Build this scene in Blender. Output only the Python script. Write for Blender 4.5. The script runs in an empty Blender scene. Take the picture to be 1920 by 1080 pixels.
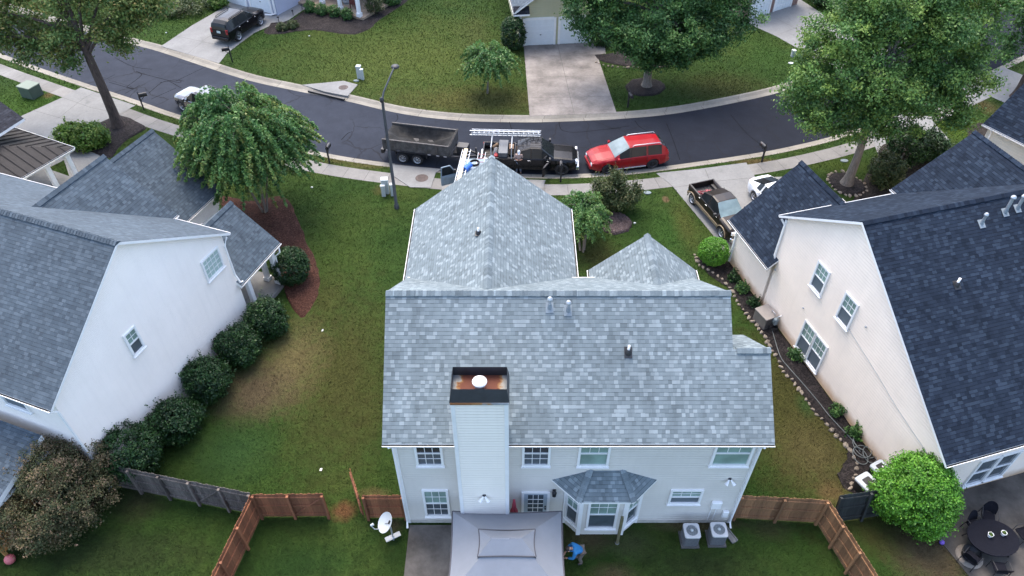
import bpy, math, random
import numpy as np
from mathutils import Vector, Matrix, noise

S = bpy.context.scene
COL = S.collection
PI = math.pi
R = math.radians

# ---------------------------------------------------------------- camera
CAM_H, PITCH, FPX = 27.5, R(44.0), 1365.0
cam_data = bpy.data.cameras.new('camera')
cam = bpy.data.objects.new('camera', cam_data)
COL.objects.link(cam)
cam.location = (0, 0, CAM_H)
cam.rotation_euler = (PI / 2 - PITCH, 0, 0)
cam_data.sensor_width = 36.0
cam_data.lens = FPX / 1920 * 36.0
cam_data.clip_start = 0.5
cam_data.clip_end = 3000
S.camera = cam

# ---------------------------------------------------------------- sky, sun, exposure
SUN_EL, SUN_AZ = R(62), R(-15)          # azimuth from +Y towards +X
w = bpy.data.worlds.new('World')
S.world = w
w.use_nodes = True
wn = w.node_tree.nodes
sky = wn.new('ShaderNodeTexSky')
sky.sky_type = 'NISHITA'
sky.sun_disc = False
sky.sun_elevation = SUN_EL
sky.sun_rotation = SUN_AZ
sky.air_density = 0.85
sky.ozone_density = 0.1
sky.dust_density = 3.0
w.node_tree.links.new(sky.outputs[0], wn['Background'].inputs[0])
wn['Background'].inputs[1].default_value = 0.15
sun_d = bpy.data.lights.new('sun', 'SUN')
sun_d.energy = 0.62
sun_d.angle = R(42)
sun_d.specular_factor = 0.3
sun_d.color = (1.0, 0.93, 0.80)
sun = bpy.data.objects.new('sun', sun_d)
COL.objects.link(sun)
sd = Vector((math.sin(SUN_AZ) * math.cos(SUN_EL), math.cos(SUN_AZ) * math.cos(SUN_EL), math.sin(SUN_EL)))
sun.rotation_euler = (-sd).to_track_quat('-Z', 'Y').to_euler()
S.view_settings.view_transform = 'Standard'
S.view_settings.look = 'None'
S.view_settings.gamma = 1
S.view_settings.use_curve_mapping = False
S.view_settings.exposure = 2.13


# ---------------------------------------------------------------- helpers
def P(u, v, z=0.0):
    """world point at height z seen at photo position (u, v); used to survey where things stand"""
    cp, sp = math.cos(PITCH), math.sin(PITCH)
    d = Vector(((u - 960) / FPX, cp + sp * (540 - v) / FPX, -sp + cp * (540 - v) / FPX))
    t = (z - CAM_H) / d.z
    return Vector((0, 0, CAM_H)) + d * t


def G(pts, z=0.0):
    return [P(u, v, 0.0).xy.to_3d() + Vector((0, 0, z)) for u, v in pts]


class MB:
    """collects faces, then links them as ONE mesh object"""

    def __init__(s, M=None):
        s.v, s.f, s.m, s.uv, s.sm = [], [], [], [], []
        s.M = M or Matrix.Identity(4)

    def poly(s, pts, mat=0, uv=None, smooth=False):
        b = len(s.v)
        s.v += [tuple(s.M @ Vector(p)) for p in pts]
        s.f.append(tuple(range(b, b + len(pts))))
        s.m.append(mat)
        s.uv.append(uv)
        s.sm.append(smooth)

    def grid(s, rings, mat=0, smooth=True, close_u=False, close_v=False, uv=None):
        b = len(s.v)
        n = len(rings[0])
        for r in rings:
            s.v += [tuple(s.M @ Vector(p)) for p in r]
        nr = len(rings)
        for i in range(nr if close_v else nr - 1):
            for j in range(n if close_u else n - 1):
                i2, j2 = (i + 1) % nr, (j + 1) % n
                s.f.append((b + i * n + j, b + i * n + j2, b + i2 * n + j2, b + i2 * n + j))
                s.m.append(mat)
                s.uv.append(None)
                s.sm.append(smooth)

    def box(s, c, d, mat=0, rz=0.0, taper=1.0):
        cx, cy, cz = c
        hx, hy, hz = d[0] / 2, d[1] / 2, d[2] / 2
        ca, sa = math.cos(rz), math.sin(rz)
        p = []
        for z, k in ((-hz, 1.0), (hz, taper)):
            for x, y in ((-hx, -hy), (hx, -hy), (hx, hy), (-hx, hy)):
                p.append((cx + (x * ca - y * sa) * k, cy + (x * sa + y * ca) * k, cz + z))
        for q in ((3, 2, 1, 0), (4, 5, 6, 7), (0, 1, 5, 4), (1, 2, 6, 5), (2, 3, 7, 6), (3, 0, 4, 7)):
            s.poly([p[i] for i in q], mat)

    def rbox(s, c, d, r=0.05, mat=0, rz=0.0, seg=3):
        """box with rounded vertical corners and a small top bevel"""
        hx, hy, hz = d[0] / 2, d[1] / 2, d[2] / 2
        ca, sa = math.cos(rz), math.sin(rz)

        def ring(k, z):
            out = []
            for qx, qy, a0 in ((1, 1, 0), (-1, 1, PI / 2), (-1, -1, PI), (1, -1, 1.5 * PI)):
                for i in range(seg + 1):
                    a = a0 + PI / 2 * i / seg
                    x = qx * (hx - r) + (r - k) * math.cos(a)
                    y = qy * (hy - r) + (r - k) * math.sin(a)
                    out.append((c[0] + x * ca - y * sa, c[1] + x * sa + y * ca, c[2] + z))
            return out
        e = min(r * 0.5, 0.03)
        rr = [ring(0, -hz), ring(0, hz - e), ring(e, hz)]
        s.grid(rr, mat, False, close_u=True)
        s.poly(rr[2], mat)
        s.poly(rr[0][::-1], mat)

    def tube(s, pts, rad, n=8, mat=0, cap=True, smooth=True):
        pts = [Vector(p) for p in pts]
        if not isinstance(rad, (list, tuple)):
            rad = [rad] * len(pts)
        rings = []
        up = Vector((0.13, 0.21, 1)).normalized()
        for i, p in enumerate(pts):
            t = (pts[min(i + 1, len(pts) - 1)] - pts[max(i - 1, 0)])
            if t.length < 1e-9:
                t = Vector((0, 0, 1))
            t.normalize()
            a = t.cross(up)
            if a.length < 0.05:
                a = t.cross(Vector((1, 0, 0)))
            a.normalize()
            b = t.cross(a)
            rings.append([p + (a * math.cos(2 * PI * k / n) + b * math.sin(2 * PI * k / n)) * rad[i] for k in range(n)])
        s.grid(rings, mat, smooth, close_u=True)
        if cap:
            s.poly(rings[0][::-1], mat)
            s.poly(rings[-1], mat)

    def lathe(s, prof, n=16, c=(0, 0, 0), axis='z', mat=0, smooth=True, cap=True, close=False):
        rings = []
        for r_, z_ in prof:
            ring = []
            for k in range(n):
                a = 2 * PI * k / n
                x, y = r_ * math.cos(a), r_ * math.sin(a)
                if axis == 'z':
                    q = (c[0] + x, c[1] + y, c[2] + z_)
                elif axis == 'y':
                    q = (c[0] + x, c[1] + z_, c[2] + y)
                else:
                    q = (c[0] + z_, c[1] + x, c[2] + y)
                ring.append(q)
            rings.append(ring)
        s.grid(rings, mat, smooth, close_u=True, close_v=close)
        if cap and not close:
            s.poly(rings[0][::-1], mat)
            s.poly(rings[-1], mat)

    def prism(s, pts, z0, z1, mat=0, mat_side=None):
        lo = [(p[0], p[1], z0) for p in pts]
        hi = [(p[0], p[1], z1) for p in pts]
        s.poly(hi, mat)
        s.poly(lo[::-1], mat)
        n = len(pts)
        for i in range(n):
            j = (i + 1) % n
            s.poly([lo[i], lo[j], hi[j], hi[i]], mat if mat_side is None else mat_side)

    def slab(s, pts, th, mat=0, mat_side=1, ax=None, off=(0, 0)):
        """roof plane: top face with UV in metres (u along ax, v up the slope), thickness th straight down"""
        pts = [Vector(p) for p in pts]
        nrm = Vector((0, 0, 0))
        for i in range(len(pts)):
            nrm += pts[i].cross(pts[(i + 1) % len(pts)])
        nrm.normalize()
        if nrm.z < 0:
            pts = pts[::-1]
            nrm = -nrm
        if ax is None:
            a = Vector((nrm.y, -nrm.x, 0)).normalized()
        else:
            a = Vector(ax).normalized()
        b = nrm.cross(a)
        if b.z < 0:
            b = -b
            a = -a
        s.poly(pts, mat, [((p.dot(a)) + off[0], p.dot(b) + off[1]) for p in pts])
        lo = [p - Vector((0, 0, th)) for p in pts]
        s.poly(lo[::-1], mat_side)
        n = len(pts)
        for i in range(n):
            j = (i + 1) % n
            s.poly([lo[i], lo[j], pts[j], pts[i]], mat_side)

    def build(s, name, mats, parent=None, loc=None, rz=0.0):
        me = bpy.data.meshes.new(name)
        me.from_pydata(s.v, [], s.f)
        if not isinstance(mats, (list, tuple)):
            mats = [mats]
        for x in mats:
            me.materials.append(x)
        me.polygons.foreach_set('material_index', s.m)
        me.polygons.foreach_set('use_smooth', s.sm)
        if any(u is not None for u in s.uv):
            lay = me.uv_layers.new(name='UVMap')
            flat = []
            for f_, u in zip(s.f, s.uv):
                for k in range(len(f_)):
                    flat += list(u[k]) if u is not None else [0.0, 0.0]
            lay.data.foreach_set('uv', flat)
        me.update()
        o = bpy.data.objects.new(name, me)
        COL.objects.link(o)
        if parent is not None:
            o.parent = parent
        if loc is not None:
            o.location = loc
        o.rotation_euler = (0, 0, rz)
        return o


def tag(o, label=None, cat=None, group=None, kind=None):
    if label:
        o['label'] = label
    if cat:
        o['category'] = cat
    if group:
        o['group'] = group
    if kind:
        o['kind'] = kind
    return o


def thing(name, label, cat, loc=(0, 0, 0), rz=0.0, group=None):
    o = bpy.data.objects.new(name, None)
    o.empty_display_size = 0.3
    COL.objects.link(o)
    o.location = loc
    o.rotation_euler = (0, 0, rz)
    return tag(o, label, cat, group)


def copy_tree(o, parent=None):
    c = o.copy()
    COL.objects.link(c)
    if parent is not None:
        c.parent = parent
    for ch in [x for x in bpy.data.objects if x.parent == o]:
        copy_tree(ch, c)
    return c


# ---------------------------------------------------------------- materials
MATS = {}


def srgb(r, g, b):
    f = lambda c: (c / 12.92 if c <= 0.04045 else ((c + 0.055) / 1.055) ** 2.4)
    return (f(r / 255), f(g / 255), f(b / 255))


class NT:
    """small node-tree helper"""

    def __init__(s, name):
        s.mat = bpy.data.materials.new(name)
        s.mat.use_nodes = True
        s.t = s.mat.node_tree
        s.n = s.t.nodes
        s.b = s.n['Principled BSDF']
        s._obj = None

    def new(s, typ, **kw):
        x = s.n.new(typ)
        for k, v_ in kw.items():
            setattr(x, k, v_)
        return x

    def link(s, a, b):
        s.t.links.new(a, b)

    def put(s, sock, val):
        if hasattr(val, 'is_linked') or isinstance(val, bpy.types.NodeSocket):
            s.link(val, sock)
        else:
            sock.default_value = val

    def math(s, op, a, b=0.0, c=0.0, clamp=False):
        x = s.new('ShaderNodeMath', operation=op)
        x.use_clamp = clamp
        for i, v_ in enumerate((a, b, c)):
            s.put(x.inputs[i], v_)
        return x.outputs[0]

    def coord(s, out='Object'):
        x = s.new('ShaderNodeTexCoord')
        return x.outputs[out]

    def pos(s):
        return s.new('ShaderNodeNewGeometry').outputs['Position']

    def noise(s, vec, scale, detail=4, rough=0.6, dist=0.0):
        x = s.new('ShaderNodeTexNoise')
        s.link(vec, x.inputs['Vector'])
        x.inputs['Scale'].default_value = scale
        x.inputs['Detail'].default_value = detail
        x.inputs['Roughness'].default_value = rough
        x.inputs['Distortion'].default_value = dist
        return x.outputs['Fac']

    def white(s, vec):
        x = s.new('ShaderNodeTexWhiteNoise', noise_dimensions='3D')
        s.link(vec, x.inputs['Vector'])
        return x.outputs['Value']

    def ramp(s, fac, stops, interp='LINEAR'):
        x = s.new('ShaderNodeValToRGB')
        x.color_ramp.interpolation = interp
        e = x.color_ramp.elements
        while len(e) < len(stops):
            e.new(0.5)
        for i, (p_, c_) in enumerate(stops):
            e[i].position = p_
            if not isinstance(c_, (tuple, list)):
                c_ = (c_, c_, c_)
            e[i].color = (*c_[:3], 1)
        s.put(x.inputs[0], fac)
        return x.outputs[0]

    def mix(s, fac, a, b, mode='MIX'):
        x = s.new('ShaderNodeMix', data_type='RGBA', blend_type=mode)
        s.put(x.inputs[0], fac)
        for i, v_ in ((6, a), (7, b)):
            if isinstance(v_, (tuple, list)):
                x.inputs[i].default_value = (*v_[:3], 1)
            else:
                s.link(v_, x.inputs[i])
        return x.outputs[2]

    def bump(s, h, strength=0.3, dist=0.02):
        x = s.new('ShaderNodeBump')
        x.inputs['Strength'].default_value = strength
        x.inputs['Distance'].default_value = dist
        s.link(h, x.inputs['Height'])
        s.link(x.outputs[0], s.b.inputs['Normal'])

    def sep(s, vec):
        x = s.new('ShaderNodeSeparateXYZ')
        s.link(vec, x.inputs[0])
        return x.outputs

    def comb(s, x_, y_, z_=0.0):
        x = s.new('ShaderNodeCombineXYZ')
        for i, v_ in enumerate((x_, y_, z_)):
            s.put(x.inputs[i], v_)
        return x.outputs[0]

    def color(s, c):
        s.put(s.b.inputs['Base Color'], (*c[:3], 1) if isinstance(c, (tuple, list)) else c)

    def set(s, **kw):
        for k, v_ in kw.items():
            s.put(s.b.inputs[k.replace('_', ' ')], v_)
        return s


def mat(name, col, rough=0.6, var=0.12, scale=3.0, metal=0.0, bump=0.0, bscale=40.0, coat=0.0, spec=None, dirt=0.0):
    """plain surface with a little uneven tone, so nothing is perfectly flat"""
    if name in MATS:
        return MATS[name]
    t = NT(name)
    co = t.coord()
    n = t.noise(co, scale, 5, 0.65)
    c0 = tuple(x * (1 - var) for x in col)
    c1 = tuple(min(1, x * (1 + var)) for x in col)
    c = t.ramp(n, [(0.3, c0), (0.7, c1)])
    if dirt:
        d = t.noise(co, scale * 0.35, 6, 0.7, 0.5)
        f = t.ramp(d, [(0.5, 0.0), (0.75, dirt)])
        c = t.mix(f, c, (0.09, 0.07, 0.05))
    t.color(c)
    t.set(Roughness=rough, Metallic=metal)
    if coat:
        t.set(Coat_Weight=coat, Coat_Roughness=0.08)
    if spec is not None:
        t.b.inputs['Specular IOR Level'].default_value = spec
    if bump:
        t.bump(t.noise(co, bscale, 4, 0.7), bump, 0.02)
    MATS[name] = t.mat
    return t.mat


def shingle(name, dark, mid, light, plight=0.25, tabw=0.15, row=0.143, band=0.55, rough=0.92, spec=0.25, sheen=0.0):
    t = NT(name)
    uv = t.coord('UV')
    sx = t.sep(uv)
    u, v = sx[0], sx[1]
    rv = t.math('DIVIDE', v, row)
    rf = t.math('FLOOR', rv)
    fr = t.math('SUBTRACT', rv, rf)
    h1 = t.white(t.comb(rf, 3.7, 1.3))
    x = t.math('ADD', t.math('DIVIDE', u, tabw), t.math('MULTIPLY', h1, 17.0))
    wob = t.math('SUBTRACT', t.white(t.comb(t.math('FLOOR', t.math('MULTIPLY', x, 0.5)), rf, 9.1)), 0.5)
    x2 = t.math('ADD', x, t.math('MULTIPLY', wob, 0.3))
    xf = t.math('FLOOR', x2)
    h = t.white(t.comb(xf, rf, 0.5))
    tone = t.ramp(h, [(0.0, dark), (0.12, tuple((a + b) / 2 for a, b in zip(dark, mid))), (0.3, mid), (1 - plight, tuple(a * .88 + b * .12 for a, b in zip(mid, light))), (1 - plight * .75, tuple(a * .4 + b * .6 for a, b in zip(mid, light))), (1.0, light)])
    big = t.noise(uv, 0.35, 4, 0.6)
    tone = t.mix(1.0, tone, t.ramp(big, [(0.25, 0.84), (0.75, 1.12)]), 'MULTIPLY')
    stk = t.noise(t.comb(t.math('MULTIPLY', u, 2.2), t.math('MULTIPLY', v, 0.25), 0.0), 1.0, 4, 0.65)
    tone = t.mix(1.0, tone, t.ramp(stk, [(0.3, 0.88), (0.7, 1.1)]), 'MULTIPLY')
    gran = t.noise(uv, 130.0, 2, 0.8)
    tone = t.mix(1.0, tone, t.ramp(gran, [(0.25, 0.82), (0.75, 1.18)]), 'MULTIPLY')
    # dark granule band that also paints the shade under the tab edges
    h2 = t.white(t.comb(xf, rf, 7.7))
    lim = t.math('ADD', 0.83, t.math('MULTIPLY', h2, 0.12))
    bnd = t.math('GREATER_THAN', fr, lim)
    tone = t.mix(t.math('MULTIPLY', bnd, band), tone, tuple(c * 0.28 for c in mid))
    t.color(tone)
    t.set(Roughness=rough)
    t.b.inputs['Specular IOR Level'].default_value = spec
    t.b.inputs['Sheen Weight'].default_value = sheen
    t.b.inputs['Sheen Roughness'].default_value = 0.4
    hh = t.math('ADD', t.math('MULTIPLY', fr, -0.7), t.math('MULTIPLY', h, 0.5))
    t.bump(hh, 0.7, 0.02)
    return t.mat


def siding(name, col, row=0.16, axis_z=True, stain=None, var=0.05):
    t = NT(name)
    co = t.coord()
    s3 = t.sep(co)
    rv = t.math('DIVIDE', s3[2], row)
    fr = t.math('FRACT', rv)
    n = t.noise(co, 0.7, 5, 0.6)
    c = t.ramp(n, [(0.3, tuple(x * (1 - var) for x in col)), (0.7, tuple(min(1, x * (1 + var)) for x in col))])
    streak = t.noise(t.comb(t.math('MULTIPLY', s3[0], 5.0), t.math('MULTIPLY', s3[1], 5.0), t.math('MULTIPLY', s3[2], 0.35)), 1.0, 4, 0.6)
    c = t.mix(t.ramp(streak, [(0.5, 0.0), (0.8, 0.22)]), c, tuple(x * 0.78 for x in col))
    if stain:
        zz = t.math('ADD', s3[2], t.math('MULTIPLY', t.noise(co, 2.0, 4), 0.5))
        c = t.mix(t.ramp(zz, [(0.35, 0.75), (0.9, 0.0)]), c, stain)
    t.color(c)
    t.set(Roughness=0.6)
    t.bump(t.ramp(fr, [(0.0, 1.0), (0.88, 0.35), (0.93, 0.0), (1.0, 1.0)]), 0.8, 0.03)
    return t.mat


def leafmat(name, cols, rough=0.55, trans=0.3):
    """leaf colours picked by a per-leaf attribute"""
    t = NT(name)
    a = t.new('ShaderNodeAttribute', attribute_name='tone')
    c = t.ramp(a.outputs['Fac'], [(i / (len(cols) - 1), c_) for i, c_ in enumerate(cols)])
    n = t.noise(t.coord(), 0.9, 3, 0.6)
    c = t.mix(1.0, c, t.ramp(n, [(0.3, 0.75), (0.7, 1.25)]), 'MULTIPLY')
    t.color(c)
    t.set(Roughness=rough)
    t.b.inputs['Specular IOR Level'].default_value = 0.3
    tr = t.new('ShaderNodeBsdfTranslucent')
    t.link(c, tr.inputs[0])
    mx = t.new('ShaderNodeMixShader')
    mx.inputs[0].default_value = trans
    t.link(t.b.outputs[0], mx.inputs[1])
    t.link(tr.outputs[0], mx.inputs[2])
    t.link(mx.outputs[0], t.n['Material Output'].inputs[0])
    return t.mat


M_WHITE = mat('white_trim', (0.76, 0.76, 0.75), 0.5, 0.05)
M_WPAINT = mat('white_gutter', (0.77, 0.77, 0.76), 0.4, 0.05)
M_BLACK = mat('black_plastic', (0.02, 0.02, 0.022), 0.5, 0.2)
M_BLACKM = mat('black_metal', (0.025, 0.026, 0.03), 0.45, 0.2, metal=0.3)
M_GALV = mat('galvanised', (0.45, 0.47, 0.49), 0.4, 0.15, metal=0.6)
M_GREY = mat('grey_plastic', (0.35, 0.37, 0.38), 0.5, 0.1)
M_RUBBER = mat('rubber', (0.02, 0.02, 0.021), 0.85, 0.2)
M_ALU = mat('aluminium', (0.42, 0.45, 0.48), 0.35, 0.1, metal=0.5)


def glassmat(name, col, rough=0.08, stripes=None):
    t = NT(name)
    co = t.coord()
    n = t.noise(co, 1.3, 3, 0.5)
    c = t.ramp(n, [(0.3, tuple(x * 0.75 for x in col)), (0.7, tuple(min(1, x * 1.25) for x in col))])
    if stripes:
        fr = t.math('FRACT', t.math('DIVIDE', t.sep(co)[2], stripes))
        c = t.mix(t.ramp(fr, [(0.2, 0.35), (0.4, 0.0)]), c, tuple(x * 0.5 for x in col))
    t.color(c)
    t.set(Roughness=rough)
    t.b.inputs['Specular IOR Level'].default_value = 0.6
    return t.mat


M_GLASS = glassmat('window_glass', (0.075, 0.095, 0.11))
M_GLASSG = glassmat('blind_behind_glass', (0.22, 0.32, 0.28), 0.12, 0.05)
M_GLASSD = glassmat('dark_glass', (0.02, 0.025, 0.03))
M_SCREEN = mat('insect_screen', (0.10, 0.125, 0.145), 0.6, 0.1)
# ================================================================ ground, street, concrete
def catmull(pts, n=8):
    pts = [Vector(p) for p in pts]
    q = [pts[0] * 2 - pts[1]] + pts + [pts[-1] * 2 - pts[-2]]
    out = []
    for i in range(1, len(q) - 2):
        for k in range(n):
            t = k / n
            a, b, c, d = q[i - 1], q[i], q[i + 1], q[i + 2]
            out.append(0.5 * ((2 * b) + (c - a) * t + (2 * a - 5 * b + 4 * c - d) * t * t + (3 * b - a - 3 * c + d) * t ** 3))
    out.append(pts[-1])
    return out


def offset(line, d):
    """polyline moved sideways by d metres (to the right of its direction)"""
    out = []
    for i, p in enumerate(line):
        t = line[min(i + 1, len(line) - 1)] - line[max(i - 1, 0)]
        t.z = 0
        t.normalize()
        out.append(Vector((p.x + t.y * d, p.y - t.x * d, p.z)))
    return out


def extend(line, L=220):
    a = (line[0] - line[1]).normalized()
    b = (line[-1] - line[-2]).normalized()
    return [line[0] + a * L] + line + [line[-1] + b * L]


def setz(line, z):
    return [Vector((p.x, p.y, z)) for p in line]


FA = extend(catmull([P(u, v, -0.13) for u, v in [(0, 14), (100, 43), (243, 82), (300, 97), (450, 146), (540, 167), (644, 188), (753, 213), (857, 225.5), (960, 229), (1047, 228), (1173, 222), (1280, 210.5), (1413, 185), (1490, 165), (1570, 140), (1660, 105), (1750, 66), (1850, 22)]], 5))
NA = extend(catmull([P(u, v, -0.13) for u, v in [(0, 100), (65, 124), (159, 156), (262, 190), (328, 213), (450, 249), (560, 276), (640, 293), (730, 306), (850, 319), (977, 326.5), (1073, 327), (1180, 320), (1288, 306.5), (1399, 290.5), (1480, 275.5), (1573, 252), (1680, 213), (1790, 165), (1873, 126)]], 5))
FO = offset(FA, -0.72)
NO = offset(NA, 0.6)


def grass_material():
    t = NT('lawn_grass')
    po = t.pos()
    s3 = t.sep(po)
    px, py = s3[0], s3[1]
    flat = t.comb(px, py, 0.0)
    n1 = t.noise(flat, 0.22, 5, 0.65)
    n2 = t.noise(flat, 1.6, 5, 0.7)
    n3 = t.noise(flat, 4.5, 5, 0.75)
    n4 = t.noise(flat, 22.0, 4, 0.85)
    base = t.ramp(n1, [(0.3, (0.015, 0.034, 0.008)), (0.5, (0.022, 0.042, 0.0105)), (0.7, (0.033, 0.048, 0.013))])
    warp = t.math('ADD', t.math('MULTIPLY', t.math('SUBTRACT', n2, 0.5), 0.9), t.math('MULTIPLY', t.math('SUBTRACT', n3, 0.5), 0.5))

    def blob(u, v, du, dv, col, amt, base, soft=0.6):
        c = P(u, v)
        a = P(u + du, v)
        b = P(u, v + dv)
        rx, ry = (a - c).length, (b - c).length
        x = t.math('DIVIDE', t.math('SUBTRACT', px, c.x), rx)
        y = t.math('DIVIDE', t.math('SUBTRACT', py, c.y), ry)
        d = t.math('SQRT', t.math('ADD', t.math('MULTIPLY', x, x), t.math('MULTIPLY', y, y)))
        d = t.math('ADD', d, warp)
        f = t.ramp(d, [(max(0.0, 1 - soft), amt), (1.0, 0.0)]) if soft < 1 else t.ramp(d, [(0.0, amt), (1.0, 0.0)])
        return t.mix(f, base, col)
    OLIVE, DRY, SOIL, LUSH, RED = (0.038, 0.037, 0.0135), (0.092, 0.072, 0.04), (0.072, 0.053, 0.037), (0.022, 0.05, 0.0175), (0.095, 0.042, 0.025)
    YG = (0.052, 0.066, 0.0185)
    for b_ in [
        (760, 110, 300, 110, YG, 0.75, 0.8), (900, 190, 260, 40, (0.0605, 0.0517, 0.0198), 0.6, 0.7), (1360, 165, 110, 40, OLIVE, 0.6, 0.7), (1300, 60, 200, 50, YG, 0.3, 0.8),
        (640, 450, 80, 120, (0.0330, 0.0495, 0.0121), 0.5, 0.8), (640, 700, 110, 260, OLIVE, 0.85, 0.8),
        (545, 680, 85, 120, DRY, 0.85, 0.8), (475, 735, 95, 75, SOIL, 0.95, 0.75), (610, 560, 50, 80, OLIVE, 0.6, 0.8), (690, 780, 60, 120, OLIVE, 0.6, 0.9),
        (440, 850, 95, 80, LUSH, 0.75, 0.8), (1500, 780, 150, 260, OLIVE, 0.95, 0.6), (1530, 850, 90, 90, DRY, 0.4, 0.8), (1560, 925, 40, 26, (0.0880, 0.0605, 0.0330), 0.8, 0.7), (1510, 760, 22, 30, LUSH, 0.7, 0.8),
        (1480, 620, 60, 60, OLIVE, 0.8, 0.8), (1420, 560, 50, 40, OLIVE, 0.7, 0.8),
        (1250, 440, 40, 60, (0.0198, 0.0495, 0.0110), 0.7, 0.8), (1285, 420, 30, 60, (0.0495, 0.0523, 0.0165), 0.6, 0.8), (1120, 480, 60, 40, OLIVE, 0.8, 0.8),
        (1750, 1040, 110, 90, SOIL, 0.95, 0.7), (1640, 1000, 60, 60, OLIVE, 0.7, 0.8), (1100, 1010, 70, 40, SOIL, 0.75, 0.8), (1180, 1020, 60, 40, (0.0550, 0.0550, 0.0330), 0.55, 0.8), (1150, 1075, 60, 24, SOIL, 0.7, 0.8),
        (1440, 990, 60, 30, (0.0468, 0.0440, 0.0248), 0.6, 0.8), (1300, 985, 110, 16, SOIL, 0.7, 0.7), (1310, 1060, 160, 40, (0.019, 0.028, 0.011), 0.8, 0.8),  # dark green blobs along the bottom edge: back yard shade put into the grass
        (645, 958, 30, 26, RED, 0.85, 0.7), (700, 925, 40, 14, DRY, 0.6, 0.7), (740, 985, 22, 20, SOIL, 0.7, 0.8), (560, 1060, 130, 60, (0.0121, 0.0303, 0.0088), 0.8, 0.8),
        (260, 940, 70, 50, (0.0275, 0.0248, 0.0165), 0.7, 0.8), (200, 1040, 260, 60, (0.019, 0.028, 0.011), 0.8, 0.7), (640, 298, 60, 14, (0.0660, 0.0550, 0.0248), 0.7, 0.7), (690, 310, 60, 10, (0.0660, 0.0550, 0.0248), 0.7, 0.8),
        (1420, 303, 60, 8, (0.0715, 0.0468, 0.0248), 0.8, 0.7), (720, 356, 26, 14, (0.0660, 0.0550, 0.0248), 0.7, 0.7), (1790, 230, 60, 40, (0.0413, 0.0715, 0.0077), 0.8, 0.7), (1850, 200, 30, 20, (0.0825, 0.0578, 0.0330), 0.6, 0.8),
        (60, 190, 110, 60, (0.0248, 0.0550, 0.0099), 0.8, 0.7), (1570, 310, 80, 30, (0.0385, 0.0550, 0.0110), 0.6, 0.8), (300, 55, 80, 60, (0.0275, 0.0550, 0.0132), 0.6, 0.8), (1248, 374, 8, 7, (0.1100, 0.0715, 0.0495), 0.9, 0.6), (92, 178, 14, 8, (0.0880, 0.0605, 0.0330), 0.8, 0.7),
        (1440, 100, 90, 50, (0.0220, 0.0495, 0.0110), 0.6, 0.8), (890, 60, 40, 60, (0.0385, 0.0468, 0.0165), 0.6, 0.8),
    ]:
        base = blob(*b_[:6], base, b_[6])
    # faint mowing lanes, clumps, blades and dead straw
    c = t.mix(1.0, base, t.ramp(n2, [(0.25, 0.72), (0.75, 1.25)]), 'MULTIPLY')
    c = t.mix(1.0, c, t.ramp(n3, [(0.28, 0.78), (0.72, 1.22)]), 'MULTIPLY')
    c = t.mix(1.0, c, t.ramp(n4, [(0.3, 0.7), (0.7, 1.3)]), 'MULTIPLY')
    straw = t.noise(flat, 26.0, 2, 0.5, 1.5)
    c = t.mix(1.0, c, (1.22, 1.25, 1.0), 'MULTIPLY')
    c = t.mix(t.ramp(straw, [(0.62, 0.0), (0.8, 0.5)]), c, (0.07, 0.055, 0.028))
    t.color(c)
    t.set(Roughness=0.95)
    t.b.inputs['Specular IOR Level'].default_value = 0.1
    t.bump(t.math('ADD', t.math('MULTIPLY', n3, 0.7), n4), 1.0, 0.06)
    return t.mat


M_GRASS = grass_material()


def concrete(name, col, joint=None, stain=0.25, jw=0.012):
    t = NT(name)
    po = t.pos()
    n = t.noise(po, 0.6, 6, 0.65)
    n2 = t.noise(po, 6.0, 5, 0.7)
    c = t.ramp(n, [(0.3, tuple(x * (1 - stain) for x in col)), (0.7, tuple(min(1, x * (1 + stain * 0.6)) for x in col))])
    c = t.mix(1.0, c, t.ramp(n2, [(0.25, 0.86), (0.75, 1.1)]), 'MULTIPLY')
    oil = t.noise(po, 0.75, 3, 0.55, 0.3)
    c = t.mix(t.ramp(oil, [(0.6, 0.0), (0.78, 0.45)]), c, tuple(x * 0.42 for x in col))
    sp = t.noise(po, 70.0, 2, 0.8)
    c = t.mix(1.0, c, t.ramp(sp, [(0.25, 0.85), (0.75, 1.12)]), 'MULTIPLY')
    if joint:
        u = t.sep(t.coord('UV'))[0]
        fr = t.math('FRACT', t.math('DIVIDE', u, joint))
        c = t.mix(t.math('MULTIPLY', t.math('LESS_THAN', fr, jw / joint * 2.2), 0.7), c, tuple(x * 0.3 for x in col))
        seg = t.white(t.comb(t.math('FLOOR', t.math('DIVIDE', u, joint)), 0.3, 0.7))
        c = t.mix(1.0, c, t.ramp(seg, [(0.0, 0.88), (1.0, 1.08)]), 'MULTIPLY')
    t.color(c)
    t.set(Roughness=0.9)
    t.b.inputs['Specular IOR Level'].default_value = 0.25
    t.bump(sp, 0.25, 0.01)
    return t.mat


M_KERB = concrete('kerb_concrete', (0.225, 0.21, 0.178), 3.0, 0.22, 0.02)
M_WALK = concrete('walk_concrete', (0.185, 0.18, 0.17), 1.45, 0.22, 0.014)
M_CONC = concrete('drive_concrete', (0.188, 0.19, 0.186), None, 0.16)
M_CONCD = concrete('stained_concrete', (0.215, 0.195, 0.178), None, 0.5)
M_PATIO = concrete('patio_concrete', (0.115, 0.104, 0.092), None, 0.6)
M_PATIOD = concrete('dark_patio_concrete', (0.085, 0.077, 0.068), None, 0.55)
M_JOINT = mat('joint_dirt', (0.09, 0.085, 0.075), 0.9, 0.3)


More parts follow.
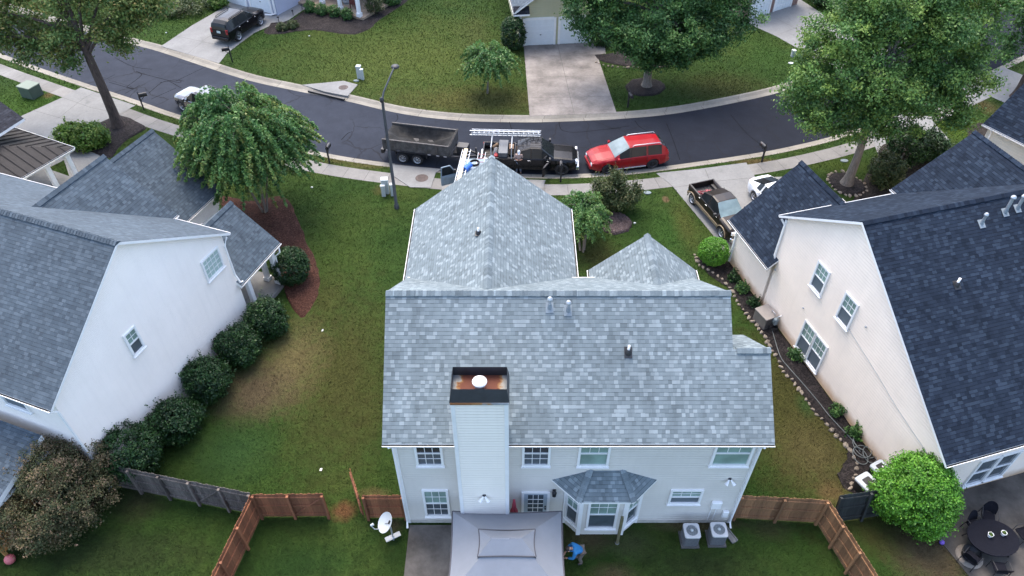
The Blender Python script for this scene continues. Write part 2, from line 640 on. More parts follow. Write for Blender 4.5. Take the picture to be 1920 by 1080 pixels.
def asphalt():
    t = NT('asphalt')
    po = t.pos()
    s3 = t.sep(po)
    n = t.noise(po, 0.25, 5, 0.6)
    c = t.ramp(n, [(0.3, (0.0128, 0.0156, 0.0225)), (0.7, (0.0165, 0.0198, 0.028))])
    # lighter, greyer asphalt on the left stretch, darker on the right
    f = t.ramp(t.math('MULTIPLY_ADD', s3[0], 1 / 70.0, 0.5), [(0.28, (1.9, 1.86, 1.8)), (0.5, (1.15, 1.15, 1.15)), (0.72, (0.78, 0.78, 0.82))])
    c = t.mix(1.0, c, f, 'MULTIPLY')
    v = t.new('ShaderNodeTexVoronoi', feature='DISTANCE_TO_EDGE')
    wv = t.new('ShaderNodeVectorMath', operation='ADD')
    nz = t.new('ShaderNodeTexNoise')
    nz.inputs['Scale'].default_value = 0.9
    nz.inputs['Detail'].default_value = 5
    t.link(po, nz.inputs['Vector'])
    t.link(po, wv.inputs[0])
    t.link(nz.outputs['Color'], wv.inputs[1])
    t.link(wv.outputs[0], v.inputs['Vector'])
    v.inputs['Scale'].default_value = 0.3
    gate = t.ramp(t.noise(po, 0.13, 2, 0.5), [(0.46, 0.0), (0.56, 1.0)])
    crack = t.math('MULTIPLY', t.ramp(v.outputs['Distance'], [(0.0, 1.0), (0.02, 0.0)]), gate)
    c = t.mix(t.math('MULTIPLY', crack, 0.75), c, (0.012, 0.012, 0.014))
    patch = t.noise(po, 0.8, 5, 0.7, 0.4)
    c = t.mix(1.0, c, t.ramp(patch, [(0.3, 0.84), (0.7, 1.14)]), 'MULTIPLY')
    g = t.noise(po, 60.0, 3, 0.85)
    c = t.mix(1.0, c, t.ramp(g, [(0.25, 0.7), (0.75, 1.3)]), 'MULTIPLY')
    t.color(c)
    t.set(Roughness=0.92)
    t.b.inputs['Specular IOR Level'].default_value = 0.12
    t.bump(g, 0.4, 0.01)
    return t.mat


M_ASPH = asphalt()
M_CRACK = mat('crack_seal', (0.008, 0.0085, 0.010), 0.95, 0.2, spec=0.05)


def strip_mesh(mb, a, b, matn=0):
    d = 0.0
    for i in range(len(a) - 1):
        L = ((a[i + 1] - a[i]).length + (b[i + 1] - b[i]).length) / 2
        mb.poly([a[i], a[i + 1], b[i + 1], b[i]], matn, [(d, 0), (d + L, 0), (d + L, 1), (d, 1)], True)
        d += L


def ribbon(mb, pts, wdt, z, matn=0):
    pts = setz([Vector(p) for p in pts], z)
    a, b = offset(pts, -wdt / 2), offset(pts, wdt / 2)
    for i in range(len(pts) - 1):
        mb.poly([a[i], a[i + 1], b[i + 1], b[i]], matn)


# deep ground under everything
mb = MB()
mb.poly([(-900, -300, -0.45), (900, -300, -0.45), (900, 1500, -0.45), (-900, 1500, -0.45)])
tag(mb.build('ground', M_GRASS), kind='structure')
# far and near land, each ending at the kerb
mb = MB()
far = setz(FO, 0.0)
mb.poly(far + [Vector((far[-1].x + 60, 900, 0)), Vector((far[0].x - 60, 900, 0))])
for i in range(len(far) - 1):
    mb.poly([far[i] - Vector((0, 0, .4)), far[i + 1] - Vector((0, 0, .4)), far[i + 1], far[i]])
tag(mb.build('lawn', M_GRASS), kind='structure')
mb = MB()
near = setz(NO, 0.0)
mb.poly([Vector((near[0].x - 60, -120, 0)), Vector((near[-1].x + 60, -120, 0))] + near[::-1])
for i in range(len(near) - 1):
    mb.poly([near[i + 1] - Vector((0, 0, .4)), near[i] - Vector((0, 0, .4)), near[i], near[i + 1]])
tag(mb.build('lawn', M_GRASS), kind='structure')
# road
mb = MB()
ra, rb = setz(FA, -0.13), setz(NA, -0.13)
mb.poly(ra[::-1] + rb)
road = tag(mb.build('road', M_ASPH), kind='structure')
mb = MB()
for line in [[(215, 108), (250, 125), (285, 130)], [(180, 158), (215, 140)], [(300, 155), (325, 150), (345, 152)], [(255, 133), (265, 141), (237, 163)], [(204, 154), (250, 167), (238, 163)],
             [(258, 136), (330, 154), (340, 152)], [(278, 175), (310, 152), (340, 165)], [(330, 152), (400, 118)], [(235, 175), (262, 160)], [(283, 186), (330, 165)], [(640, 262), (652, 250), (660, 247)],
             [(1048, 229), (1050, 238), (1056, 245), (1080, 248), (1130, 243), (1165, 240)], [(1250, 232), (1262, 262), (1275, 300)], [(1190, 226), (1200, 238), (1215, 246)], [(1370, 215), (1400, 250), (1428, 272)], [(955, 228), (960, 245)],
             [(744, 214), (746, 222), (741, 228)], [(1140, 242), (1180, 236)]]:
    ribbon(mb, catmull([P(u, v, -0.126) for u, v in line], 4), 0.05, -0.126)
mb.build('crack_seal', M_CRACK, road)
# rolled kerbs with gutter
for A, O, nm in ((FA, -0.72, 'kerb'), (NA, 0.6, 'kerb')):
    sg = -1 if O < 0 else 1
    mb = MB()
    prof = [(-0.02, -0.128), (abs(O) * 0.5, -0.11), (abs(O) * 0.68, -0.05), (abs(O) * 0.82, 0.0), (abs(O) + 0.02, 0.012)]
    L = [setz(offset(A, sg * d), z) for d, z in prof]
    for a, b in zip(L[:-1], L[1:]):
        strip_mesh(mb, a, b)
    tag(mb.build(nm, M_KERB), kind='structure')
# pavement on the near side
i0, i1 = 2, len(NA) - 2
mb = MB()
strip_mesh(mb, setz(offset(NA, 1.25), 0.014)[i0:i1], setz(offset(NA, 2.4), 0.014)[i0:i1])
tag(mb.build('pavement', M_WALK), kind='structure')


SOLID = []


def flat(name, px, z, m, kind='structure'):
    mb = MB()
    pts = [Vector((p[0], p[1], 0)) if isinstance(p, Vector) else P(*p) for p in px]
    mb.prism(pts, -0.05, z, 0)
    SOLID.append([(p.x, p.y) for p in pts])
    return tag(mb.build(name, m), kind=kind)


def joints(parent, lines, z, wd=0.03):
    mb = MB()
    for l in lines:
        ribbon(mb, [p if isinstance(p, Vector) else P(*p) for p in l], wd, z + 0.004)
    return mb.build('joint', M_JOINT, parent)


# driveways
d = flat('driveway', [(302, 87), (360, 48), (421, 13), (436, 2), (470, -14), (560, 6), (521, 30), (519, 43), (477, 62), (448, 83), (425, 101), (411, 119)], 0.02, M_CONC)
joints(d, [[(330, 68), (378, 78), (440, 91)], [(378, 80), (352, 101)], [(378, 78), (398, 65), (430, 45)]], 0.02)
flat('path', [(521, 30), (570, 1), (592, -14), (640, -12), (620, 8), (592, 12), (570, 18), (541, 38), (530, 42), (505, 43)], 0.024, M_CONC)
d = flat('driveway', [(993, 218), (982, 86), (1112, 80), (1156, 212)], 0.02, M_CONCD)
joints(d, [[(1045, 82), (1077, 215)], [(983, 106), (1118, 104)], [(988, 145), (1132, 142)], [(991, 184), (1144, 181)]], 0.02)
flat('path', [(1110, 87), (1134, 86), (1136, 101), (1116, 103)], 0.024, M_CONCD)
d = flat('driveway', [(1395, 40), (1485, 8), (1496, -4), (1540, 25), (1620, 85), (1700, 86), (1640, 113), (1588, 126), (1540, 118), (1501, 94), (1455, 68), (1415, 50)], 0.02, M_CONC)
joints(d, [[(1457, 66), (1510, 46)], [(1455, 35), (1492, 54), (1530, 78)]], 0.02)
d = flat('driveway', [(152, 164), (254, 198), (225, 213), (183, 232), (119, 265), (138, 292), (60, 330), (-40, 270), (42, 217), (117, 183)], 0.02, M_CONC)
joints(d, [[(62, 207), (115, 222), (183, 232)], [(117, 183), (170, 202), (225, 213)], [(183, 172), (158, 184), (110, 222)]], 0.02)
flat('path', [(119, 266), (138, 271), (187, 292), (182, 340), (135, 345), (120, 300)], 0.026, M_CONC)
RZ, LZ = R(15.8), R(-20.0)
RO, LO = Vector((15.89, 17.78, 0)), Vector((-16.85, 16.02, 0))


def rl(x, y, z=0):
    return RO + Matrix.Rotation(RZ, 3, 'Z') @ Vector((x, y, z))


def ll(x, y, z=0):
    return LO + Matrix.Rotation(LZ, 3, 'Z') @ Vector((x, y, z))


d = flat('driveway', [(1230, 325), (1263, 352), (1336, 440), rl(0.1, 13.3), rl(6.1, 13.3), (1500, 330), (1417, 334), (1399, 305), (1310, 317)], 0.02, M_CONC)
joints(d, [[(1263, 352), (1345, 340), (1417, 333)], [(1322, 318), (1332, 342), (1420, 420)], [(1243, 334), (1263, 352)]], 0.02)
flat('driveway', [(1628, 240), (1722, 198), (1780, 262), (1742, 272), (1690, 292), (1652, 306)], 0.02, M_CONC)
flat('driveway', [(1780, 176), (1880, 126), (1940, 150), (1900, 200), (1857, 181), (1815, 201)], 0.02, M_CONC)
d = flat('driveway', [Vector((-4.1, 27.9, 0)), Vector((2.1, 27.9, 0)), P(1016, 357), P(1023, 338), P(960, 336), P(870, 330), P(829, 325), P(828, 358)], 0.02, M_CONC)
joints(d, [[Vector((-1, 28, 0)), Vector((-1, 38, 0))], [Vector((-4, 32.5, 0)), Vector((2.1, 32.5, 0))]], 0.02)
# storm drain tops with round covers
M_COVER = mat('cast_iron', (0.06, 0.045, 0.042), 0.7, 0.3, 8, metal=0.2, bump=0.5)


def drain(px, cover, cr, label, throat):
    t = thing('storm_drain', label, 'storm drain', P(*cover))
    o = P(*cover)
    mb = MB(Matrix.Translation(-o))
    pts = [P(*q) for q in px]
    SOLID.append([(p.x, p.y) for p in pts])
    mb.prism(pts, -0.1, 0.05, 0)
    mb.build('slab', M_CONC, t)
    mb = MB()
    mb.lathe([(0.0, 0.062), (cr * 0.8, 0.062), (cr * 0.84, 0.056), (cr, 0.056), (cr, 0.04)], 28, cap=False, smooth=False)
    for k in range(4):
        mb.box((0, (k - 1.5) * cr * 0.36, 0.066), (cr * 1.1, 0.04, 0.008))
    mb.build('manhole_cover', M_COVER, t)
    a, b = throat
    a, b = P(*a), P(*b)
    dv = (b - a)
    mb = MB(Matrix.Translation(-o))
    m = (a + b) / 2
    mb.box((m.x, m.y, -0.02), (dv.length, 0.14, 0.12), 0, math.atan2(dv.y, dv.x))
    mb.build('throat', M_BLACK, t)
    return t


drain([(567, 160), (644, 152.5), (671, 159.5), (652, 181), (610, 173)], (644, 165), 0.36, 'pale concrete storm drain top with round cover on the far lawn', ((578, 170), (646, 186)))
drain([(732, 309), (780, 314), (828, 318), (817, 325), (808, 353), (769, 352), (735, 329)], (791, 335), 0.42, 'damp concrete storm drain top with rusty round cover behind the trailer', ((740, 309), (822, 319)))


def mulchmat(name, c0, c1, c2, sc=22):
    sc *= 0.42
    t = NT(name)
    po = t.pos()
    n = t.noise(po, sc, 4, 0.8, 1.0)
    c = t.ramp(n, [(0.36, c0), (0.5, c1), (0.64, c2)])
    c = t.mix(1.0, c, t.ramp(t.noise(po, 0.9, 4, 0.6), [(0.3, 0.7), (0.7, 1.3)]), 'MULTIPLY')
    t.color(c)
    t.set(Roughness=0.95)
    t.b.inputs['Specular IOR Level'].default_value = 0.15
    t.bump(n, 1.0, 0.08)
    return t.mat


M_MULCH = mulchmat('dark_mulch', (0.008, 0.007, 0.008), (0.021, 0.018, 0.018), (0.05, 0.042, 0.04))
M_STRAW = mulchmat('red_pine_straw', (0.016, 0.0075, 0.006), (0.052, 0.021, 0.0145), (0.11, 0.056, 0.04), 30)
M_GMULCH = mulchmat('grey_mulch', (0.025, 0.018, 0.018), (0.075, 0.055, 0.055), (0.15, 0.12, 0.12), 26)
M_SOIL = mulchmat('damp_soil', (0.01, 0.008, 0.007), (0.024, 0.02, 0.017), (0.05, 0.042, 0.035), 18)


def bed(px, m, h=0.06, n=7):
    """low mounded mulch bed"""
    c = [p if isinstance(p, Vector) else P(*p) for p in px]
    c = catmull(c + [c[0]], 5)[:-1]
    rs = random.Random(len(px))
    c = [p + Vector((rs.uniform(-.05, .05), rs.uniform(-.05, .05), 0)) for p in c]
    ctr = sum(c, Vector()) / len(c)
    SOLID.append([(p.x, p.y) for p in c])
    mb = MB()
    rings = [setz(c, -0.04), setz([p * 0.97 + ctr * 0.03 for p in c], h * 0.6), setz([p * 0.88 + ctr * 0.12 for p in c], h)]
    mb.grid(rings, 0, True, close_u=True)
    mb.poly(rings[2], 0)
    return tag(mb.build('mulch_bed', m), kind='structure')


bed([(181, 234), (224, 216), (272, 236), (266, 247), (240, 262), (222, 278), (205, 297), (160, 280), (121, 264), (150, 248)], M_MULCH, 0.07)
bed([(355, 412), (365, 385), (415, 366), (470, 376), (525, 366), (548, 385), (563, 420), (577, 455), (594, 492), (602, 528), (592, 568), (566, 598), (540, 560), (518, 500), (480, 470), (430, 440)], M_STRAW, 0.06)
bed([(1172, 163), (1183, 151), (1209, 147), (1236, 152), (1248, 163), (1238, 176), (1209, 181), (1181, 176)], M_MULCH, 0.1)
bed([(1551, 338), (1560, 326), (1590, 325), (1613, 340), (1624, 354), (1612, 366), (1588, 366), (1566, 355)], M_MULCH, 0.08)
bed([(1128, 402), (1144, 398), (1168, 402), (1184, 416), (1180, 432), (1160, 440), (1140, 438), (1128, 424)], M_GMULCH, 0.16)
bed([(505, 44), (540, 39), (572, 18), (592, 12), (640, 22), (676, 37), (690, 30), (722, 12), (760, -8), (768, 0), (712, 38), (695, 54), (664, 65), (626, 62), (588, 57), (552, 60), (520, 65), (492, 62)], M_MULCH, 0.05)
bed([(1113, 103), (1140, 101), (1180, 92), (1260, 96), (1300, 110), (1252, 126), (1190, 126), (1150, 121), (1122, 113)], M_MULCH, 0.05)
bed([(1690, 262), (1650, 275), (1648, 320), (1668, 352), (1720, 350), (1790, 300), (1770, 268)], M_SOIL, 0.04)
bed([(1812, 238), (1840, 230), (1870, 245), (1850, 280), (1818, 262)], M_SOIL, 0.04)
bed([(1640, 300), (1610, 355), (1600, 385), (1640, 380), (1680, 352), (1668, 310)], M_SOIL, 0.03)
STONES = [(1303, 478), (1312, 497), (1340, 515), (1365, 535), (1380, 560), (1395, 585), (1420, 612), (1437, 640), (1450, 660), (1465, 690), (1485, 715), (1505, 740), (1520, 765), (1545, 790), (1565, 815), (1590, 840), (1604, 865), (1606, 885), (1596, 905), (1592, 928)]
bed([P(*q) for q in STONES] + [rl(0.0, -2.2), rl(0.0, 0), rl(0, 4), rl(0, 8), rl(0, 12), rl(0, 13.4)], M_MULCH, 0.03)
# patios
d = flat('patio', [(768, 985), (757, 1085), (750, 1140), (1060, 1140), (1056, 985)], 0.03, M_PATIO)
d = flat('patio', [rl(1.35, -2.35), rl(12, -2.35), rl(12, -10), rl(0.5, -10), P(1753, 1003), P(1712, 935)], 0.03, M_PATIOD)


# ---------------------------------------------------------------- grass blades on the lawns
def inside(X, Y, poly):
    r = np.zeros(len(X), bool)
    n = len(poly)
    for i in range(n):
        x0, y0 = poly[i]
        x1, y1 = poly[(i + 1) % n]
        if y0 == y1:
            continue
        r ^= ((y0 > Y) != (y1 > Y)) & (X < (x1 - x0) * (Y - y0) / (y1 - y0) + x0)
    return r


def dist_line(X, Y, line):
    d = np.full(len(X), 1e9)
    for a, b in zip(line[:-1], line[1:]):
        vx, vy = b.x - a.x, b.y - a.y
        L2 = vx * vx + vy * vy + 1e-12
        tt = np.clip(((X - a.x) * vx + (Y - a.y) * vy) / L2, 0, 1)
        d = np.minimum(d, np.hypot(X - a.x - tt * vx, Y - a.y - tt * vy))
    return d


rg_ = np.random.RandomState(77)
NB = 620000
# denser close to the camera, thinner far away, over the part of the ground that shows
yy = 9.0 + 62.0 * rg_.rand(NB) ** 1.25
xx = (rg_.rand(NB) * 2 - 1) * (yy * 0.62 + 15.0)
ok = np.ones(NB, bool)
for pl_ in SOLID:
    ok &= ~inside(xx, yy, pl_)
xx, yy = xx[ok], yy[ok]
near_road = inside(xx, yy, [(p.x, p.y) for p in FO] + [(p.x, p.y) for p in NO[::-1]])
xx, yy = xx[~near_road], yy[~near_road]
dn = dist_line(xx, yy, NA)
ok = ~((dn > 1.22) & (dn < 2.43) & ~inside(xx, yy, [(p.x, p.y) for p in FA] + [(p.x, 900) for p in (FA[-1], FA[0])]))
xx, yy = xx[ok], yy[ok]
HOUSES_ = [[(-4.2, 14.7), (8.9, 14.7), (8.9, 23), (2.6, 23), (2.6, 27.8), (-4.4, 27.8)]]
for f_, o_, q_ in ((ll, 0, [(-16, .2), (-.2, .2), (-.2, 13.8), (-5, 13.8), (-5, 16.5), (-16, 16.5)]), (rl, 0, [(0, -2.4), (15, -2.4), (15, 10), (6, 13.4), (0, 13.4)])):
    HOUSES_.append([(f_(*p).x, f_(*p).y) for p in q_])
for pl_ in HOUSES_:
    k_ = ~inside(xx, yy, pl_)
    xx, yy = xx[k_], yy[k_]
nb = len(xx)
sc_ = 0.75 + 0.018 * yy
ln = rg_.uniform(0.035, 0.075, nb) * sc_
wd_ = rg_.uniform(0.012, 0.022, nb) * sc_
az = rg_.rand(nb) * 2 * PI
ti = rg_.uniform(0.35, 1.25, nb)
dx_, dy_, dz_ = np.cos(az) * np.sin(ti) * ln, np.sin(az) * np.sin(ti) * ln, np.cos(ti) * ln
px_, py_ = -np.sin(az) * wd_, np.cos(az) * wd_
V = np.zeros((nb, 3, 3), np.float32)
V[:, 0] = np.stack([xx - px_, yy - py_, np.zeros(nb)], 1)
V[:, 1] = np.stack([xx + px_, yy + py_, np.zeros(nb)], 1)
V[:, 2] = np.stack([xx + dx_, yy + dy_, dz_ + 0.004], 1)
me = bpy.data.meshes.new('grass')
me.vertices.add(nb * 3)
me.vertices.foreach_set('co', V.ravel())
me.loops.add(nb * 3)
me.loops.foreach_set('vertex_index', np.arange(nb * 3, dtype=np.int32))
me.polygons.add(nb)
me.polygons.foreach_set('loop_start', np.arange(0, nb * 3, 3, dtype=np.int32))
me.polygons.foreach_set('loop_total', np.full(nb, 3, dtype=np.int32))
me.materials.append(M_GRASS)
me.update()
go_ = bpy.data.objects.new('grass', me)
COL.objects.link(go_)
tag(go_, 'short mown grass of the lawns around the houses', 'grass', kind='stuff')
# ================================================================ houses
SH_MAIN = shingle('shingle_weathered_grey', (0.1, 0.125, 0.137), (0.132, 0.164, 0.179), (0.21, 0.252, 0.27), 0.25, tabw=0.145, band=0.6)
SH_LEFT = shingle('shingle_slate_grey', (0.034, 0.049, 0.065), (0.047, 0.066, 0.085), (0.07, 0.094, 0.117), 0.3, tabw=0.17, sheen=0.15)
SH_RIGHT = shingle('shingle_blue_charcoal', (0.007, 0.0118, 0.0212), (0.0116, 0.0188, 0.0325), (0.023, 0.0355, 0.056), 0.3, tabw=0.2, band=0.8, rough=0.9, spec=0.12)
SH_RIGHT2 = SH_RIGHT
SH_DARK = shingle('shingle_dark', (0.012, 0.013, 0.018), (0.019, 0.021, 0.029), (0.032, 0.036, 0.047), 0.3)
SD_MAIN = siding('siding_pale_grey', (0.63, 0.60, 0.55), 0.15)
SD_LEFT = siding('painted_brick_white', (0.87, 0.81, 0.74), 0.085, var=0.03)
SD_RIGHT = siding('siding_cream', (0.86, 0.745, 0.63), 0.15, stain=(0.42, 0.24, 0.1))
SD_YELLOW = siding('siding_yellow', (0.44, 0.42, 0.27), 0.18)
SD_LILAC = siding('siding_lilac_grey', (0.42, 0.44, 0.52), 0.16)
SD_BEIGE = siding('siding_beige', (0.52, 0.5, 0.43), 0.16)
M_FND = mat('foundation', (0.42, 0.40, 0.36), 0.9, 0.2, 2.0)
M_FLASH = mat('flashing', (0.18, 0.215, 0.24), 0.7, 0.2)
M_GUTIN = mat('gutter_inside_dark', (0.05, 0.045, 0.038), 0.9, 0.4, 8)  # plain dark colour for the inner faces of the gutters
M_DOOR = mat('door_paint', (0.36, 0.42, 0.47), 0.45, 0.08)
M_COPPER = mat('dark_steel', (0.022, 0.025, 0.03), 0.55, 0.3, 3)


def cap_strip(mb, a, b, hw=0.15, drop=0.1, step=0.145, seed=0, lift=0.045):
    """ridge cap shingles from a to b, each a bent piece lapping the next"""
    a, b = Vector(a), Vector(b)
    d = b - a
    n = max(1, int(d.length / step))
    t = d.normalized()
    side = Vector((-t.y, t.x, 0)).normalized()
    rs = random.Random(seed + int(a.x * 7) + n)
    for i in range(n):
        p0 = a + d * (i / n)
        p1 = a + d * ((i + 1.12) / n)
        l0, l1 = lift, lift + 0.022
        u0, v0 = rs.randint(0, 400) * 0.19 + 0.08, rs.randint(0, 200) * 0.143 + 0.03
        w0 = hw * rs.uniform(0.96, 1.04)
        for s in (1, -1):
            q = [p0 + Vector((0, 0, l0)), p1 + Vector((0, 0, l1)), p1 + side * s * w0 + Vector((0, 0, l1 - drop)), p0 + side * s * w0 + Vector((0, 0, l0 - drop))]
            if s < 0:
                q = q[::-1]
            mb.poly(q, 0, [(u0, v0), (u0 + .02, v0), (u0 + .02, v0 + .02), (u0, v0 + .02)])
            lp = [p1 + side * s * w0 + Vector((0, 0, l1 - drop)), p0 + side * s * w0 + Vector((0, 0, l0 - drop)), p0 + side * s * w0 + Vector((0, 0, l0 - drop - .05)), p1 + side * s * w0 + Vector((0, 0, l1 - drop - .05))]
            mb.poly(lp, 0, [(u0, v0 + .125)] * 4)
        # butt end of the piece
        e = [p1 + Vector((0, 0, l1)), p1 + side * w0 + Vector((0, 0, l1 - drop)), p1 + side * w0 + Vector((0, 0, l1 - drop - .03)), p1 - side * w0 + Vector((0, 0, l1 - drop - .03)), p1 - side * w0 + Vector((0, 0, l1 - drop))]
        mb.poly(e, 0, [(u0, v0 + .12)] * 5)


def gutter(mb, a, b, out, sz=0.085):
    """K-style gutter along an eave edge, open on top"""
    a, b = Vector(a), Vector(b)
    o = Vector(out).normalized()
    prof = [(0.0, 0.0), (0.0, -sz), (sz * 0.7, -sz), (sz, -0.02), (sz, 0.0), (sz - 0.02, 0.0), (sz - 0.02, -0.03), (sz * 0.6, -sz + 0.02), (0.02, -sz + 0.02), (0.02, 0.0)]
    for i_, (p, q) in enumerate(zip(prof, prof[1:] + prof[:1])):
        mb.poly([a + o * p[0] + Vector((0, 0, p[1])), b + o * p[0] + Vector((0, 0, p[1])), b + o * q[0] + Vector((0, 0, q[1])), a + o * q[0] + Vector((0, 0, q[1]))], 1 if i_ >= 6 else 0)
    for e in (a, b):
        mb.poly([e + o * p[0] + Vector((0, 0, p[1])) for p in prof[:5]], 0)


def gable(root, axis, a0, a1, b0, zb0, b1, zb1, br, zr, sh, sd, ov=0.3, rk0=0.25, rk1=0.25, M=None, wall_name='wall', gut=(1, 1), cap=True, wall_lo=0.0, fnd=True, wall=True, th=0.13, rext=(0, 0), names=('roof', 'wall')):
    """gabled block; b* are roof edge positions across the ridge, a* along it (roof edges, wall set in by rk/ov)"""
    def V(a, b, z):
        return Vector((a, b, z)) if axis == 'x' else Vector((b, a, z))
    M = M or Matrix.Identity(4)
    mb = MB(M)
    ax = V(1, 0, 0)
    mb.slab([V(a0, b0, zb0), V(a1, b0, zb0), V(a1 + rext[1], br, zr), V(a0 - rext[0], br, zr)], th, 0, 1, ax)
    mb.slab([V(a0, b1, zb1), V(a1, b1, zb1), V(a1 + rext[1], br, zr), V(a0 - rext[0], br, zr)], th, 0, 1, ax, (31.3, 11.7))
    roof = mb.build(names[0], [sh, M_WHITE], root)
    if cap:
        mb = MB(M)
        sl = (zr - zb0) / abs(br - b0)
        cap_strip(mb, V(a0, br, zr), V(a1, br, zr), 0.15, 0.15 * sl)
        mb.build('ridge_cap', sh, roof)
    if gut[0]:
        mb = MB(M)
        gutter(mb, V(a0, b0, zb0 - .03), V(a1, b0, zb0 - .03), V(0, -1 if b0 < br else 1, 0))
        mb.build('gutter', [M_WPAINT, M_GUTIN], roof)
    if gut[1]:
        mb = MB(M)
        gutter(mb, V(a0, b1, zb1 - .03), V(a1, b1, zb1 - .03), V(0, 1 if b1 > br else -1, 0))
        mb.build('gutter', [M_WPAINT, M_GUTIN], roof)
    if wall:
        mb = MB(M)
        w0, w1 = (b0 + ov, b1 - ov) if b0 < b1 else (b0 - ov, b1 + ov)
        s0 = (zr - zb0) / abs(br - b0)
        s1 = (zr - zb1) / abs(br - b1)
        zt0, zt1 = zb0 + ov * s0 - th - 0.01, zb1 + ov * s1 - th - 0.01
        zt = zr - th - 0.01
        c0, c1 = a0 + rk0, a1 - rk1
        lo = wall_lo
        for a in (c0, c1):
            mb.poly([V(a, w0, lo), V(a, w1, lo), V(a, w1, zt1), V(a, br, zt), V(a, w0, zt0)], 0)
        mb.poly([V(c0, w0, lo), V(c1, w0, lo), V(c1, w0, zt0), V(c0, w0, zt0)], 0)
        mb.poly([V(c0, w1, lo), V(c1, w1, lo), V(c1, w1, zt1), V(c0, w1, zt1)], 0)
        wo = mb.build(names[1], [sd], root)
        return roof, wo
    return roof, None


def frameM(o, out, M=None):
    """matrix with x = right (seen from outside), y = outward, z = up, at point o on a wall"""
    o, n = Vector(o), Vector(out).normalized()
    x = n.cross(Vector((0, 0, 1)))      # to the viewer's left when looking at the wall
    x = -x
    m = Matrix(((x.x, n.x, 0, o.x), (x.y, n.y, 0, o.y), (x.z, n.z, 1, o.z), (0, 0, 0, 1)))
    return (M @ m) if M else m


def window(root, Mw, wd, h, cols=3, rows=2, top=None, bot=None, sashes=2, fr=0.09, name='window', grid_bot=False):
    """sash window: glass panes, white frame with bars, sill"""
    top = top or M_GLASSG
    bot = bot or M_SCREEN
    g = MB(Mw)
    mid = h * 0.5
    y = 0.012
    if sashes == 2:
        g.poly([(-wd / 2, y, mid), (wd / 2, y, mid), (wd / 2, y, h), (-wd / 2, y, h)], 0)
        g.poly([(-wd / 2, y - .004, 0), (wd / 2, y - .004, 0), (wd / 2, y - .004, mid), (-wd / 2, y - .004, mid)], 1)
    else:
        g.poly([(-wd / 2, y, 0), (wd / 2, y, 0), (wd / 2, y, h), (-wd / 2, y, h)], 0)
    go = g.build(name, [top, bot], root)
    f = MB(Mw)
    d = 0.07
    f.box((-wd / 2 - fr / 2, d / 2, h / 2), (fr, d, h + 2 * fr))
    f.box((wd / 2 + fr / 2, d / 2, h / 2), (fr, d, h + 2 * fr))
    f.box((0, d / 2, h + fr / 2), (wd, d - .004, fr))
    f.box((0, d / 2, -fr / 2), (wd, d - .004, fr))
    if sashes == 2:
        f.box((0, 0.03, mid), (wd, 0.05, 0.05))
    z0, z1 = (mid, h) if sashes == 2 else (0, h)
    bw = 0.02
    spans = [(z0, z1)] + ([(0, mid)] if grid_bot else [])
    for za, zb in spans:
        for i in range(1, cols):
            f.box((-wd / 2 + wd * i / cols, 0.02, (za + zb) / 2), (bw, 0.02, zb - za))
        for j in range(1, rows):
            f.box((0, 0.019, za + (zb - za) * j / rows), (wd, 0.018, bw))
    f.build('frame', M_WHITE, go)
    s = MB(Mw)
    s.box((0, 0.06, -fr - 0.02), (wd + 2 * fr + 0.06, 0.12, 0.04))
    s.build('sill', M_WHITE, go)
    return go


def downspout(root, pts, r=0.045, parent_M=None, name='downspout'):
    mb = MB(parent_M)
    mb.tube(pts, r, 4, smooth=False)
    return mb.build(name, M_WPAINT, root)


def vent_pipe(root, p, h, r, M=None, slope=0.777, kind='metal', name='vent_pipe', tilt=(0, 0)):
    """roof pipe with flashing boot"""
    p = Vector(p)
    T = (M or Matrix.Identity(4)) @ Matrix.Translation(p)
    mb = MB(T)
    if kind == 'metal':
        mb.lathe([(r * 1.6, -0.12), (r * 1.25, 0.16), (r * 1.02, 0.2)], 14, cap=False)
        fl = 0.14
        mb.slab([(-fl, -fl * 1.2, -fl * 1.2 * slope + .03), (fl, -fl * 1.2, -fl * 1.2 * slope + .03), (fl, fl, fl * slope + .03), (-fl, fl, fl * slope + .03)], 0.015, 0, 0)
        o = mb.build(name, [M_FLASH], root)
        mb = MB(T)
        mb.lathe([(r, 0.0), (r, h - .12)], 14, cap=False)
        mb.lathe([(r * 0.9, h - .14), (r * 1.6, h - .12), (r * 1.65, h - .05), (r * 1.2, h - .03), (r * 1.2, h), (r * 0.2, h + .02)], 16)
        mb.build('pipe_cap', M_ALU, o)
    else:
        fl = 0.14
        mb.lathe([(0.14, -0.12), (0.11, 0.1), (0.06, 0.16)], 12, cap=False)
        mb.slab([(-fl, -fl * 1.3, -fl * 1.3 * slope + .025), (fl, -fl * 1.3, -fl * 1.3 * slope + .025), (fl, fl, fl * slope + .025), (-fl, fl, fl * slope + .025)], 0.012, 0, 0)
        o = mb.build(name, [M_BLACK], root)
        mb = MB(T)
        mb.lathe([(r, 0.0), (r, h), (r * 0.75, h), (r * 0.75, h - .05)], 12, cap=False)
        mb.build('pipe', M_WHITE, o)
    return o


def flood_light(root, Mw, name='flood_light'):
    """twin bell-shaped lamp heads on a round wall plate"""
    mb = MB(Mw)
    mb.lathe([(0.07, 0.0), (0.07, 0.03), (0.04, 0.05)], 12, axis='y')
    o = mb.build(name, M_BLACKM, root)
    for s in (-1, 1):
        m = MB(Mw)
        a, b = Vector((0.03 * s, 0.05, -0.01)), Vector((0.16 * s, 0.2, -0.14))
        m.tube([a, a + (b - a) * .4, a + (b - a) * .8, b], [0.03, 0.045, 0.07, 0.08], 10)
        m.build('lamp_head', M_WHITE, o)
    return o


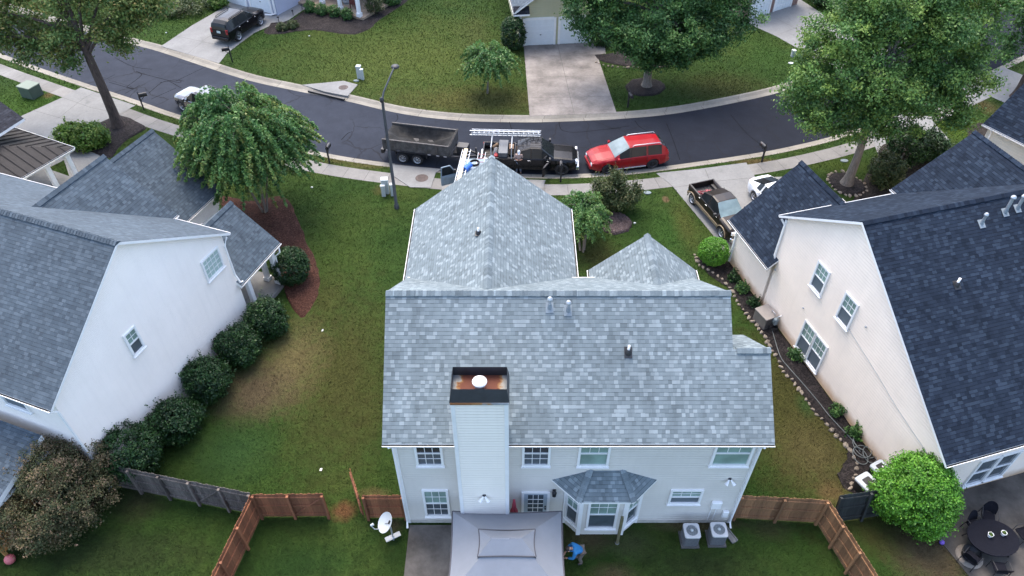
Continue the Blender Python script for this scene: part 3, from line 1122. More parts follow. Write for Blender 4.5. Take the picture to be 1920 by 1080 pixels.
# ---------------------------------------------------------------- main house
HM = thing('house', 'two-storey pale grey house with mottled light grey shingle roof and white siding chimney', 'house', (0, 0, 0))
SL = 0.777
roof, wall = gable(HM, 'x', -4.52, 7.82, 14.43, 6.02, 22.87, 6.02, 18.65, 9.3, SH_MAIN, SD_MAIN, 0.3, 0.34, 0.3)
# side block on the right: back roof plane runs on, ridge lower down
def zback(y):
    return 6.02 + SL * (y - 14.43)
mb = MB()
mb.slab([(7.82, 14.43, 6.02), (9.14, 14.43, 6.02), (9.14, 17.03, zback(17.03)), (7.82, 17.03, zback(17.03))], 0.16, 0, 1, (1, 0, 0))
mb.slab([(7.82, 17.03, zback(17.03)), (9.14, 17.03, zback(17.03)), (9.14, 19.4, zback(17.03) - 2.37 * SL), (7.82, 19.4, zback(17.03) - 2.37 * SL)], 0.16, 0, 1, (1, 0, 0), (9.3, 5.2))
ro2 = mb.build('roof', [SH_MAIN, M_WHITE], HM)
mb = MB()
cap_strip(mb, (7.95, 17.03, zback(17.03)), (9.14, 17.03, zback(17.03)), 0.15, 0.11)
mb.build('ridge_cap', SH_MAIN, ro2)
mb = MB()
gutter(mb, (7.82, 14.43, 5.99), (9.14, 14.43, 5.99), (0, -1, 0))
mb.build('gutter', [M_WPAINT, M_GUTIN], ro2)
mb = MB()
x0, x1, yb, yf = 7.52, 8.83, 14.73, 19.1
zt = zback(17.03) - 0.17
mb.poly([(x1, yb, 0), (x1, yf, 0), (x1, yf, zback(17.03) - 2.07 * SL - .17), (x1, 17.03, zt), (x1, yb, zback(yb) - .17)], 0)
mb.poly([(x0, yb, 0), (x1, yb, 0), (x1, yb, zback(yb) - .17), (x0, yb, zback(yb) - .17)], 0)
mb.poly([(x0, yf, 0), (x1, yf, 0), (x1, yf, zback(17.03) - 2.07 * SL - .17), (x0, yf, zback(17.03) - 2.07 * SL - .17)], 0)
mb.build('wall', SD_MAIN, HM)
# front wing and the small front gable
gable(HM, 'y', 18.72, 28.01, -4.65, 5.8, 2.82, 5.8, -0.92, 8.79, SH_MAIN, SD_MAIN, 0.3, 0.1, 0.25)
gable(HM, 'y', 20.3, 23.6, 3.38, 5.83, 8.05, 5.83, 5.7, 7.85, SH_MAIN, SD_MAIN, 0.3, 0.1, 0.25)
# corner boards, foundation
mb = MB()
for x, y in ((-4.19, 14.72), (8.84, 14.72)):
    mb.box((x, y, 3.0), (0.14, 0.06, 6.0))
mb.box((2.3, 14.715, 6.0), (13.1, 0.04, 0.2))
mb.build('corner_board', M_WHITE, HM)
mb = MB()
mb.box((2.32, 18.8, 0.1), (13.06, 8.2, 0.24))
mb.build('foundation', M_FND, HM)
downspout(HM, [(-4.3, 14.36, 5.9), (-4.24, 14.62, 5.55), (-4.24, 14.64, 0.25), (-4.22, 14.42, 0.08)])
downspout(HM, [(8.8, 14.36, 5.9), (8.82, 14.62, 5.55), (8.82, 14.64, 0.25), (8.84, 14.42, 0.08)])
# windows of the rear wall
def bw(x0, x1, z0, z1, **k):
    f = 0.09
    return window(HM, frameM(((x0 + x1) / 2, 14.73, z0 + f), (0, -1, 0)), x1 - x0 - 2 * f, z1 - z0 - 2 * f, **k)
bw(-3.5, -2.49, 4.23, 5.86, top=M_GLASSD, bot=M_GLASS, grid_bot=True)
bw(0.36, 1.39, 4.23, 5.86, top=M_GLASSD, bot=M_GLASS, grid_bot=True)
bw(2.38, 3.53, 4.21, 5.86, top=M_GLASSG, bot=M_GLASSG)
bw(7.23, 8.66, 4.23, 5.86, top=M_GLASSG, bot=M_GLASSG)
bw(-3.47, -2.46, 0.55, 2.55, grid_bot=True, bot=M_GLASS)
bw(6.1, 7.37, 1.52, 2.55)
# back door with glass panes
Md = frameM((0.92, 14.73, 0.2), (0, -1, 0))
mb = MB(Md)
mb.box((0, 0.02, 1.05), (0.9, 0.05, 2.1))
dr = mb.build('door', M_DOOR, HM)
mb = MB(Md)
for s in (-1, 1):
    mb.box((s * 0.5, 0.035, 1.07), (0.1, 0.07, 2.24))
mb.box((0, 0.035, 2.15), (0.9, 0.066, 0.1))
for i in range(1, 3):
    mb.box((-0.3 + i * 0.2, 0.055, 1.2), (0.025, 0.02, 1.6))
for j in range(1, 5):
    mb.box((0, 0.054, 0.4 + j * 0.32), (0.6, 0.018, 0.025))
mb.build('frame', M_WHITE, dr)
mb = MB(Md)
mb.poly([(-.3, .047, .4), (.3, .047, .4), (.3, .047, 2.0), (-.3, .047, 2.0)])
mb.build('pane', M_GLASS, dr)
mb = MB(Md)
mb.lathe([(0.035, 0.045), (0.02, 0.06), (0.035, 0.09), (0.02, 0.11)], 10, (0.39, 0, 1.0), 'y')
mb.lathe([(0.035, 0.045), (0.035, 0.07)], 10, (0.39, 0, 1.15), 'y')
mb.build('handle', M_BLACKM, dr)
# lantern beside the door
Ml = frameM((1.62, 14.73, 2.3), (0, -1, 0))
mb = MB(Ml)
mb.box((0, 0.02, 0.12), (0.12, 0.04, 0.24))
mb.lathe([(0.03, -0.02), (0.09, 0.02), (0.09, 0.24), (0.03, 0.32)], 8, (0, 0.14, 0))
mb.build('wall_lantern', M_BLACKM, HM)
flood_light(HM, frameM((8.2, 14.73, 3.3), (0, -1, 0)))
# meter boxes and conduits
mb = MB()
mb.rbox((8.03, 14.66, 1.5), (0.4, 0.14, 0.42), 0.04)
mb.tube([(7.9, 14.68, 1.3), (7.9, 14.68, 0.3)], 0.02, 6)
mb.tube([(8.1, 14.68, 1.3), (8.1, 14.68, 0.3)], 0.02, 6)
mb.build('meter_box', M_WPAINT, HM)
mb = MB()
mb.rbox((8.52, 14.66, 0.8), (0.24, 0.12, 0.4), 0.03)
mb.build('meter_box', M_WPAINT, HM)
# chimney chase
CX0, CX1, CY0, CY1 = -1.92, -0.13, 13.95, 15.0
mb = MB()
mb.box(((CX0 + CX1) / 2, (CY0 + CY1) / 2, 4.55), (CX1 - CX0, CY1 - CY0, 9.1))
ch = mb.build('chimney', siding('siding_chimney', (0.84, 0.79, 0.71), 0.15, var=0.03), HM)
mb = MB()
for x in (CX0 + .05, CX1 - .05):
    mb.box((x, CY0 - .012, 4.5), (0.12, 0.03, 9.0))
mb.box((CX0 - .012, CY0 + .05, 4.5), (0.03, 0.1, 9.0))
mb.box((CX1 + .012, CY0 + .05, 4.5), (0.03, 0.1, 9.0))
mb.build('corner_board', M_WHITE, ch)
# rusty cap pan inside a dark steel surround
t = NT('rusty_pan')
co = t.coord()
s3 = t.sep(co)
n = t.noise(co, 2.4, 5, 0.6, 0.6)
dx = t.math('ABSOLUTE', t.math('ADD', s3[0], 1.03))
f = t.math('ADD', t.math('MULTIPLY', dx, 0.75), t.math('MULTIPLY', n, 0.55))
t.color(t.ramp(f, [(0.5, (0.075, 0.016, 0.006)), (0.72, (0.095, 0.022, 0.007)), (0.78, (0.2, 0.1, 0.03)), (0.83, (0.22, 0.21, 0.19)), (0.95, (0.12, 0.135, 0.145))]))
t.set(Roughness=0.8)
M_RUST = t.mat
mb = MB()
mb.box(((CX0 + CX1) / 2, (CY0 + CY1) / 2, 9.12), (CX1 - CX0 - .02, CY1 - CY0 - .02, 0.06))
mb.build('cap_pan', M_RUST, ch)
mb = MB()
e = 0.05
X0, X1, Y0, Y1 = CX0 - e, CX1 + e, CY0 - e, CY1 + e
zt0, zt1 = 9.06, 9.56
iw = 0.16
def wedge(p_out0, p_out1, p_in0, p_in1):
    a, b = Vector((*p_out0, zt0)), Vector((*p_out1, zt0))
    c, d_ = Vector((*p_in1, zt1)), Vector((*p_in0, zt1))
    mb.poly([a, b, c, d_], 0)
    mb.poly([d_, c, Vector((*p_in1, zt0)), Vector((*p_in0, zt0))], 0)
mx = lambda x: x
wedge((X0, Y0), (X1, Y0), (X0 + iw * .5, Y0 + iw), (X1 - iw * .5, Y0 + iw))
wedge((X1, Y0), (X1, Y1), (X1 - iw * .5, Y0 + iw), (X1 - iw * .5, Y1 - iw * .6))
wedge((X1, Y1), (X0, Y1), (X1 - iw * .5, Y1 - iw * .6), (X0 + iw * .5, Y1 - iw * .6))
wedge((X0, Y1), (X0, Y0), (X0 + iw * .5, Y1 - iw * .6), (X0 + iw * .5, Y0 + iw))
mb.build('cap_surround', M_COPPER, ch)
mb = MB()
mb.box(((CX0 + CX1) / 2, CY0 - .03, 9.02), (CX1 - CX0 + .06, 0.06, 0.1))
t = NT('rust_stained_flashing')
n = t.noise(t.coord(), 2.2, 5, 0.7)
xx = t.sep(t.coord())[0]
t.color(t.ramp(t.math('ADD', n, t.math('MULTIPLY', xx, 0.25)), [(0.12, (0.22, 0.09, 0.03)), (0.25, (0.32, 0.18, 0.07)), (0.36, (0.22, 0.24, 0.26)), (0.6, (0.42, 0.45, 0.48))]))
t.set(Roughness=0.7)
mb.build('flashing', t.mat, ch)
mb = MB(Matrix.Translation((-1.02, 14.42, 9.14)))
mb.lathe([(0.16, 0.0), (0.16, 0.2), (0.19, 0.21), (0.19, 0.24), (0.16, 0.25), (0.16, 0.3)], 20, mat=0)
mb.lathe([(0.2, 0.3), (0.235, 0.33), (0.235, 0.36), (0.12, 0.43), (0.02, 0.45)], 24, mat=1)
mb.build('flue_cap', [M_GALV, mat('flue_white', (0.8, 0.8, 0.8), 0.4, 0.05)], ch)
flood_light(ch, frameM((-1.02, 13.95, 3.45), (0, -1, 0)), 'chimney_light')
# bay window with its own shingle roof
BYW, BYF = 14.73, 14.2
bx = [(2.1, BYW), (2.64, BYF), (4.36, BYF), (5.0, BYW)]
mb = MB()
for a, b in zip(bx[:-1], bx[1:]):
    mb.poly([(a[0], a[1], 0), (b[0], b[1], 0), (b[0], b[1], 3.15), (a[0], a[1], 3.15)], 0)
bay = mb.build('bay', SD_MAIN, HM)
mb = MB()
ze, zr_ = 3.22, 3.86
tl, tr_ = (1.5, BYW, ze), (5.48, BYW, ze)
fl_, fr_ = (2.44, 13.78, ze), (4.5, 13.78, ze)
rl_, rr_ = (2.9, BYW, zr_), (4.12, BYW, zr_)
mb.slab([fl_, fr_, rr_, rl_], 0.1, 0, 1)
mb.slab([tl, fl_, rl_], 0.1, 0, 1)
mb.slab([fr_, tr_, rr_], 0.1, 0, 1)
br_ = mb.build('bay_roof', [SH_MAIN, M_WHITE], HM)
for p_, q_, sd_ in ((fl_, rl_, 4), (fr_, rr_, 5)):
    mb = MB()
    cap_strip(mb, p_, q_, 0.12, 0.03, seed=sd_)
    mb.build('hip_cap', SH_MAIN, br_)
for p in bx:
    mb = MB()
    mb.box((p[0], p[1] - .01, 1.6), (0.16, 0.1, 3.1), 0, 0.0)
    mb.build('corner_board', M_WHITE, bay)
mid = lambda a, b: ((a[0] + b[0]) / 2, (a[1] + b[1]) / 2)
for (a, b, w_) in ((bx[0], bx[1], 0.5), (bx[1], bx[2], 1.0), (bx[2], bx[3], 0.56)):
    m_ = mid(a, b)
    dv = Vector((b[0] - a[0], b[1] - a[1], 0))
    out = Vector((dv.y, -dv.x, 0))
    window(bay, frameM((m_[0], m_[1], 0.65), out), w_, 2.0, cols=2 if w_ < .9 else 3, rows=2, bot=M_GLASS)
# roof pipes
vent_pipe(HM, (1.34, 18.2, zback(18.2)), 0.5, 0.06)
vent_pipe(HM, (2.0, 18.12, zback(18.12)), 0.46, 0.06)
vent_pipe(HM, (4.11, 16.95, zback(16.95)), 0.34, 0.045, kind='pvc')
vent_pipe(HM, (-1.37, 22.95, 8.79 - .45 * .8), 0.3, 0.045, kind='pvc', slope=0.0)

# ---------------------------------------------------------------- left house
TL = Matrix.Identity(4)
HL = thing('house', 'white painted brick house with slate grey roof and side porch on white columns', 'house', LO, LZ)
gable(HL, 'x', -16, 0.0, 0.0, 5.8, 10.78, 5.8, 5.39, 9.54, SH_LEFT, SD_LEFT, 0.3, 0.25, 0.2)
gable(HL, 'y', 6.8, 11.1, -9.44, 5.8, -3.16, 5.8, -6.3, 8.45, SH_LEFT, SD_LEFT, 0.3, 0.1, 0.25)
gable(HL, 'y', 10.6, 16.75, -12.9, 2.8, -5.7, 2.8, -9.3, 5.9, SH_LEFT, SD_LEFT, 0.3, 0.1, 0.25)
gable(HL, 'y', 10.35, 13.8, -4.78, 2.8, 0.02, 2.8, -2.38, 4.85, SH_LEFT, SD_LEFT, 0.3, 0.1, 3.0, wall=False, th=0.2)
mb = MB()
mb.box((-2.38, 12.1, 2.5), (4.3, 3.1, 0.2))
mb.build('porch_beam', M_WHITE, HL)
mb = MB()
mb.box((-2.4, 12.1, 0.12), (4.6, 3.2, 0.24))
mb.build('porch_floor', M_CONC, HL)
for x, y in ((-0.38, 13.35), (-1.1, 13.35), (-0.38, 11.2)):
    mb = MB()
    mb.rbox((x, y, 1.35), (0.24, 0.24, 2.25), 0.02)
    mb.box((x, y, 0.33), (0.34, 0.34, 0.2))
    mb.box((x, y, 2.36), (0.34, 0.34, 0.12))
    mb.build('porch_column', M_WHITE, HL)
downspout(HL, [(0.05, 13.6, 2.72), (0.1, 13.5, 2.4), (-0.12, 13.36, 2.2), (-0.2, 13.36, 0.3)], 0.04)
downspout(HL, [(-0.05, 10.6, 5.7), (-0.1, 10.35, 5.3), (-0.1, 10.35, 3.5), (0.02, 10.4, 3.0), (0.05, 10.55, 2.95)], 0.05)
window(HL, frameM((-0.2, 9.39, 4.45), (1, 0, 0)), 1.05, 1.05, 4, 4, top=mat('pale_blind', (0.36, 0.47, 0.44), 0.3, 0.08), sashes=1)
window(HL, frameM((-0.2, 4.22, 4.55), (1, 0, 0)), 0.5, 1.1, 2, 2, bot=M_GLASS)
downspout(HL, [(-0.1, -0.05, 5.7), (-0.16, 0.25, 5.35), (-0.16, 0.27, 0.2), (-0.1, 0.0, 0.1)], 0.05)
# lower rear wing with timber deck below
mb = MB()
mb.slab([(-7, -0.1, 3.6), (-1.6, -0.1, 3.6), (-1.6, -2.9, 2.75), (-7, -2.9, 2.75)], 0.25, 0, 1, (1, 0, 0))
mb.build('porch_roof', [SH_LEFT, M_WHITE], HL)
mb = MB()
mb.box((-4.3, -1.5, 2.45), (5.2, 2.6, 0.12))
mb.build('porch_ceiling', M_WHITE, HL)
window(HL, frameM((-2.6, 0.3, 4.5), (0, -1, 0)), 1.1, 0.9, 2, 2, top=M_GLASS)
M_DECKW = mat('warm_wood', (0.32, 0.17, 0.05), 0.7, 0.3, 5)
mb = MB()
for i in range(24):
    mb.box((-4.4, -0.2 - i * 0.145, 0.5), (5.4, 0.135, 0.04))
mb.box((-4.4, -3.65, 0.9), (5.4, 0.05, 0.09))
mb.box((-4.4, -3.65, 1.4), (5.4, 0.09, 0.04))
for i in range(40):
    mb.box((-7.05 + i * 0.136, -3.65, 0.95), (0.035, 0.035, 0.9))
for i in range(16):
    mb.box((-1.72, -0.3 - i * 0.22, 0.95), (0.035, 0.035, 0.9))
mb.box((-1.72, -1.9, 1.4), (0.09, 3.5, 0.04))
for x in (-7, -4.3, -1.72):
    mb.box((x, -3.64, 1.3), (0.12, 0.12, 2.6))
mb.build('deck', M_DECKW, HL)

# ---------------------------------------------------------------- right house
HR = thing('house', 'cream sided house with dark blue-charcoal shingle roof and three windows in its tall side wall', 'house', RO, RZ)
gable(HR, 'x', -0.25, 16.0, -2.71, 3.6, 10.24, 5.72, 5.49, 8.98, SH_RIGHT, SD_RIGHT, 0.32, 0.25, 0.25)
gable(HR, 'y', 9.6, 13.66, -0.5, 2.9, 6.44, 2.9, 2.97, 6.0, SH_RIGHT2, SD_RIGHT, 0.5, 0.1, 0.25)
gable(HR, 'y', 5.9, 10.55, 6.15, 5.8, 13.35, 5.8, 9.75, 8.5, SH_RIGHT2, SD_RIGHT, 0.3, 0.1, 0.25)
mb = MB()
mb.box((8.0, 3.95, 0.1), (15.98, 12.5, 0.2))
mb.build('foundation', mat('clay_stained_foundation', (0.42, 0.27, 0.14), 0.9, 0.25, 2), HR)
window(HR, frameM((0.0, 6.67, 4.05), (-1, 0, 0)), 0.74, 1.35, 3, 2)
window(HR, frameM((0.0, 4.56, 4.0), (-1, 0, 0)), 0.74, 1.4, 3, 2)
for y in (6.06, 5.14):
    window(HR, frameM((0.0, y, 0.38), (-1, 0, 0)), 0.78, 1.72, 3, 2)
downspout(HR, [(-0.2, 10.1, 5.6), (-0.06, 9.9, 5.3), (-0.06, 9.9, 3.4), (-0.05, 9.75, 3.1)], 0.05)
downspout(HR, [(-0.3, 13.5, 2.8), (-0.06, 13.3, 2.5), (-0.06, 13.3, 0.1)], 0.05)
for p_, d_ in (((-0.02, 13.33, 1.35), (0.05, 0.16, 2.5)), ((-0.02, 9.95, 4.3), (0.05, 0.14, 2.6))):
    mb = MB()
    mb.box(p_, d_)
    mb.build('corner_board', M_WHITE, HR)
mb = MB()
mb.tube(catmull([(-0.02, 4.0, 4.1), (-0.02, 3.9, 4.0), (-0.02, 1.9, 3.6), (-0.02, 0.2, 3.2), (-0.02, -1.9, 2.9)], 6), 0.009, 5)
mb.build('cable', M_GREY, HR)
for y, z in ((6.95, 2.55), (9.6, 2.7), (3.35, 4.95)):
    mb = MB()
    mb.lathe([(0.05, 0), (0.05, 0.04), (0.02, 0.06)], 10, (0, 0, 0), 'y')
    o = mb.build('wall_vent', M_GREY, HR)
    o.location = (-0.01, y, z)
    o.rotation_euler = (0, 0, PI / 2)
sR = 0.652
for x, y, h, r, k in ((5.05, 4.62, 0.55, 0.055, 'metal'), (6.35, 4.85, 0.85, 0.065, 'metal'), (7.0, 4.9, 0.7, 0.065, 'metal'), (2.9, 2.75, 0.35, 0.05, 'pvc')):
    vent_pipe(HR, (x, y, 8.98 - (5.49 - y) * sR), h, r, slope=sR, kind=k)
# patio side
Mp = lambda x, z: frameM((x, -2.39, z), (0, -1, 0))
for x in (2.75, 3.75):
    window(HR, Mp(x, 0.55), 0.85, 1.75, 1, 1, top=M_GLASS, bot=M_GLASS)
mb = MB(Mp(6.2, 0.05))
mb.box((0, 0.03, 1.05), (0.9, 0.06, 2.1))
dr = mb.build('door', M_WHITE, HR)
mb = MB(Mp(6.2, 0.05))
for i in range(2):
    for j in range(4):
        mb.box((-0.2 + 0.4 * i, 0.062, 0.5 + j * 0.42), (0.3, 0.01, 0.32))
mb.build('pane', M_GLASS, dr)
mb = MB(Mp(5.2, 1.9))
mb.box((0, 0.02, 0.0), (0.14, 0.04, 0.3))
mb.lathe([(0.04, -0.16), (0.12, -0.12), (0.12, 0.12), (0.04, 0.2)], 6, (0, 0.18, 0))
mb.build('wall_lantern', M_BLACKM, HR)

# ---------------------------------------------------------------- next house up the street on the right
fo = Vector((26.37, 35.71, 0))
HF = thing('house', 'beige sided house with blue-grey roof behind the cream house', 'house', fo, R(31))
gable(HF, 'y', -11, 0.0, 0.0, 5.8, 9.0, 5.8, 4.5, 9.3, SH_RIGHT2, SD_BEIGE, 0.35, 0.25, 0.25)
downspout(HF, [(0.1, -0.4, 5.7), (0.32, -0.5, 5.4), (0.32, -0.5, 0.2)], 0.05)

# ---------------------------------------------------------------- porch house at far left
gp = P(137, 277, 2.7)
g1, g2 = P(25, 240, 2.7), P(45, 330, 2.7)
d1, d2 = (g1 - gp).normalized(), (g2 - gp).normalized()
HG = thing('house', 'house at the left edge with dark standing-seam porch roof on white posts', 'house', (gp.x, gp.y, 0), 0)
mb = MB()
p0 = Vector((0, 0, 2.7))
hipd = (d1 + d2).normalized()
L1, L2 = 7.5, 4.6
top = p0 + hipd * 3.9 + Vector((0, 0, 0.95))
a1 = p0 + d1 * L1
a2 = p0 + d2 * L2
t1 = top + d1 * (L1 - 2.4)
t2 = top + d2 * (L2 - 2.4)
mb.slab([p0, a1, t1, top], 0.08, 0, 1)
mb.slab([p0, top, t2, a2], 0.08, 0, 1)
M_SEAM = mat('bronze_metal_roof', (0.0125, 0.011, 0.0115), 0.8, 0.3, 4)
ro = mb.build('porch_roof', [M_SEAM, M_WHITE], HG)
mb = MB()
nseam = 13
for i in range(1, nseam):
    q = p0.lerp(a1, i / nseam)
    inn = (top - p0) - d1 * (top - p0).dot(d1)
    end = q + inn
    k = min(1.0, (i / nseam) * L1 / max(0.01, (top - p0).dot(d1)))
    end = q + inn * min(1.0, k)
    mb.tube([q + Vector((0, 0, .03)), end + Vector((0, 0, .03))], 0.03, 4, smooth=False)
for i in range(1, 9):
    q = p0.lerp(a2, i / 9)
    inn = (top - p0) - d2 * (top - p0).dot(d2)
    k = min(1.0, (i / 9) * L2 / max(0.01, (top - p0).dot(d2)))
    mb.tube([q + Vector((0, 0, .03)), q + inn * k + Vector((0, 0, .03))], 0.03, 4, smooth=False)
mb.build('seam', M_SEAM, ro)
for a, b in ((p0, a1), (p0, a2)):
    mb = MB()
    n_ = (b - a).normalized().cross(Vector((0, 0, 1)))
    if n_.dot(hipd) > 0:
        n_ = -n_
    gutter(mb, a - Vector((0, 0, .02)), b - Vector((0, 0, .02)), n_, 0.13)
    mb.build('gutter', [M_WPAINT, M_GUTIN], ro)
for k in (0.06, 0.36, 0.7):
    q = p0.lerp(a2, k) + hipd * 0.3
    mb = MB()
    ang = math.atan2(d2.y, d2.x)
    mb.box((q.x, q.y, 1.3), (0.26, 0.26, 2.6), 0, ang)
    mb.box((q.x, q.y, 2.5), (0.36, 0.36, 0.16), 0, ang)
    mb.build('porch_post', M_WHITE, HG)
mb = MB()
f0, f1, f2 = p0 + hipd * .2, a1 + hipd * .3, a2 + hipd * .3
mb.prism([f0, f1, f1 + d2 * (L2 - .5), f2], 0.0, 0.2)
mb.build('porch_floor', M_CONC, HG)
# body of that house: wall box and dark gable roof beyond
c = top + hipd * 0.1
mb = MB()
w1, w2_ = c + d1 * 7, c + d2 * 7
wq = [c - Vector((0, 0, c.z)), w1 - Vector((0, 0, w1.z)), w1 + d2 * 7 - Vector((0, 0, (w1 + d2 * 7).z)), w2_ - Vector((0, 0, w2_.z))]
mb.prism(wq, 0.0, 5.4)
mb.build('wall', SD_LEFT, HG)
q0 = P(45, 222, 4.2)
o = Vector((gp.x, gp.y, 0))
r0 = q0 - o
q1 = P(20, 238, 4.2) - o
e = (q1 - r0).normalized()
up = Vector((-0.75, -0.1, 0.75))
mb = MB()
mb.slab([r0, r0 + e * 5, r0 + e * 5 + d1 * 6 + Vector((0, 0, 3)), r0 + d1 * 6 + Vector((0, 0, 3))], 0.16, 0, 1)
mb.build('roof', [SH_DARK, M_WHITE], HG)

# ---------------------------------------------------------------- houses across the street
# white house with a porch and a two-car garage
c0, c1, c2 = P(521, 29), P(437, 6), P(571, 0)
yd = (c1 - c0).normalized()
ang = math.atan2(c1.y - c0.y, c1.x - c0.x)
HH = thing('house', 'white-trimmed house with double garage and columned porch across the street', 'house', c0, ang)
inv = Matrix.Rotation(-ang, 4, 'Z') @ Matrix.Translation(-c0)
sx = inv @ c2
flip = -1 if sx.y < 0 else 1
L = (c1 - c0).length + 1.0
mb = MB()
mb.prism([(0, 0), (L, 0), (L, flip * 7), (0, flip * 7)], 0.0, 3.0)
mb.build('wall', SD_LILAC, HH)
M_GDOOR = mat('garage_door_white', (0.66, 0.7, 0.72), 0.45, 0.04)


def garage_door(root, Mg, w_, h_, rows=4, cols=8):
    mb = MB(Mg)
    mb.box((0, 0.015, h_ / 2), (w_, 0.03, h_))
    for j in range(rows):
        for i in range(cols):
            mb.box((-w_ / 2 + (i + .5) * w_ / cols, 0.035, (j + .5) * h_ / rows), (w_ / cols * .78, 0.022, h_ / rows * .68), 0)
    g = mb.build('garage_door', M_GDOOR, root)
    mb = MB(Mg)
    for s in (-1, 1):
        mb.box((s * (w_ / 2 + .09), 0.04, h_ / 2 + .05), (0.18, 0.08, h_ + .2))
    mb.box((0, 0.04, h_ + .1), (w_, 0.076, 0.2))
    mb.build('frame', M_WHITE, g)
    mb = MB(Mg)
    mb.box((0.1, 0.06, 0.9), (0.12, 0.05, 0.05))
    mb.build('handle', M_BLACKM, g)
    return g


ow = (0, -flip, 0)
for k in (0.29, 0.76):
    garage_door(HH, frameM((L * k, 0, 0), ow), 2.35, 2.15)
mb = MB()
mb.slab([(-0.4, -flip * .4, 2.95), (L + .4, -flip * .4, 2.95), (L + .4, flip * 4, 5.6), (-.4, flip * 4, 5.6)], 0.2, 0, 1)
mb.slab([(-0.4, flip * 8, 2.95), (L + .4, flip * 8, 2.95), (L + .4, flip * 4, 5.6), (-.4, flip * 4, 5.6)], 0.2, 0, 1)
mb.build('roof', [SH_LEFT, M_WHITE], HH)
downspout(HH, [(0.1, -flip * .45, 2.9), (0.1, -flip * .12, 2.6), (0.1, -flip * .12, 0.2), (0.5, -flip * .3, 0.06), (1.0, -flip * .5, 0.06)], 0.09)
pc = [inv @ P(*q) for q in [(560, 9), (600, 21), (640, 29), (681, 39), (726, 14), (760, -10), (690, -60), (590, -30)]]
mb = MB()
mb.prism(pc, 0.0, 0.25)
mb.build('porch_floor', mat('tan_porch', (0.32, 0.24, 0.17), 0.8, 0.2), HH)
for px in [(606, 13), (640, 24), (675, 36)]:
    q = inv @ P(*px)
    mb = MB()
    mb.rbox((q.x, q.y, 1.6), (0.28, 0.28, 2.7), 0.02)
    mb.box((q.x, q.y, 0.42), (0.4, 0.4, 0.34))
    mb.box((q.x, q.y, 2.85), (0.38, 0.38, 0.14))
    mb.build('porch_column', M_WHITE, HH)
w0, w1, w2_, w3 = [inv @ P(*q) for q in [(596, -34), (708, 10), (760, -20), (660, -70)]]
mb = MB()
mb.prism([w0, w1, w2_, w3], 0.0, 5.4)
mb.build('wall', SD_LILAC, HH)
rp = [inv @ P(*q) for q in [(570, -16), (681, 39), (770, -14), (660, -80)]]
mb = MB()
rz0, rz1 = 2.95, 3.5
m1, m2 = (rp[0] + rp[3]) / 2, (rp[1] + rp[2]) / 2
Z = lambda p, z: Vector((p.x, p.y, z))
mb.slab([Z(rp[0], rz0), Z(rp[1], rz0), Z(w1, rz1), Z(w0, rz1)], 0.18, 0, 1)
mb.build('porch_roof', [SH_LEFT, M_WHITE], HH)
mb = MB()
mb.slab([Z(w0, 5.4), Z(w1, 5.4), Z((w1 + w2_) / 2, 7.6), Z((w0 + w3) / 2, 7.6)], 0.18, 0, 1)
mb.slab([Z(w3, 5.4), Z(w2_, 5.4), Z((w1 + w2_) / 2, 7.6), Z((w0 + w3) / 2, 7.6)], 0.18, 0, 1)
mb.build('roof', [SH_LEFT, M_WHITE], HH)
nw = (w1 - w0)
nw = Vector((nw.y, -nw.x, 0)).normalized()
window(HH, frameM(Z(w0.lerp(w1, 0.75), 0.9), nw), 1.0, 1.5, 2, 2, top=M_GLASSD, bot=M_GLASSD)

# yellow garage house
c0, c1 = P(974, 86), P(1117, 79)
ang = math.atan2(c1.y - c0.y, c1.x - c0.x)
HY = thing('house', 'pale yellow sided house with two white garage doors across the street', 'house', c0, ang)
L = (c1 - c0).length
gable(HY, 'y', -0.45, 13, -0.5, 2.95, L + .5, 2.95, L / 2, 2.95 + (L / 2 + .5) * .72, SH_LEFT, SD_YELLOW, 0.5, 0.45, 0.25)
for u0, u1 in ((1019, 1039), (1048, 1104)):
    pass
inv = Matrix.Rotation(-ang, 4, 'Z') @ Matrix.Translation(-c0)
for a_, b_ in (((984, 85), (1037, 83)), ((1049, 82), (1104, 80))):
    qa, qb = inv @ P(*a_), inv @ P(*b_)
    garage_door(HY, frameM(((qa.x + qb.x) / 2, 0, 0), (0, -1, 0)), qb.x - qa.x, 2.15, 5, 6)
mb = MB()
mb.slab([(-0.55, -0.5, 2.85), (0.75, -0.5, 2.85), (0.75, -0.02, 3.35), (-0.55, -0.02, 3.35)], 0.14, 0, 1)
mb.build('eave_return', [SH_DARK, M_WHITE], HY)
for x in (0.05, L - 0.05):
    mb = MB()
    mb.box((x, -0.02, 1.4), (0.2, 0.06, 2.8))
    mb.build('corner_board', M_WHITE, HY)

# brick garage house
c0, c1 = P(1398, 38), P(1494, 8)
ang = math.atan2(c1.y - c0.y, c1.x - c0.x)
HB = thing('house', 'brick house with a white double garage behind the dark oak', 'house', c0, ang)
L = (c1 - c0).length
t = NT('red_brick')
bt = t.new('ShaderNodeTexBrick')
sc = t.sep(t.coord())
t.link(t.comb(t.math('ADD', sc[0], sc[1]), sc[2], 0), bt.inputs['Vector'])
bt.inputs['Scale'].default_value = 4.5
bt.inputs['Color1'].default_value = (0.16, 0.075, 0.06, 1)
bt.inputs['Color2'].default_value = (0.23, 0.12, 0.09, 1)
bt.inputs['Mortar'].default_value = (0.3, 0.28, 0.26, 1)
t.color(bt.outputs[0])
t.set(Roughness=0.9)
M_BRICK = t.mat
gable(HB, 'y', -0.3, 11, -0.4, 2.95, L + .4, 2.95, L / 2, 2.95 + (L / 2 + .4) * .72, SH_LEFT, M_BRICK, 0.4, 0.3, 0.25)
inv = Matrix.Rotation(-ang, 4, 'Z') @ Matrix.Translation(-c0)
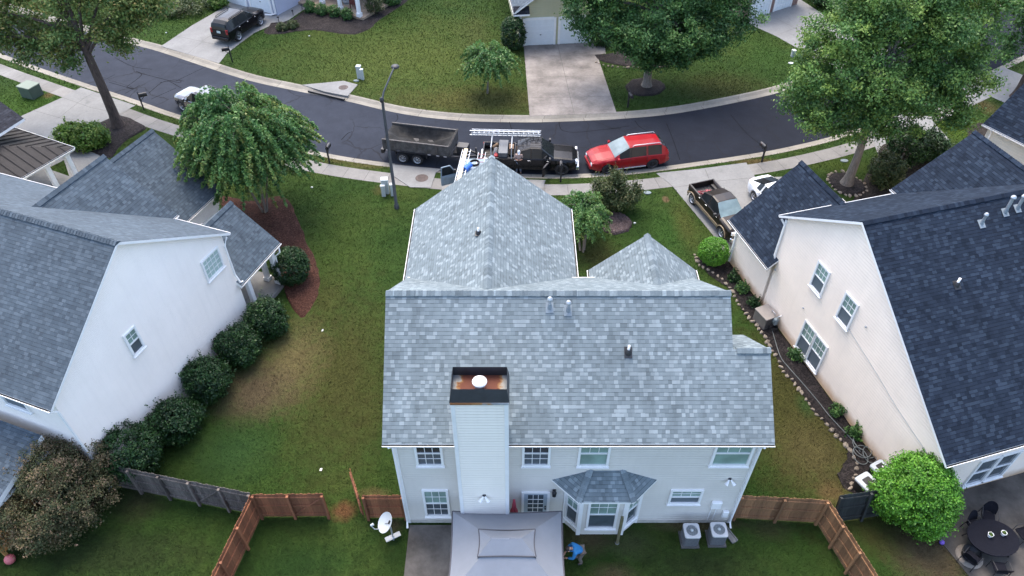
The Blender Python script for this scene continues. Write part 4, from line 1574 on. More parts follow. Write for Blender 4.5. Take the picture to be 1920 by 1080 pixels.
for a_, b_ in (((1402, 37), (1441, 25)), ((1449, 23), (1482, 12))):
    qa, qb = inv @ P(*a_), inv @ P(*b_)
    garage_door(HB, frameM(((qa.x + qb.x) / 2, 0, 0), (0, -1, 0)), qb.x - qa.x - .3, 2.15, 4, 6)
# ================================================================ trees and shrubs
LEAF_DARK = leafmat('leaf_dark_evergreen', [(0.007, 0.022, 0.007), (0.012, 0.038, 0.011), (0.02, 0.058, 0.015), (0.045, 0.1, 0.026)], 0.45, 0.18)
LEAF_OAK = leafmat('leaf_oak', [(0.035, 0.085, 0.028), (0.07, 0.16, 0.04), (0.125, 0.225, 0.048), (0.22, 0.31, 0.065)], 0.5, 0.3)
LEAF_OAKD = leafmat('leaf_dark_oak', [(0.024, 0.061, 0.020), (0.041, 0.105, 0.031), (0.071, 0.162, 0.041), (0.136, 0.238, 0.060)], 0.5, 0.28)
LEAF_MYRTLE = leafmat('leaf_myrtle', [(0.0291, 0.0840, 0.0280), (0.0538, 0.1400, 0.0403), (0.1064, 0.2128, 0.0560), (0.2240, 0.2240, 0.0616)], 0.45, 0.3)
LEAF_BROWN = leafmat('leaf_autumn_tint', [(0.054, 0.108, 0.029), (0.081, 0.153, 0.040), (0.135, 0.171, 0.043), (0.198, 0.153, 0.050)], 0.55, 0.3)
LEAF_LIME = leafmat('leaf_bright_green', [(0.0404, 0.1283, 0.0158), (0.0737, 0.2154, 0.0214), (0.1148, 0.2962, 0.0293), (0.1885, 0.3770, 0.0475)], 0.4, 0.3)
LEAF_RUST = leafmat('leaf_russet', [(0.03, 0.05, 0.02), (0.062, 0.075, 0.03), (0.115, 0.095, 0.045), (0.19, 0.125, 0.085)], 0.6, 0.25)
LEAF_OLIVE = leafmat('leaf_olive', [(0.022, 0.045, 0.014), (0.04, 0.066, 0.022), (0.062, 0.085, 0.03), (0.12, 0.11, 0.05)], 0.55, 0.25)
LEAF_FRESH = leafmat('leaf_fresh', [(0.039, 0.104, 0.019), (0.072, 0.156, 0.026), (0.130, 0.221, 0.039), (0.208, 0.260, 0.065)], 0.45, 0.3)


def barkmat(name, a, b):
    t = NT(name)
    co = t.coord()
    s3 = t.sep(co)
    n = t.noise(t.comb(t.math('MULTIPLY', s3[0], 9.0), t.math('MULTIPLY', s3[1], 9.0), t.math('MULTIPLY', s3[2], 1.6)), 1.5, 6, 0.7)
    t.color(t.ramp(n, [(0.3, a), (0.7, b)]))
    t.set(Roughness=0.95)
    t.bump(n, 1.0, 0.08)
    return t.mat


BARK = barkmat('bark_brown', (0.03, 0.022, 0.018), (0.11, 0.08, 0.066))
BARK_P = barkmat('bark_pale', (0.09, 0.08, 0.066), (0.24, 0.21, 0.18))


def leaves_mesh(name, m, C, Nrm, size, tone, parent, aspect=0.55, rs=None, fold=0.25):
    """one small folded leaf (two triangles pairs) at every centre"""
    n = len(C)
    rs = rs or np.random.RandomState(1)
    Nrm = Nrm / (np.linalg.norm(Nrm, axis=1, keepdims=True) + 1e-9)
    rnd = rs.normal(size=(n, 3))
    T = np.cross(Nrm, rnd)
    T /= np.linalg.norm(T, axis=1, keepdims=True) + 1e-9
    B = np.cross(Nrm, T)
    s = size[:, None]
    tip = C + T * s
    tail = C - T * s
    l = C + B * s * aspect + Nrm * s * fold
    r = C - B * s * aspect + Nrm * s * fold
    V = np.stack([tail, r, tip, l], 1).reshape(-1, 3)
    me = bpy.data.meshes.new(name)
    me.vertices.add(4 * n)
    me.vertices.foreach_set('co', V.astype(np.float32).ravel())
    me.loops.add(4 * n)
    me.loops.foreach_set('vertex_index', np.arange(4 * n, dtype=np.int32))
    me.polygons.add(n)
    me.polygons.foreach_set('loop_start', np.arange(0, 4 * n, 4, dtype=np.int32))
    me.polygons.foreach_set('loop_total', np.full(n, 4, dtype=np.int32))
    at = me.attributes.new('tone', 'FLOAT', 'FACE')
    at.data.foreach_set('value', np.clip(tone, 0, 1).astype(np.float32))
    me.materials.append(m)
    me.update()
    o = bpy.data.objects.new(name, me)
    COL.objects.link(o)
    o.parent = parent
    return o


def crown_points(blobs, n, rs, shell=0.35, clump=0.0, nclump=0, low_cut=None):
    """points in the outer part of the union of ellipsoids, gathered in clumps; returns points, outward normals, clump ids"""
    blobs = [(np.array(c, float), np.array(r, float)) for c, r in blobs]
    wts = np.array([np.prod(r) ** (2 / 3.) for c, r in blobs])
    wts /= wts.sum()
    K = nclump or n
    k = rs.choice(len(blobs), K, p=wts)
    d = rs.normal(size=(K, 3))
    d /= np.linalg.norm(d, axis=1, keepdims=True)
    rad = 1 - shell * rs.rand(K) ** 1.6
    bc = np.array([b[0] for b in blobs])[k]
    br = np.array([b[1] for b in blobs])[k]
    pts = bc + d * br * rad[:, None]
    nrm = d / br
    # drop points deep inside another blob
    keep = np.ones(K, bool)
    for c, r in blobs:
        q = np.linalg.norm((pts - c) / r, axis=1)
        keep &= q > (1 - shell) * 0.93
    if low_cut is not None:
        keep &= pts[:, 2] > low_cut
    pts, nrm = pts[keep], nrm[keep]
    nrm /= np.linalg.norm(nrm, axis=1, keepdims=True)
    if nclump:
        idx = rs.randint(0, len(pts), n)
        off = rs.normal(size=(n, 3)) * clump
        off *= np.array([1, 1, 0.75])
        return pts[idx] + off, nrm[idx], idx, len(pts)
    return pts, nrm, np.arange(len(pts)), len(pts)


def blobs_around(c, r, k, rs, size=(0.35, 0.55), squash=0.8, low=-0.3):
    """uneven crown: smaller ellipsoids placed over a big one"""
    out = [(c, tuple(x * 0.72 for x in r))]
    for i in range(k):
        d = rs.normal(size=3)
        d /= np.linalg.norm(d)
        d[2] = max(d[2], low)
        s = rs.uniform(*size)
        p = np.array(c) + d * np.array(r) * (1 - s * 0.75)
        rr = np.array(r) * s * rs.uniform(0.8, 1.2, 3)
        rr[2] *= squash
        out.append((p, rr))
    return out


def satellites(crown, rs, k=3):
    out = list(crown)
    for c, r in crown[1:]:
        for _ in range(k):
            d = rs.normal(size=3)
            d /= np.linalg.norm(d)
            d[2] *= 0.8
            q = rs.uniform(0.28, 0.48)
            p = np.array(c) + d * np.array(r) * rs.uniform(0.85, 1.1)
            out.append((p, np.array(r) * q * rs.uniform(0.8, 1.25, 3)))
    return out


def tree(name, label, cat, base, trunk, crown, m, n, leaf, bark, seed, group=None, clump=0.45, nclump=900, shell=0.4, up=0.5, limbs=7, aspect=0.55, droop=0.0, tone_w=0.5, low_cut=None, limb_r=0.4):
    """trunk: list of (x, y, z, r) relative to base; crown: blobs relative to base"""
    rs = np.random.RandomState(seed)
    t = thing(name, label, cat, base, 0, group)
    crown = satellites(crown, rs)
    mb = MB()
    tp = [Vector(p[:3]) for p in trunk]
    tr = [p[3] for p in trunk]
    pts = catmull(tp, 5)
    rad = []
    for i in range(len(pts)):
        f = i / (len(pts) - 1) * (len(tr) - 1)
        a = int(min(f, len(tr) - 2))
        rad.append(tr[a] + (tr[a + 1] - tr[a]) * (f - a))
    rad = [r * (1 + (0.45 if i == 0 else 0.15 if i == 1 else 0)) for i, r in enumerate(rad)]
    mb.tube(pts, rad, 12)
    for i in range(limbs):
        c, r = crown[1 + i % (len(crown) - 1)] if len(crown) > 1 else crown[0]
        s = pts[int(len(pts) * rs.uniform(0.55, 0.97))]
        e = Vector(c) + Vector(tuple(rs.uniform(-.3, .3, 3) * np.array(r)))
        m1 = s.lerp(e, 0.4) + Vector((0, 0, (e - s).length * 0.08))
        m2 = s.lerp(e, 0.75) + Vector((0, 0, (e - s).length * 0.05))
        r0 = rad[-1] * limb_r + 0.02
        mb.tube(catmull([s, m1, m2, e], 3), [r0 * (1 - k / 9.5) + 0.012 for k in range(10)], 6)
    mb.build('trunk', bark, t)
    C, N, idx, K = crown_points(crown, n, rs, shell, clump, nclump, low_cut)
    ctone = rs.rand(K)
    # leaves near the outside of each clump lean outwards
    Nn = N * 0.8 + rs.normal(size=N.shape) * 0.75 + np.array([0, 0, up])
    tone = ctone[idx] * tone_w + rs.rand(len(C)) * (1 - tone_w)
    if droop:
        C[:, 2] -= droop * rs.rand(len(C)) ** 2
    size = leaf * rs.uniform(0.55, 1.45, len(C))
    leaves_mesh('crown', m, C, Nn, size, tone, t, aspect, rs)
    return t


def shrub(name, label, cat, base, crown, m, n, leaf, seed, group=None, clump=0.12, nclump=500, shell=0.25, up=0.4, stems=5, aspect=0.55, spikes=0, spike_len=0.5, tone_w=0.45):
    rs = np.random.RandomState(seed)
    t = thing(name, label, cat, base, 0, group)
    mb = MB()
    for i in range(stems):
        c, r = crown[i % len(crown)]
        e = Vector(c) + Vector((rs.uniform(-.4, .4) * r[0], rs.uniform(-.4, .4) * r[1], rs.uniform(0, .5) * r[2]))
        b = Vector((e.x * 0.25, e.y * 0.25, 0.0))
        mb.tube([b, b.lerp(e, .5) + Vector((0.03, 0, .05)), e], [0.045, 0.03, 0.012], 6)
    mb.build('stem', BARK, t)
    C, N, idx, K = crown_points(crown, n, rs, shell, clump, nclump, 0.05)
    ctone = rs.rand(K)
    tone = ctone[idx] * tone_w + rs.rand(len(C)) * (1 - tone_w)
    Nn = N * 0.9 + rs.normal(size=N.shape) * 0.7 + np.array([0, 0, up])
    if spikes:
        # long shoots standing out of the crown
        ks = rs.choice(len(C), spikes, replace=False)
        ex, en, et = [], [], []
        for q in ks:
            d = N[q] * 0.6 + np.array([0, 0, 0.8]) + rs.normal(size=3) * 0.25
            d /= np.linalg.norm(d)
            ln = spike_len * rs.uniform(0.5, 1.2)
            for j in range(12):
                ex.append(C[q] + d * ln * j / 11 + rs.normal(size=3) * 0.025)
                en.append(rs.normal(size=3) + np.array([0, 0, .5]))
                et.append(0.6 + 0.4 * rs.rand())
        C = np.vstack([C, ex])
        Nn = np.vstack([Nn, en])
        tone = np.concatenate([tone, et])
    size = leaf * rs.uniform(0.55, 1.45, len(C))
    leaves_mesh('crown', m, C, Nn, size, tone, t, aspect, rs)
    return t


def sprays_tree(name, label, base, h0, c, r, m, n, seed, bark, stems, leaf=0.075, k=140, arch=1.6, group=None, cat='tree', trunk_r=0.07):
    """crepe myrtle: several bare stems, arching sprays set with small leaves along them"""
    rs = np.random.RandomState(seed)
    t = thing(name, label, cat, base, 0, group)
    mb = MB()
    c = np.array(c, float)
    r = np.array(r, float)
    for i in range(stems):
        a = 2 * PI * i / max(1, stems) + rs.rand()
        rad0 = 0.12 if stems > 1 else 0.0
        b = Vector((math.cos(a) * rad0, math.sin(a) * rad0, 0))
        e = Vector((c[0] + math.cos(a) * r[0] * .45, c[1] + math.sin(a) * r[1] * .45, c[2] + r[2] * .2))
        if stems == 1:
            e = Vector((c[0], c[1], c[2]))
        mb.tube(catmull([b, b.lerp(e, .35) + Vector((0, 0, h0 * .2)), e], 4), [trunk_r * (1 - i_ / 12) for i_ in range(9)], 7)
    ex, en, et = [], [], []
    per = max(4, n // k)
    for i in range(k):
        d = rs.normal(size=3)
        d[2] = abs(d[2]) * 1.05 - 0.6
        d /= np.linalg.norm(d)
        out = np.array([d[0], d[1], 0]) + 1e-6
        out /= np.linalg.norm(out)
        p0 = c + d * r * rs.uniform(0.05, 0.62)
        L = arch * rs.uniform(0.6, 1.15)
        dir0 = d * 0.7 + np.array([0, 0, 0.65]) + rs.normal(size=3) * 0.15
        dir0 /= np.linalg.norm(dir0)
        tn = rs.rand()
        cur = p0.copy()
        vel = dir0.copy()
        path = []
        S_ = 14
        for j in range(S_):
            path.append(cur.copy())
            vel = vel + np.array([0, 0, -0.17]) + out * 0.045
            cur = cur + vel / np.linalg.norm(vel) * L / S_
        path = np.array(path)
        if i % 3 == 0:
            mb.tube([Vector(p) for p in path[::3]], [0.018, 0.014, 0.011, 0.008, 0.005], 4)
        f = rs.rand(per) ** 0.75 * (S_ - 1.001)
        a_ = f.astype(int)
        w_ = (f - a_)[:, None]
        q = path[a_] * (1 - w_) + path[a_ + 1] * w_
        wd = 0.115 * (1.15 - f / S_)
        q = q + rs.normal(size=(per, 3)) * wd[:, None]
        ex.append(q)
        en.append(rs.normal(size=(per, 3)) * 0.7 + out * 0.4 + np.array([0, 0, 0.75]))
        et.append(0.5 * tn + 0.3 * rs.rand(per) + 0.25 * (f / S_))
    mb.build('trunk', bark, t)
    C = np.vstack(ex)
    leaves_mesh('crown', m, C, np.vstack(en), leaf * rs.uniform(.7, 1.3, len(C)), np.concatenate(et), t, 0.5, rs)
    return t


RSB = np.random.RandomState(5)


def at(px, z=0.0):
    return P(px[0], px[1], z)


# --- big maple over the road on the right
b = at((1587, 345))
cr = [((0.6, 1.6, 7.0), (3.0, 2.6, 2.6))]
for x, y, z, s in [(-0.6, 0.4, 4.4, 1.5), (-3.0, 0.8, 5.4, 1.7), (-1.6, 1.6, 7.0, 2.3), (-2.2, 2.2, 9.0, 2.2), (0.6, 2.6, 10.6, 2.6), (2.6, 0.8, 6.2, 2.2), (4.2, 1.6, 7.4, 2.1), (3.0, 2.6, 9.4, 2.4), (4.8, 2.6, 9.4, 2.0), (1.2, 0.2, 4.8, 1.5), (-3.6, 1.4, 6.8, 1.6), (2.2, 3.4, 11.8, 2.2), (-0.8, 3.0, 11.2, 2.0), (0.4, 0.0, 6.6, 1.9), (4.4, 0.4, 5.2, 1.4), (-2.0, 0.2, 4.6, 1.1), (4.6, 3.4, 11, 1.8)]:
    cr.append(((x, y, z), (s, s, s * 0.74)))
tree('maple_tree', 'large bright green maple in the stone-ringed bed beside the cream house drive', 'tree', b, [(0, 0, 0, .32), (.1, 0.1, 1.6, .25), (.15, .3, 3.2, .21), (.3, .8, 6.0, .15), (.6, 1.6, 9, .07)], cr, LEAF_OAK, 140000, 0.082, BARK_P, 11, clump=0.25, nclump=1700, shell=0.5, limbs=16, tone_w=0.7, limb_r=.9)
# --- dark oak across the street
b = at((1212, 162))
cr = [((0.2, 1.0, 5.2), (3.2, 2.8, 2.6))]
for x, y, z, s in [(-3.4, .6, 4.6, 2.0), (-5.0, 1.2, 5.6, 1.9), (3.4, 0.4, 4.2, 2.2), (5.2, 1.0, 5.0, 2.1), (0.2, -0.6, 3.6, 1.9), (-1.4, -.4, 4.4, 1.9), (1.8, -.4, 4.6, 2.1), (0.2, 1.6, 7.4, 2.8), (-3.4, 1.6, 7.2, 2.4), (3.6, 1.6, 7.0, 2.4), (-.2, 0, 2.4, 1.2), (2.0, .2, 2.6, 1.1), (5.0, 2, 7.4, 1.8), (-5.4, 2, 7.4, 1.8), (0, 3, 9.6, 2.4)]:
    cr.append(((x, y, z), (s, s, s * 0.74)))
tree('oak_tree', 'dense dark green oak in a round mulch bed across the street', 'tree', b, [(0, 0, 0, .34), (0, 0.1, 1.2, .29), (.1, .4, 2.6, .24), (.2, 1.0, 6, .12)], cr, LEAF_OAKD, 95000, 0.095, BARK_P, 12, clump=0.25, nclump=1300, shell=0.45, limbs=12, tone_w=0.7, limb_r=.9)
# --- tall tree with the dark trunk at top left
b = at((222, 236))
cr = [((-0.5, 1.4, 8.6), (2.4, 2.0, 1.6))]
for x, y, z, s in [(-2.4, 0.8, 6.2, 1.5), (1.6, 0.8, 6.8, 1.4), (-4.4, 1.0, 6.4, 1.6), (3.4, 1.2, 8.4, 1.5), (-0.8, 0.2, 6.4, 1.2), (5.0, 1.6, 8.6, 1.3), (-2.8, 1.8, 8.6, 1.8), (0.6, 2.0, 9.8, 1.9), (-6.2, 1.4, 7.2, 1.7), (-3.6, 0.4, 5.4, 1.1), (2.0, 0.2, 6.0, 0.9), (-5.4, 2.0, 9.0, 1.8), (3.0, 2.4, 10.2, 1.7), (-1.4, -.2, 5.2, 0.9), (-7.6, 1.0, 6.0, 1.4), (2.8, 0.6, 7.2, 1.1), (4.2, .8, 7.6, 1.0)]:
    cr.append(((x, y, z), (s, s, s * 0.62)))
tree('shade_tree', 'tall tree with a long dark bare trunk and thin browning leaves at top left', 'tree', b, [(0, 0, 0, .36), (0, .05, 2.2, .31), (-.05, .1, 4.6, .27), (-.2, .3, 6.2, .2), (-.5, 1.0, 8.5, .1)], cr, LEAF_BROWN, 40000, 0.095, BARK, 13, clump=0.3, nclump=800, shell=0.6, limbs=16, tone_w=0.5, limb_r=0.9)
# --- crepe myrtle in front of the white brick house
b = at((497, 398))
sprays_tree('crepe_myrtle', 'full green crepe myrtle with arching sprays in the red pine straw bed', b, 2.2, (-0.2, 0.5, 4.9), (4.0, 3.2, 4.0), LEAF_MYRTLE, 130000, 21, BARK_P, 5, leaf=0.09, k=1000, arch=2.5)
b = at((914, 175))
sprays_tree('crepe_myrtle', 'young crepe myrtle with a single thin trunk on the lawn across the street', b, 1.4, (0.2, 0.2, 2.5), (1.9, 1.7, 1.2), LEAF_MYRTLE, 12000, 22, BARK_P, 1, leaf=0.09, k=150, arch=1.9, trunk_r=0.085)
# --- trees at the top right edge
b = at((1902, 182))
cr = [((.6, 2, 6.5), (2.4, 2.4, 2.2))]
for x, y, z, s in [(-.6, .8, 5.2, 1.4), (1.6, 1, 6, 2.2), (-.8, 2.6, 8, 1.8), (1.8, 3, 9, 2.5), (3.5, 2, 7, 2.2), (0.2, 4.2, 9.8, 2.2), (-1.0, 1.0, 3.4, 1.0)]:
    cr.append(((x, y, z), (s, s, s * .8)))
tree('street_tree', 'green tree with a dark trunk at the right edge behind the beige house', 'tree', b, [(0, 0, 0, .26), (.1, 0.1, 1.6, .22), (.2, .6, 4, .16), (.5, 1.6, 6.4, .08)], cr, LEAF_OAKD, 24000, 0.12, BARK, 14, clump=0.3, nclump=600, shell=0.45, limbs=8, tone_w=0.6)
b = at((1795, 105))
cr = [((0, 2, 6.0), (2.4, 2.4, 2.0))]
for x, y, z, s in [(-1.8, 1.2, 5.4, 1.8), (2, 1.2, 5.8, 2.0), (0, 3.4, 8, 2.4), (-2.2, 3, 7.8, 2.2), (2.4, 3, 8, 2.2)]:
    cr.append(((x, y, z), (s, s, s * .8)))
tree('street_tree', 'blue-green tree beyond the road behind the big maple', 'tree', b, [(0, 0, 0, .24), (.1, 0.1, 1.6, .2), (.2, .6, 4, .14), (.3, 1.6, 6, .06)], cr, LEAF_OAKD, 20000, 0.13, BARK, 15, clump=0.3, nclump=500, shell=0.45, limbs=7, tone_w=0.6)
# --- clipped bright green round tree by the patio
b = at((1690, 972))
cr = [((0.1, 0.25, 1.72), (1.42, 1.4, 1.5)), ((-.55, .3, 1.4), (1.05, 1.05, 1.1)), ((.7, .1, 1.5), (.95, .95, 1.1)), ((0.1, .4, 2.5), (1.0, 1.0, .9)), ((.3, -.5, 1.3), (1.0, .9, 1.0))]
shrub('round_shrub', 'big rounded bright green shrub between the cream house and the patio', 'shrub', b, cr, LEAF_LIME, 60000, 0.047, 31, clump=0.1, nclump=1700, shell=0.4, stems=6, tone_w=0.5)
# --- russet bush bottom left
b = at((118, 985))
cr = [((0, 0.6, 1.6), (1.9, 1.9, 1.7))] + [((x, y, z), (s, s, s * .85)) for x, y, z, s in [(-1.2, .2, 1.6, 1.1), (1.2, .5, 1.5, 1.2), (0, 1.4, 2.5, 1.2), (.2, -.6, 1.3, 1.2), (-.9, 1.2, 2.2, 1.0), (1.1, 1.5, 2.3, .9), (-1.3, -.5, .9, .9), (0.4, .5, 3.0, .8)]]
shrub('russet_bush', 'large loose russet-brown bush at the bottom left by the wooden deck', 'shrub', b, cr, LEAF_RUST, 62000, 0.04, 32, clump=0.14, nclump=900, shell=0.4, stems=8, spikes=260, spike_len=.5, tone_w=0.55)
# --- row of dark hedge shrubs along the white brick wall
for i, (px, rx, rz_, lab) in enumerate([
    ((262, 878), 1.25, 1.35, 'largest dark evergreen shrub of the white wall row, nearest the weathered fence'),
    ((340, 812), 0.95, 1.0, 'dark evergreen shrub second from the weathered fence along the white wall'),
    ((398, 737), 0.95, 1.05, 'dark evergreen shrub in the middle of the white wall row, light shoots on top'),
    ((455, 670), 0.92, 0.95, 'dark evergreen shrub fourth from the weathered fence along the white wall'),
    ((507, 622), 0.92, 1.0, 'dark evergreen shrub at the foot of the white porch columns'),
]):
    b = at(px)
    cr = [((0, 0, rz_ * 0.95), (rx, rx, rz_))] + [((RSB.uniform(-.5, .5) * rx, RSB.uniform(-.5, .5) * rx, rz_ * RSB.uniform(.7, 1.35)), (rx * .6, rx * .6, rz_ * .6)) for _ in range(6)]
    shrub('evergreen_shrub', lab, 'shrub', b, cr, LEAF_DARK, 18000, 0.048, 40 + i, 'dark shrubs along the white wall', clump=0.1, nclump=520, shell=0.25, spikes=70, spike_len=.5)
b = at((551, 525))
shrub('evergreen_shrub', 'neatly clipped rounded dark evergreen shrub in the red straw bed', 'shrub', b, [((0, 0, 1.0), (1.0, 0.95, 1.05)), ((.1, .1, 1.2), (.8, .8, .9))], LEAF_DARK, 14000, 0.045, 47, clump=0.06, nclump=900, shell=0.15)
# --- shrub by the curb at the left drive
b = at((165, 275))
cr = [((0, 0, .8), (1.5, 1.0, .85)), ((-.9, 0, .9), (.8, .8, .8)), ((.8, .1, .8), (.8, .8, .75))]
shrub('leafy_shrub', 'broad leafy green shrub beside the leaning tree trunk', 'shrub', b, cr, LEAF_FRESH, 9000, 0.085, 51, clump=0.12, nclump=300, spikes=40, spike_len=.45, aspect=.5)
# --- clipped ball at the corner of the cream house
b = at((1334, 490))
shrub('ball_shrub', 'clipped bright green ball shrub at the garage corner of the cream house', 'shrub', b, [((0, 0, .75), (.82, .8, .78))], LEAF_LIME, 11000, 0.035, 52, clump=0.04, nclump=1500, shell=0.1)
# --- front yard of the main house
b = at((1152, 392))
cr = [((0, 0, 1.1), (1.1, 1.0, .8)), ((-.7, .2, 1.3), (.7, .7, .6)), ((.8, -.1, .9), (.7, .6, .5)), ((0.1, .3, 1.9), (.45, .45, .4)), ((1.2, .1, 1.5), (.25, .25, .25)), ((-.2, .2, 2.4), (.25, .25, .35))]
shrub('olive_bush', 'loose olive-brown bush on the front lawn near the grey mulch mound', 'shrub', b, cr, LEAF_OLIVE, 9000, 0.06, 53, clump=0.16, nclump=260, shell=.5, spikes=120, spike_len=.7)
b = at((1092, 470))
sprays_tree('crepe_myrtle', 'green crepe myrtle pressed against the front wing of the grey house', b, 1.2, (-0.1, 1.0, 1.9), (1.2, 1.9, 1.2), LEAF_MYRTLE, 15000, 23, BARK_P, 3, leaf=0.07, k=200, arch=1.5, cat='tree')
# --- dark shrub group under the maple
for i, (px, s, lab) in enumerate([((1690, 305), 1.25, 'dark purple-green shrub under the maple, beside the sidewalk drive'), ((1652, 345), 1.0, 'dark olive shrub against the garage roof of the cream house'), ((1735, 300), .95, 'low dark shrub under the right side of the maple')]):
    b = at(px)
    cr = [((0, 0, s), (s, s, s)), ((-.5 * s, 0, 1.2 * s), (.6 * s, .6 * s, .6 * s)), ((.5 * s, .2, s), (.7 * s, .7 * s, .7 * s)), ((0, .4 * s, 1.6 * s), (.5 * s, .5 * s, .5 * s))]
    shrub('dark_shrub', lab, 'shrub', b, cr, LEAF_OLIVE if i == 1 else LEAF_DARK, 8000, 0.065, 60 + i, 'dark shrubs under the maple', clump=.12, nclump=300, shell=.4, spikes=50)
# --- yellow house shrubs
b = at((962, 92))
shrub('evergreen_shrub', 'tall rounded dark shrub at the corner of the yellow house', 'shrub', b, [((0, 0, 1.3), (1.0, 1.0, 1.35)), ((0, .1, 1.8), (.8, .8, .9))], LEAF_DARK, 9000, 0.06, 71, clump=.07, nclump=600, shell=.18)
b = at((1128, 84))
shrub('evergreen_shrub', 'dark shrub right of the yellow house garage doors, under the oak', 'shrub', b, [((0, 0, .9), (.8, .8, .95))], LEAF_DARK, 4000, 0.065, 72, clump=.08, nclump=300, shell=.25)
# --- shrubs at the columned porch
for i, (px, lab) in enumerate([((582, 22), 'green porch shrub nearest the drive of the white-trimmed house'), ((604, 27), 'green porch shrub at the foot of the first white column'), ((628, 30), 'green porch shrub between the first two white columns'), ((652, 36), 'green porch shrub left of the corner column')]):
    b = at(px)
    shrub('porch_shrub', lab, 'shrub', b, [((0, 0, .45), (.5, .5, .5))], LEAF_OAKD, 1600, 0.06, 80 + i, 'shrubs along the porch bed', clump=.08, nclump=100, shell=.35)
for i, (px, lab) in enumerate([((530, 56), 'low round shrub at the tip of the dark mulch bed'), ((550, 52), 'low round shrub second from the tip of the dark mulch bed')]):
    shrub('low_shrub', lab, 'shrub', at(px), [((0, 0, .25), (.5, .5, .35))], LEAF_OLIVE, 1500, 0.05, 85 + i, 'low shrubs in the dark mulch bed', clump=.06, nclump=100, shell=.3)
b = at((704, 26))
shrub('rose_bush', 'thin bush with dark stems at the porch corner across the street', 'shrub', b, [((0, 0, .9), (.8, .8, .9))], LEAF_OLIVE, 2500, 0.06, 88, clump=.14, nclump=90, shell=.5, spikes=20)
for i, (px, lab) in enumerate([((412, 14), 'pale green shrub at the top of the far drive'), ((735, 8), 'green shrub at the far end of the dark bed behind the porch')]):
    shrub('garden_shrub', lab, 'shrub', at(px), [((0, 0, .5), (.8, .7, .6))], LEAF_FRESH if i == 0 else LEAF_OAKD, 2500, 0.07, 90 + i, clump=.1, nclump=120, shell=.4)
# dark undergrowth behind the brick house drive
b = at((1580, 12))
shrub('undergrowth', 'dark undergrowth beyond the brick house drive', 'shrub', b, [((0, 0, .9), (3.0, 1.5, 1.0)), ((2, 1.2, 1.2), (2, 1.6, 1.2)), ((-1, 1.5, 1.0), (2, 1.4, 1.1))], LEAF_DARK, 7000, 0.11, 93, clump=.2, nclump=260, shell=.4)
b = at((335, 28))
shrub('undergrowth', 'low grey-brown thicket at the top left behind the lawn', 'shrub', b, [((0, 0, .4), (2.2, 1.2, .5)), ((-1.5, .5, .5), (1.5, 1, .6)), ((1.2, 1.6, .5), (1.8, 1, .6))], LEAF_OLIVE, 5000, 0.08, 94, clump=.18, nclump=200, shell=.5)
# small plants in the side bed of the cream house
for i, (px, lab) in enumerate([((1376, 525), 'small fern-like plant in the side bed just behind the ball shrub'), ((1390, 545), 'small green plant in the side bed before the grey unit'), ((1412, 572), 'grassy green plant in the side bed beside the grey unit'), ((1490, 670), 'green plant in the side bed under the double window'), ((1568, 775), 'small yellow-green plant by the wall near the coiled hose'), ((1600, 815), 'small plant near the end of the side bed')]):
    shrub('bed_plant', lab, 'plant', at(px), [((0, 0, .2), (.28, .28, .24))], LEAF_DARK if i in (0, 2) else LEAF_OAKD, 500, 0.055, 100 + i, 'plants in the side bed', clump=.08, nclump=40, shell=.5, spikes=12, spike_len=.3, stems=3)
# ================================================================ vehicles
def paint(name, col, rough=0.25, metal=0.0, dirt=0.08):
    t = NT(name)
    co = t.coord()
    n = t.noise(co, 1.2, 4, 0.6)
    c = t.ramp(n, [(0.3, tuple(x * 0.9 for x in col)), (0.7, tuple(min(1, x * 1.1) for x in col))])
    z = t.sep(co)[2]
    d = t.math('ADD', z, t.math('MULTIPLY', t.noise(co, 5.0, 4), 0.4))
    c = t.mix(t.ramp(d, [(0.45, dirt * 4), (0.9, 0.0)]), c, (0.06, 0.055, 0.05))
    t.color(c)
    t.set(Roughness=rough, Metallic=metal, Coat_Weight=0.12, Coat_Roughness=0.12)
    t.b.inputs['Specular IOR Level'].default_value = 0.25
    return t.mat


P_GLOSS = paint('mirror_black_paint', (0.02, 0.02, 0.022), 0.12)
P_GLOSS.node_tree.nodes['Principled BSDF'].inputs['Specular IOR Level'].default_value = 1.0
P_GLOSS.node_tree.nodes['Principled BSDF'].inputs['Coat Weight'].default_value = 1.0
P_RED = paint('red_paint', (0.235, 0.004, 0.009), 0.28)
P_BLACK = paint('black_paint', (0.006, 0.006, 0.0075), 0.22)
P_BROWN = paint('dark_brown_paint', (0.018, 0.014, 0.012), 0.3)
P_TAN = paint('tan_trim_paint', (0.22, 0.17, 0.11), 0.4)
P_WHITE = paint('white_paint', (0.72, 0.74, 0.75), 0.3)
P_BLUEG = paint('blue_grey_paint', (0.2, 0.26, 0.31), 0.35)
M_CARGLASS = glassmat('car_glass', (0.012, 0.015, 0.017), 0.05)
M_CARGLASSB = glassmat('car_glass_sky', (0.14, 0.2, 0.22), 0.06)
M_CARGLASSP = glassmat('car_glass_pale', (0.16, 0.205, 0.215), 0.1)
for g_ in (M_CARGLASS, M_CARGLASSP, M_CARGLASSB):
    g_.node_tree.nodes['Principled BSDF'].inputs['Specular IOR Level'].default_value = 0.25
M_CHROME = mat('chrome', (0.6, 0.62, 0.64), 0.15, 0.05, metal=0.9)
M_RIM = mat('alloy_rim', (0.42, 0.43, 0.45), 0.35, 0.1, metal=0.6)
M_RIMD = mat('dark_rim', (0.035, 0.035, 0.038), 0.35, 0.2, metal=0.4)
M_HEAD = mat('lamp_lens', (0.62, 0.66, 0.7), 0.15, 0.08)
M_TAIL = mat('tail_lens', (0.25, 0.01, 0.012), 0.2, 0.1)
M_PLATE = mat('plate', (0.5, 0.62, 0.62), 0.5, 0.1)


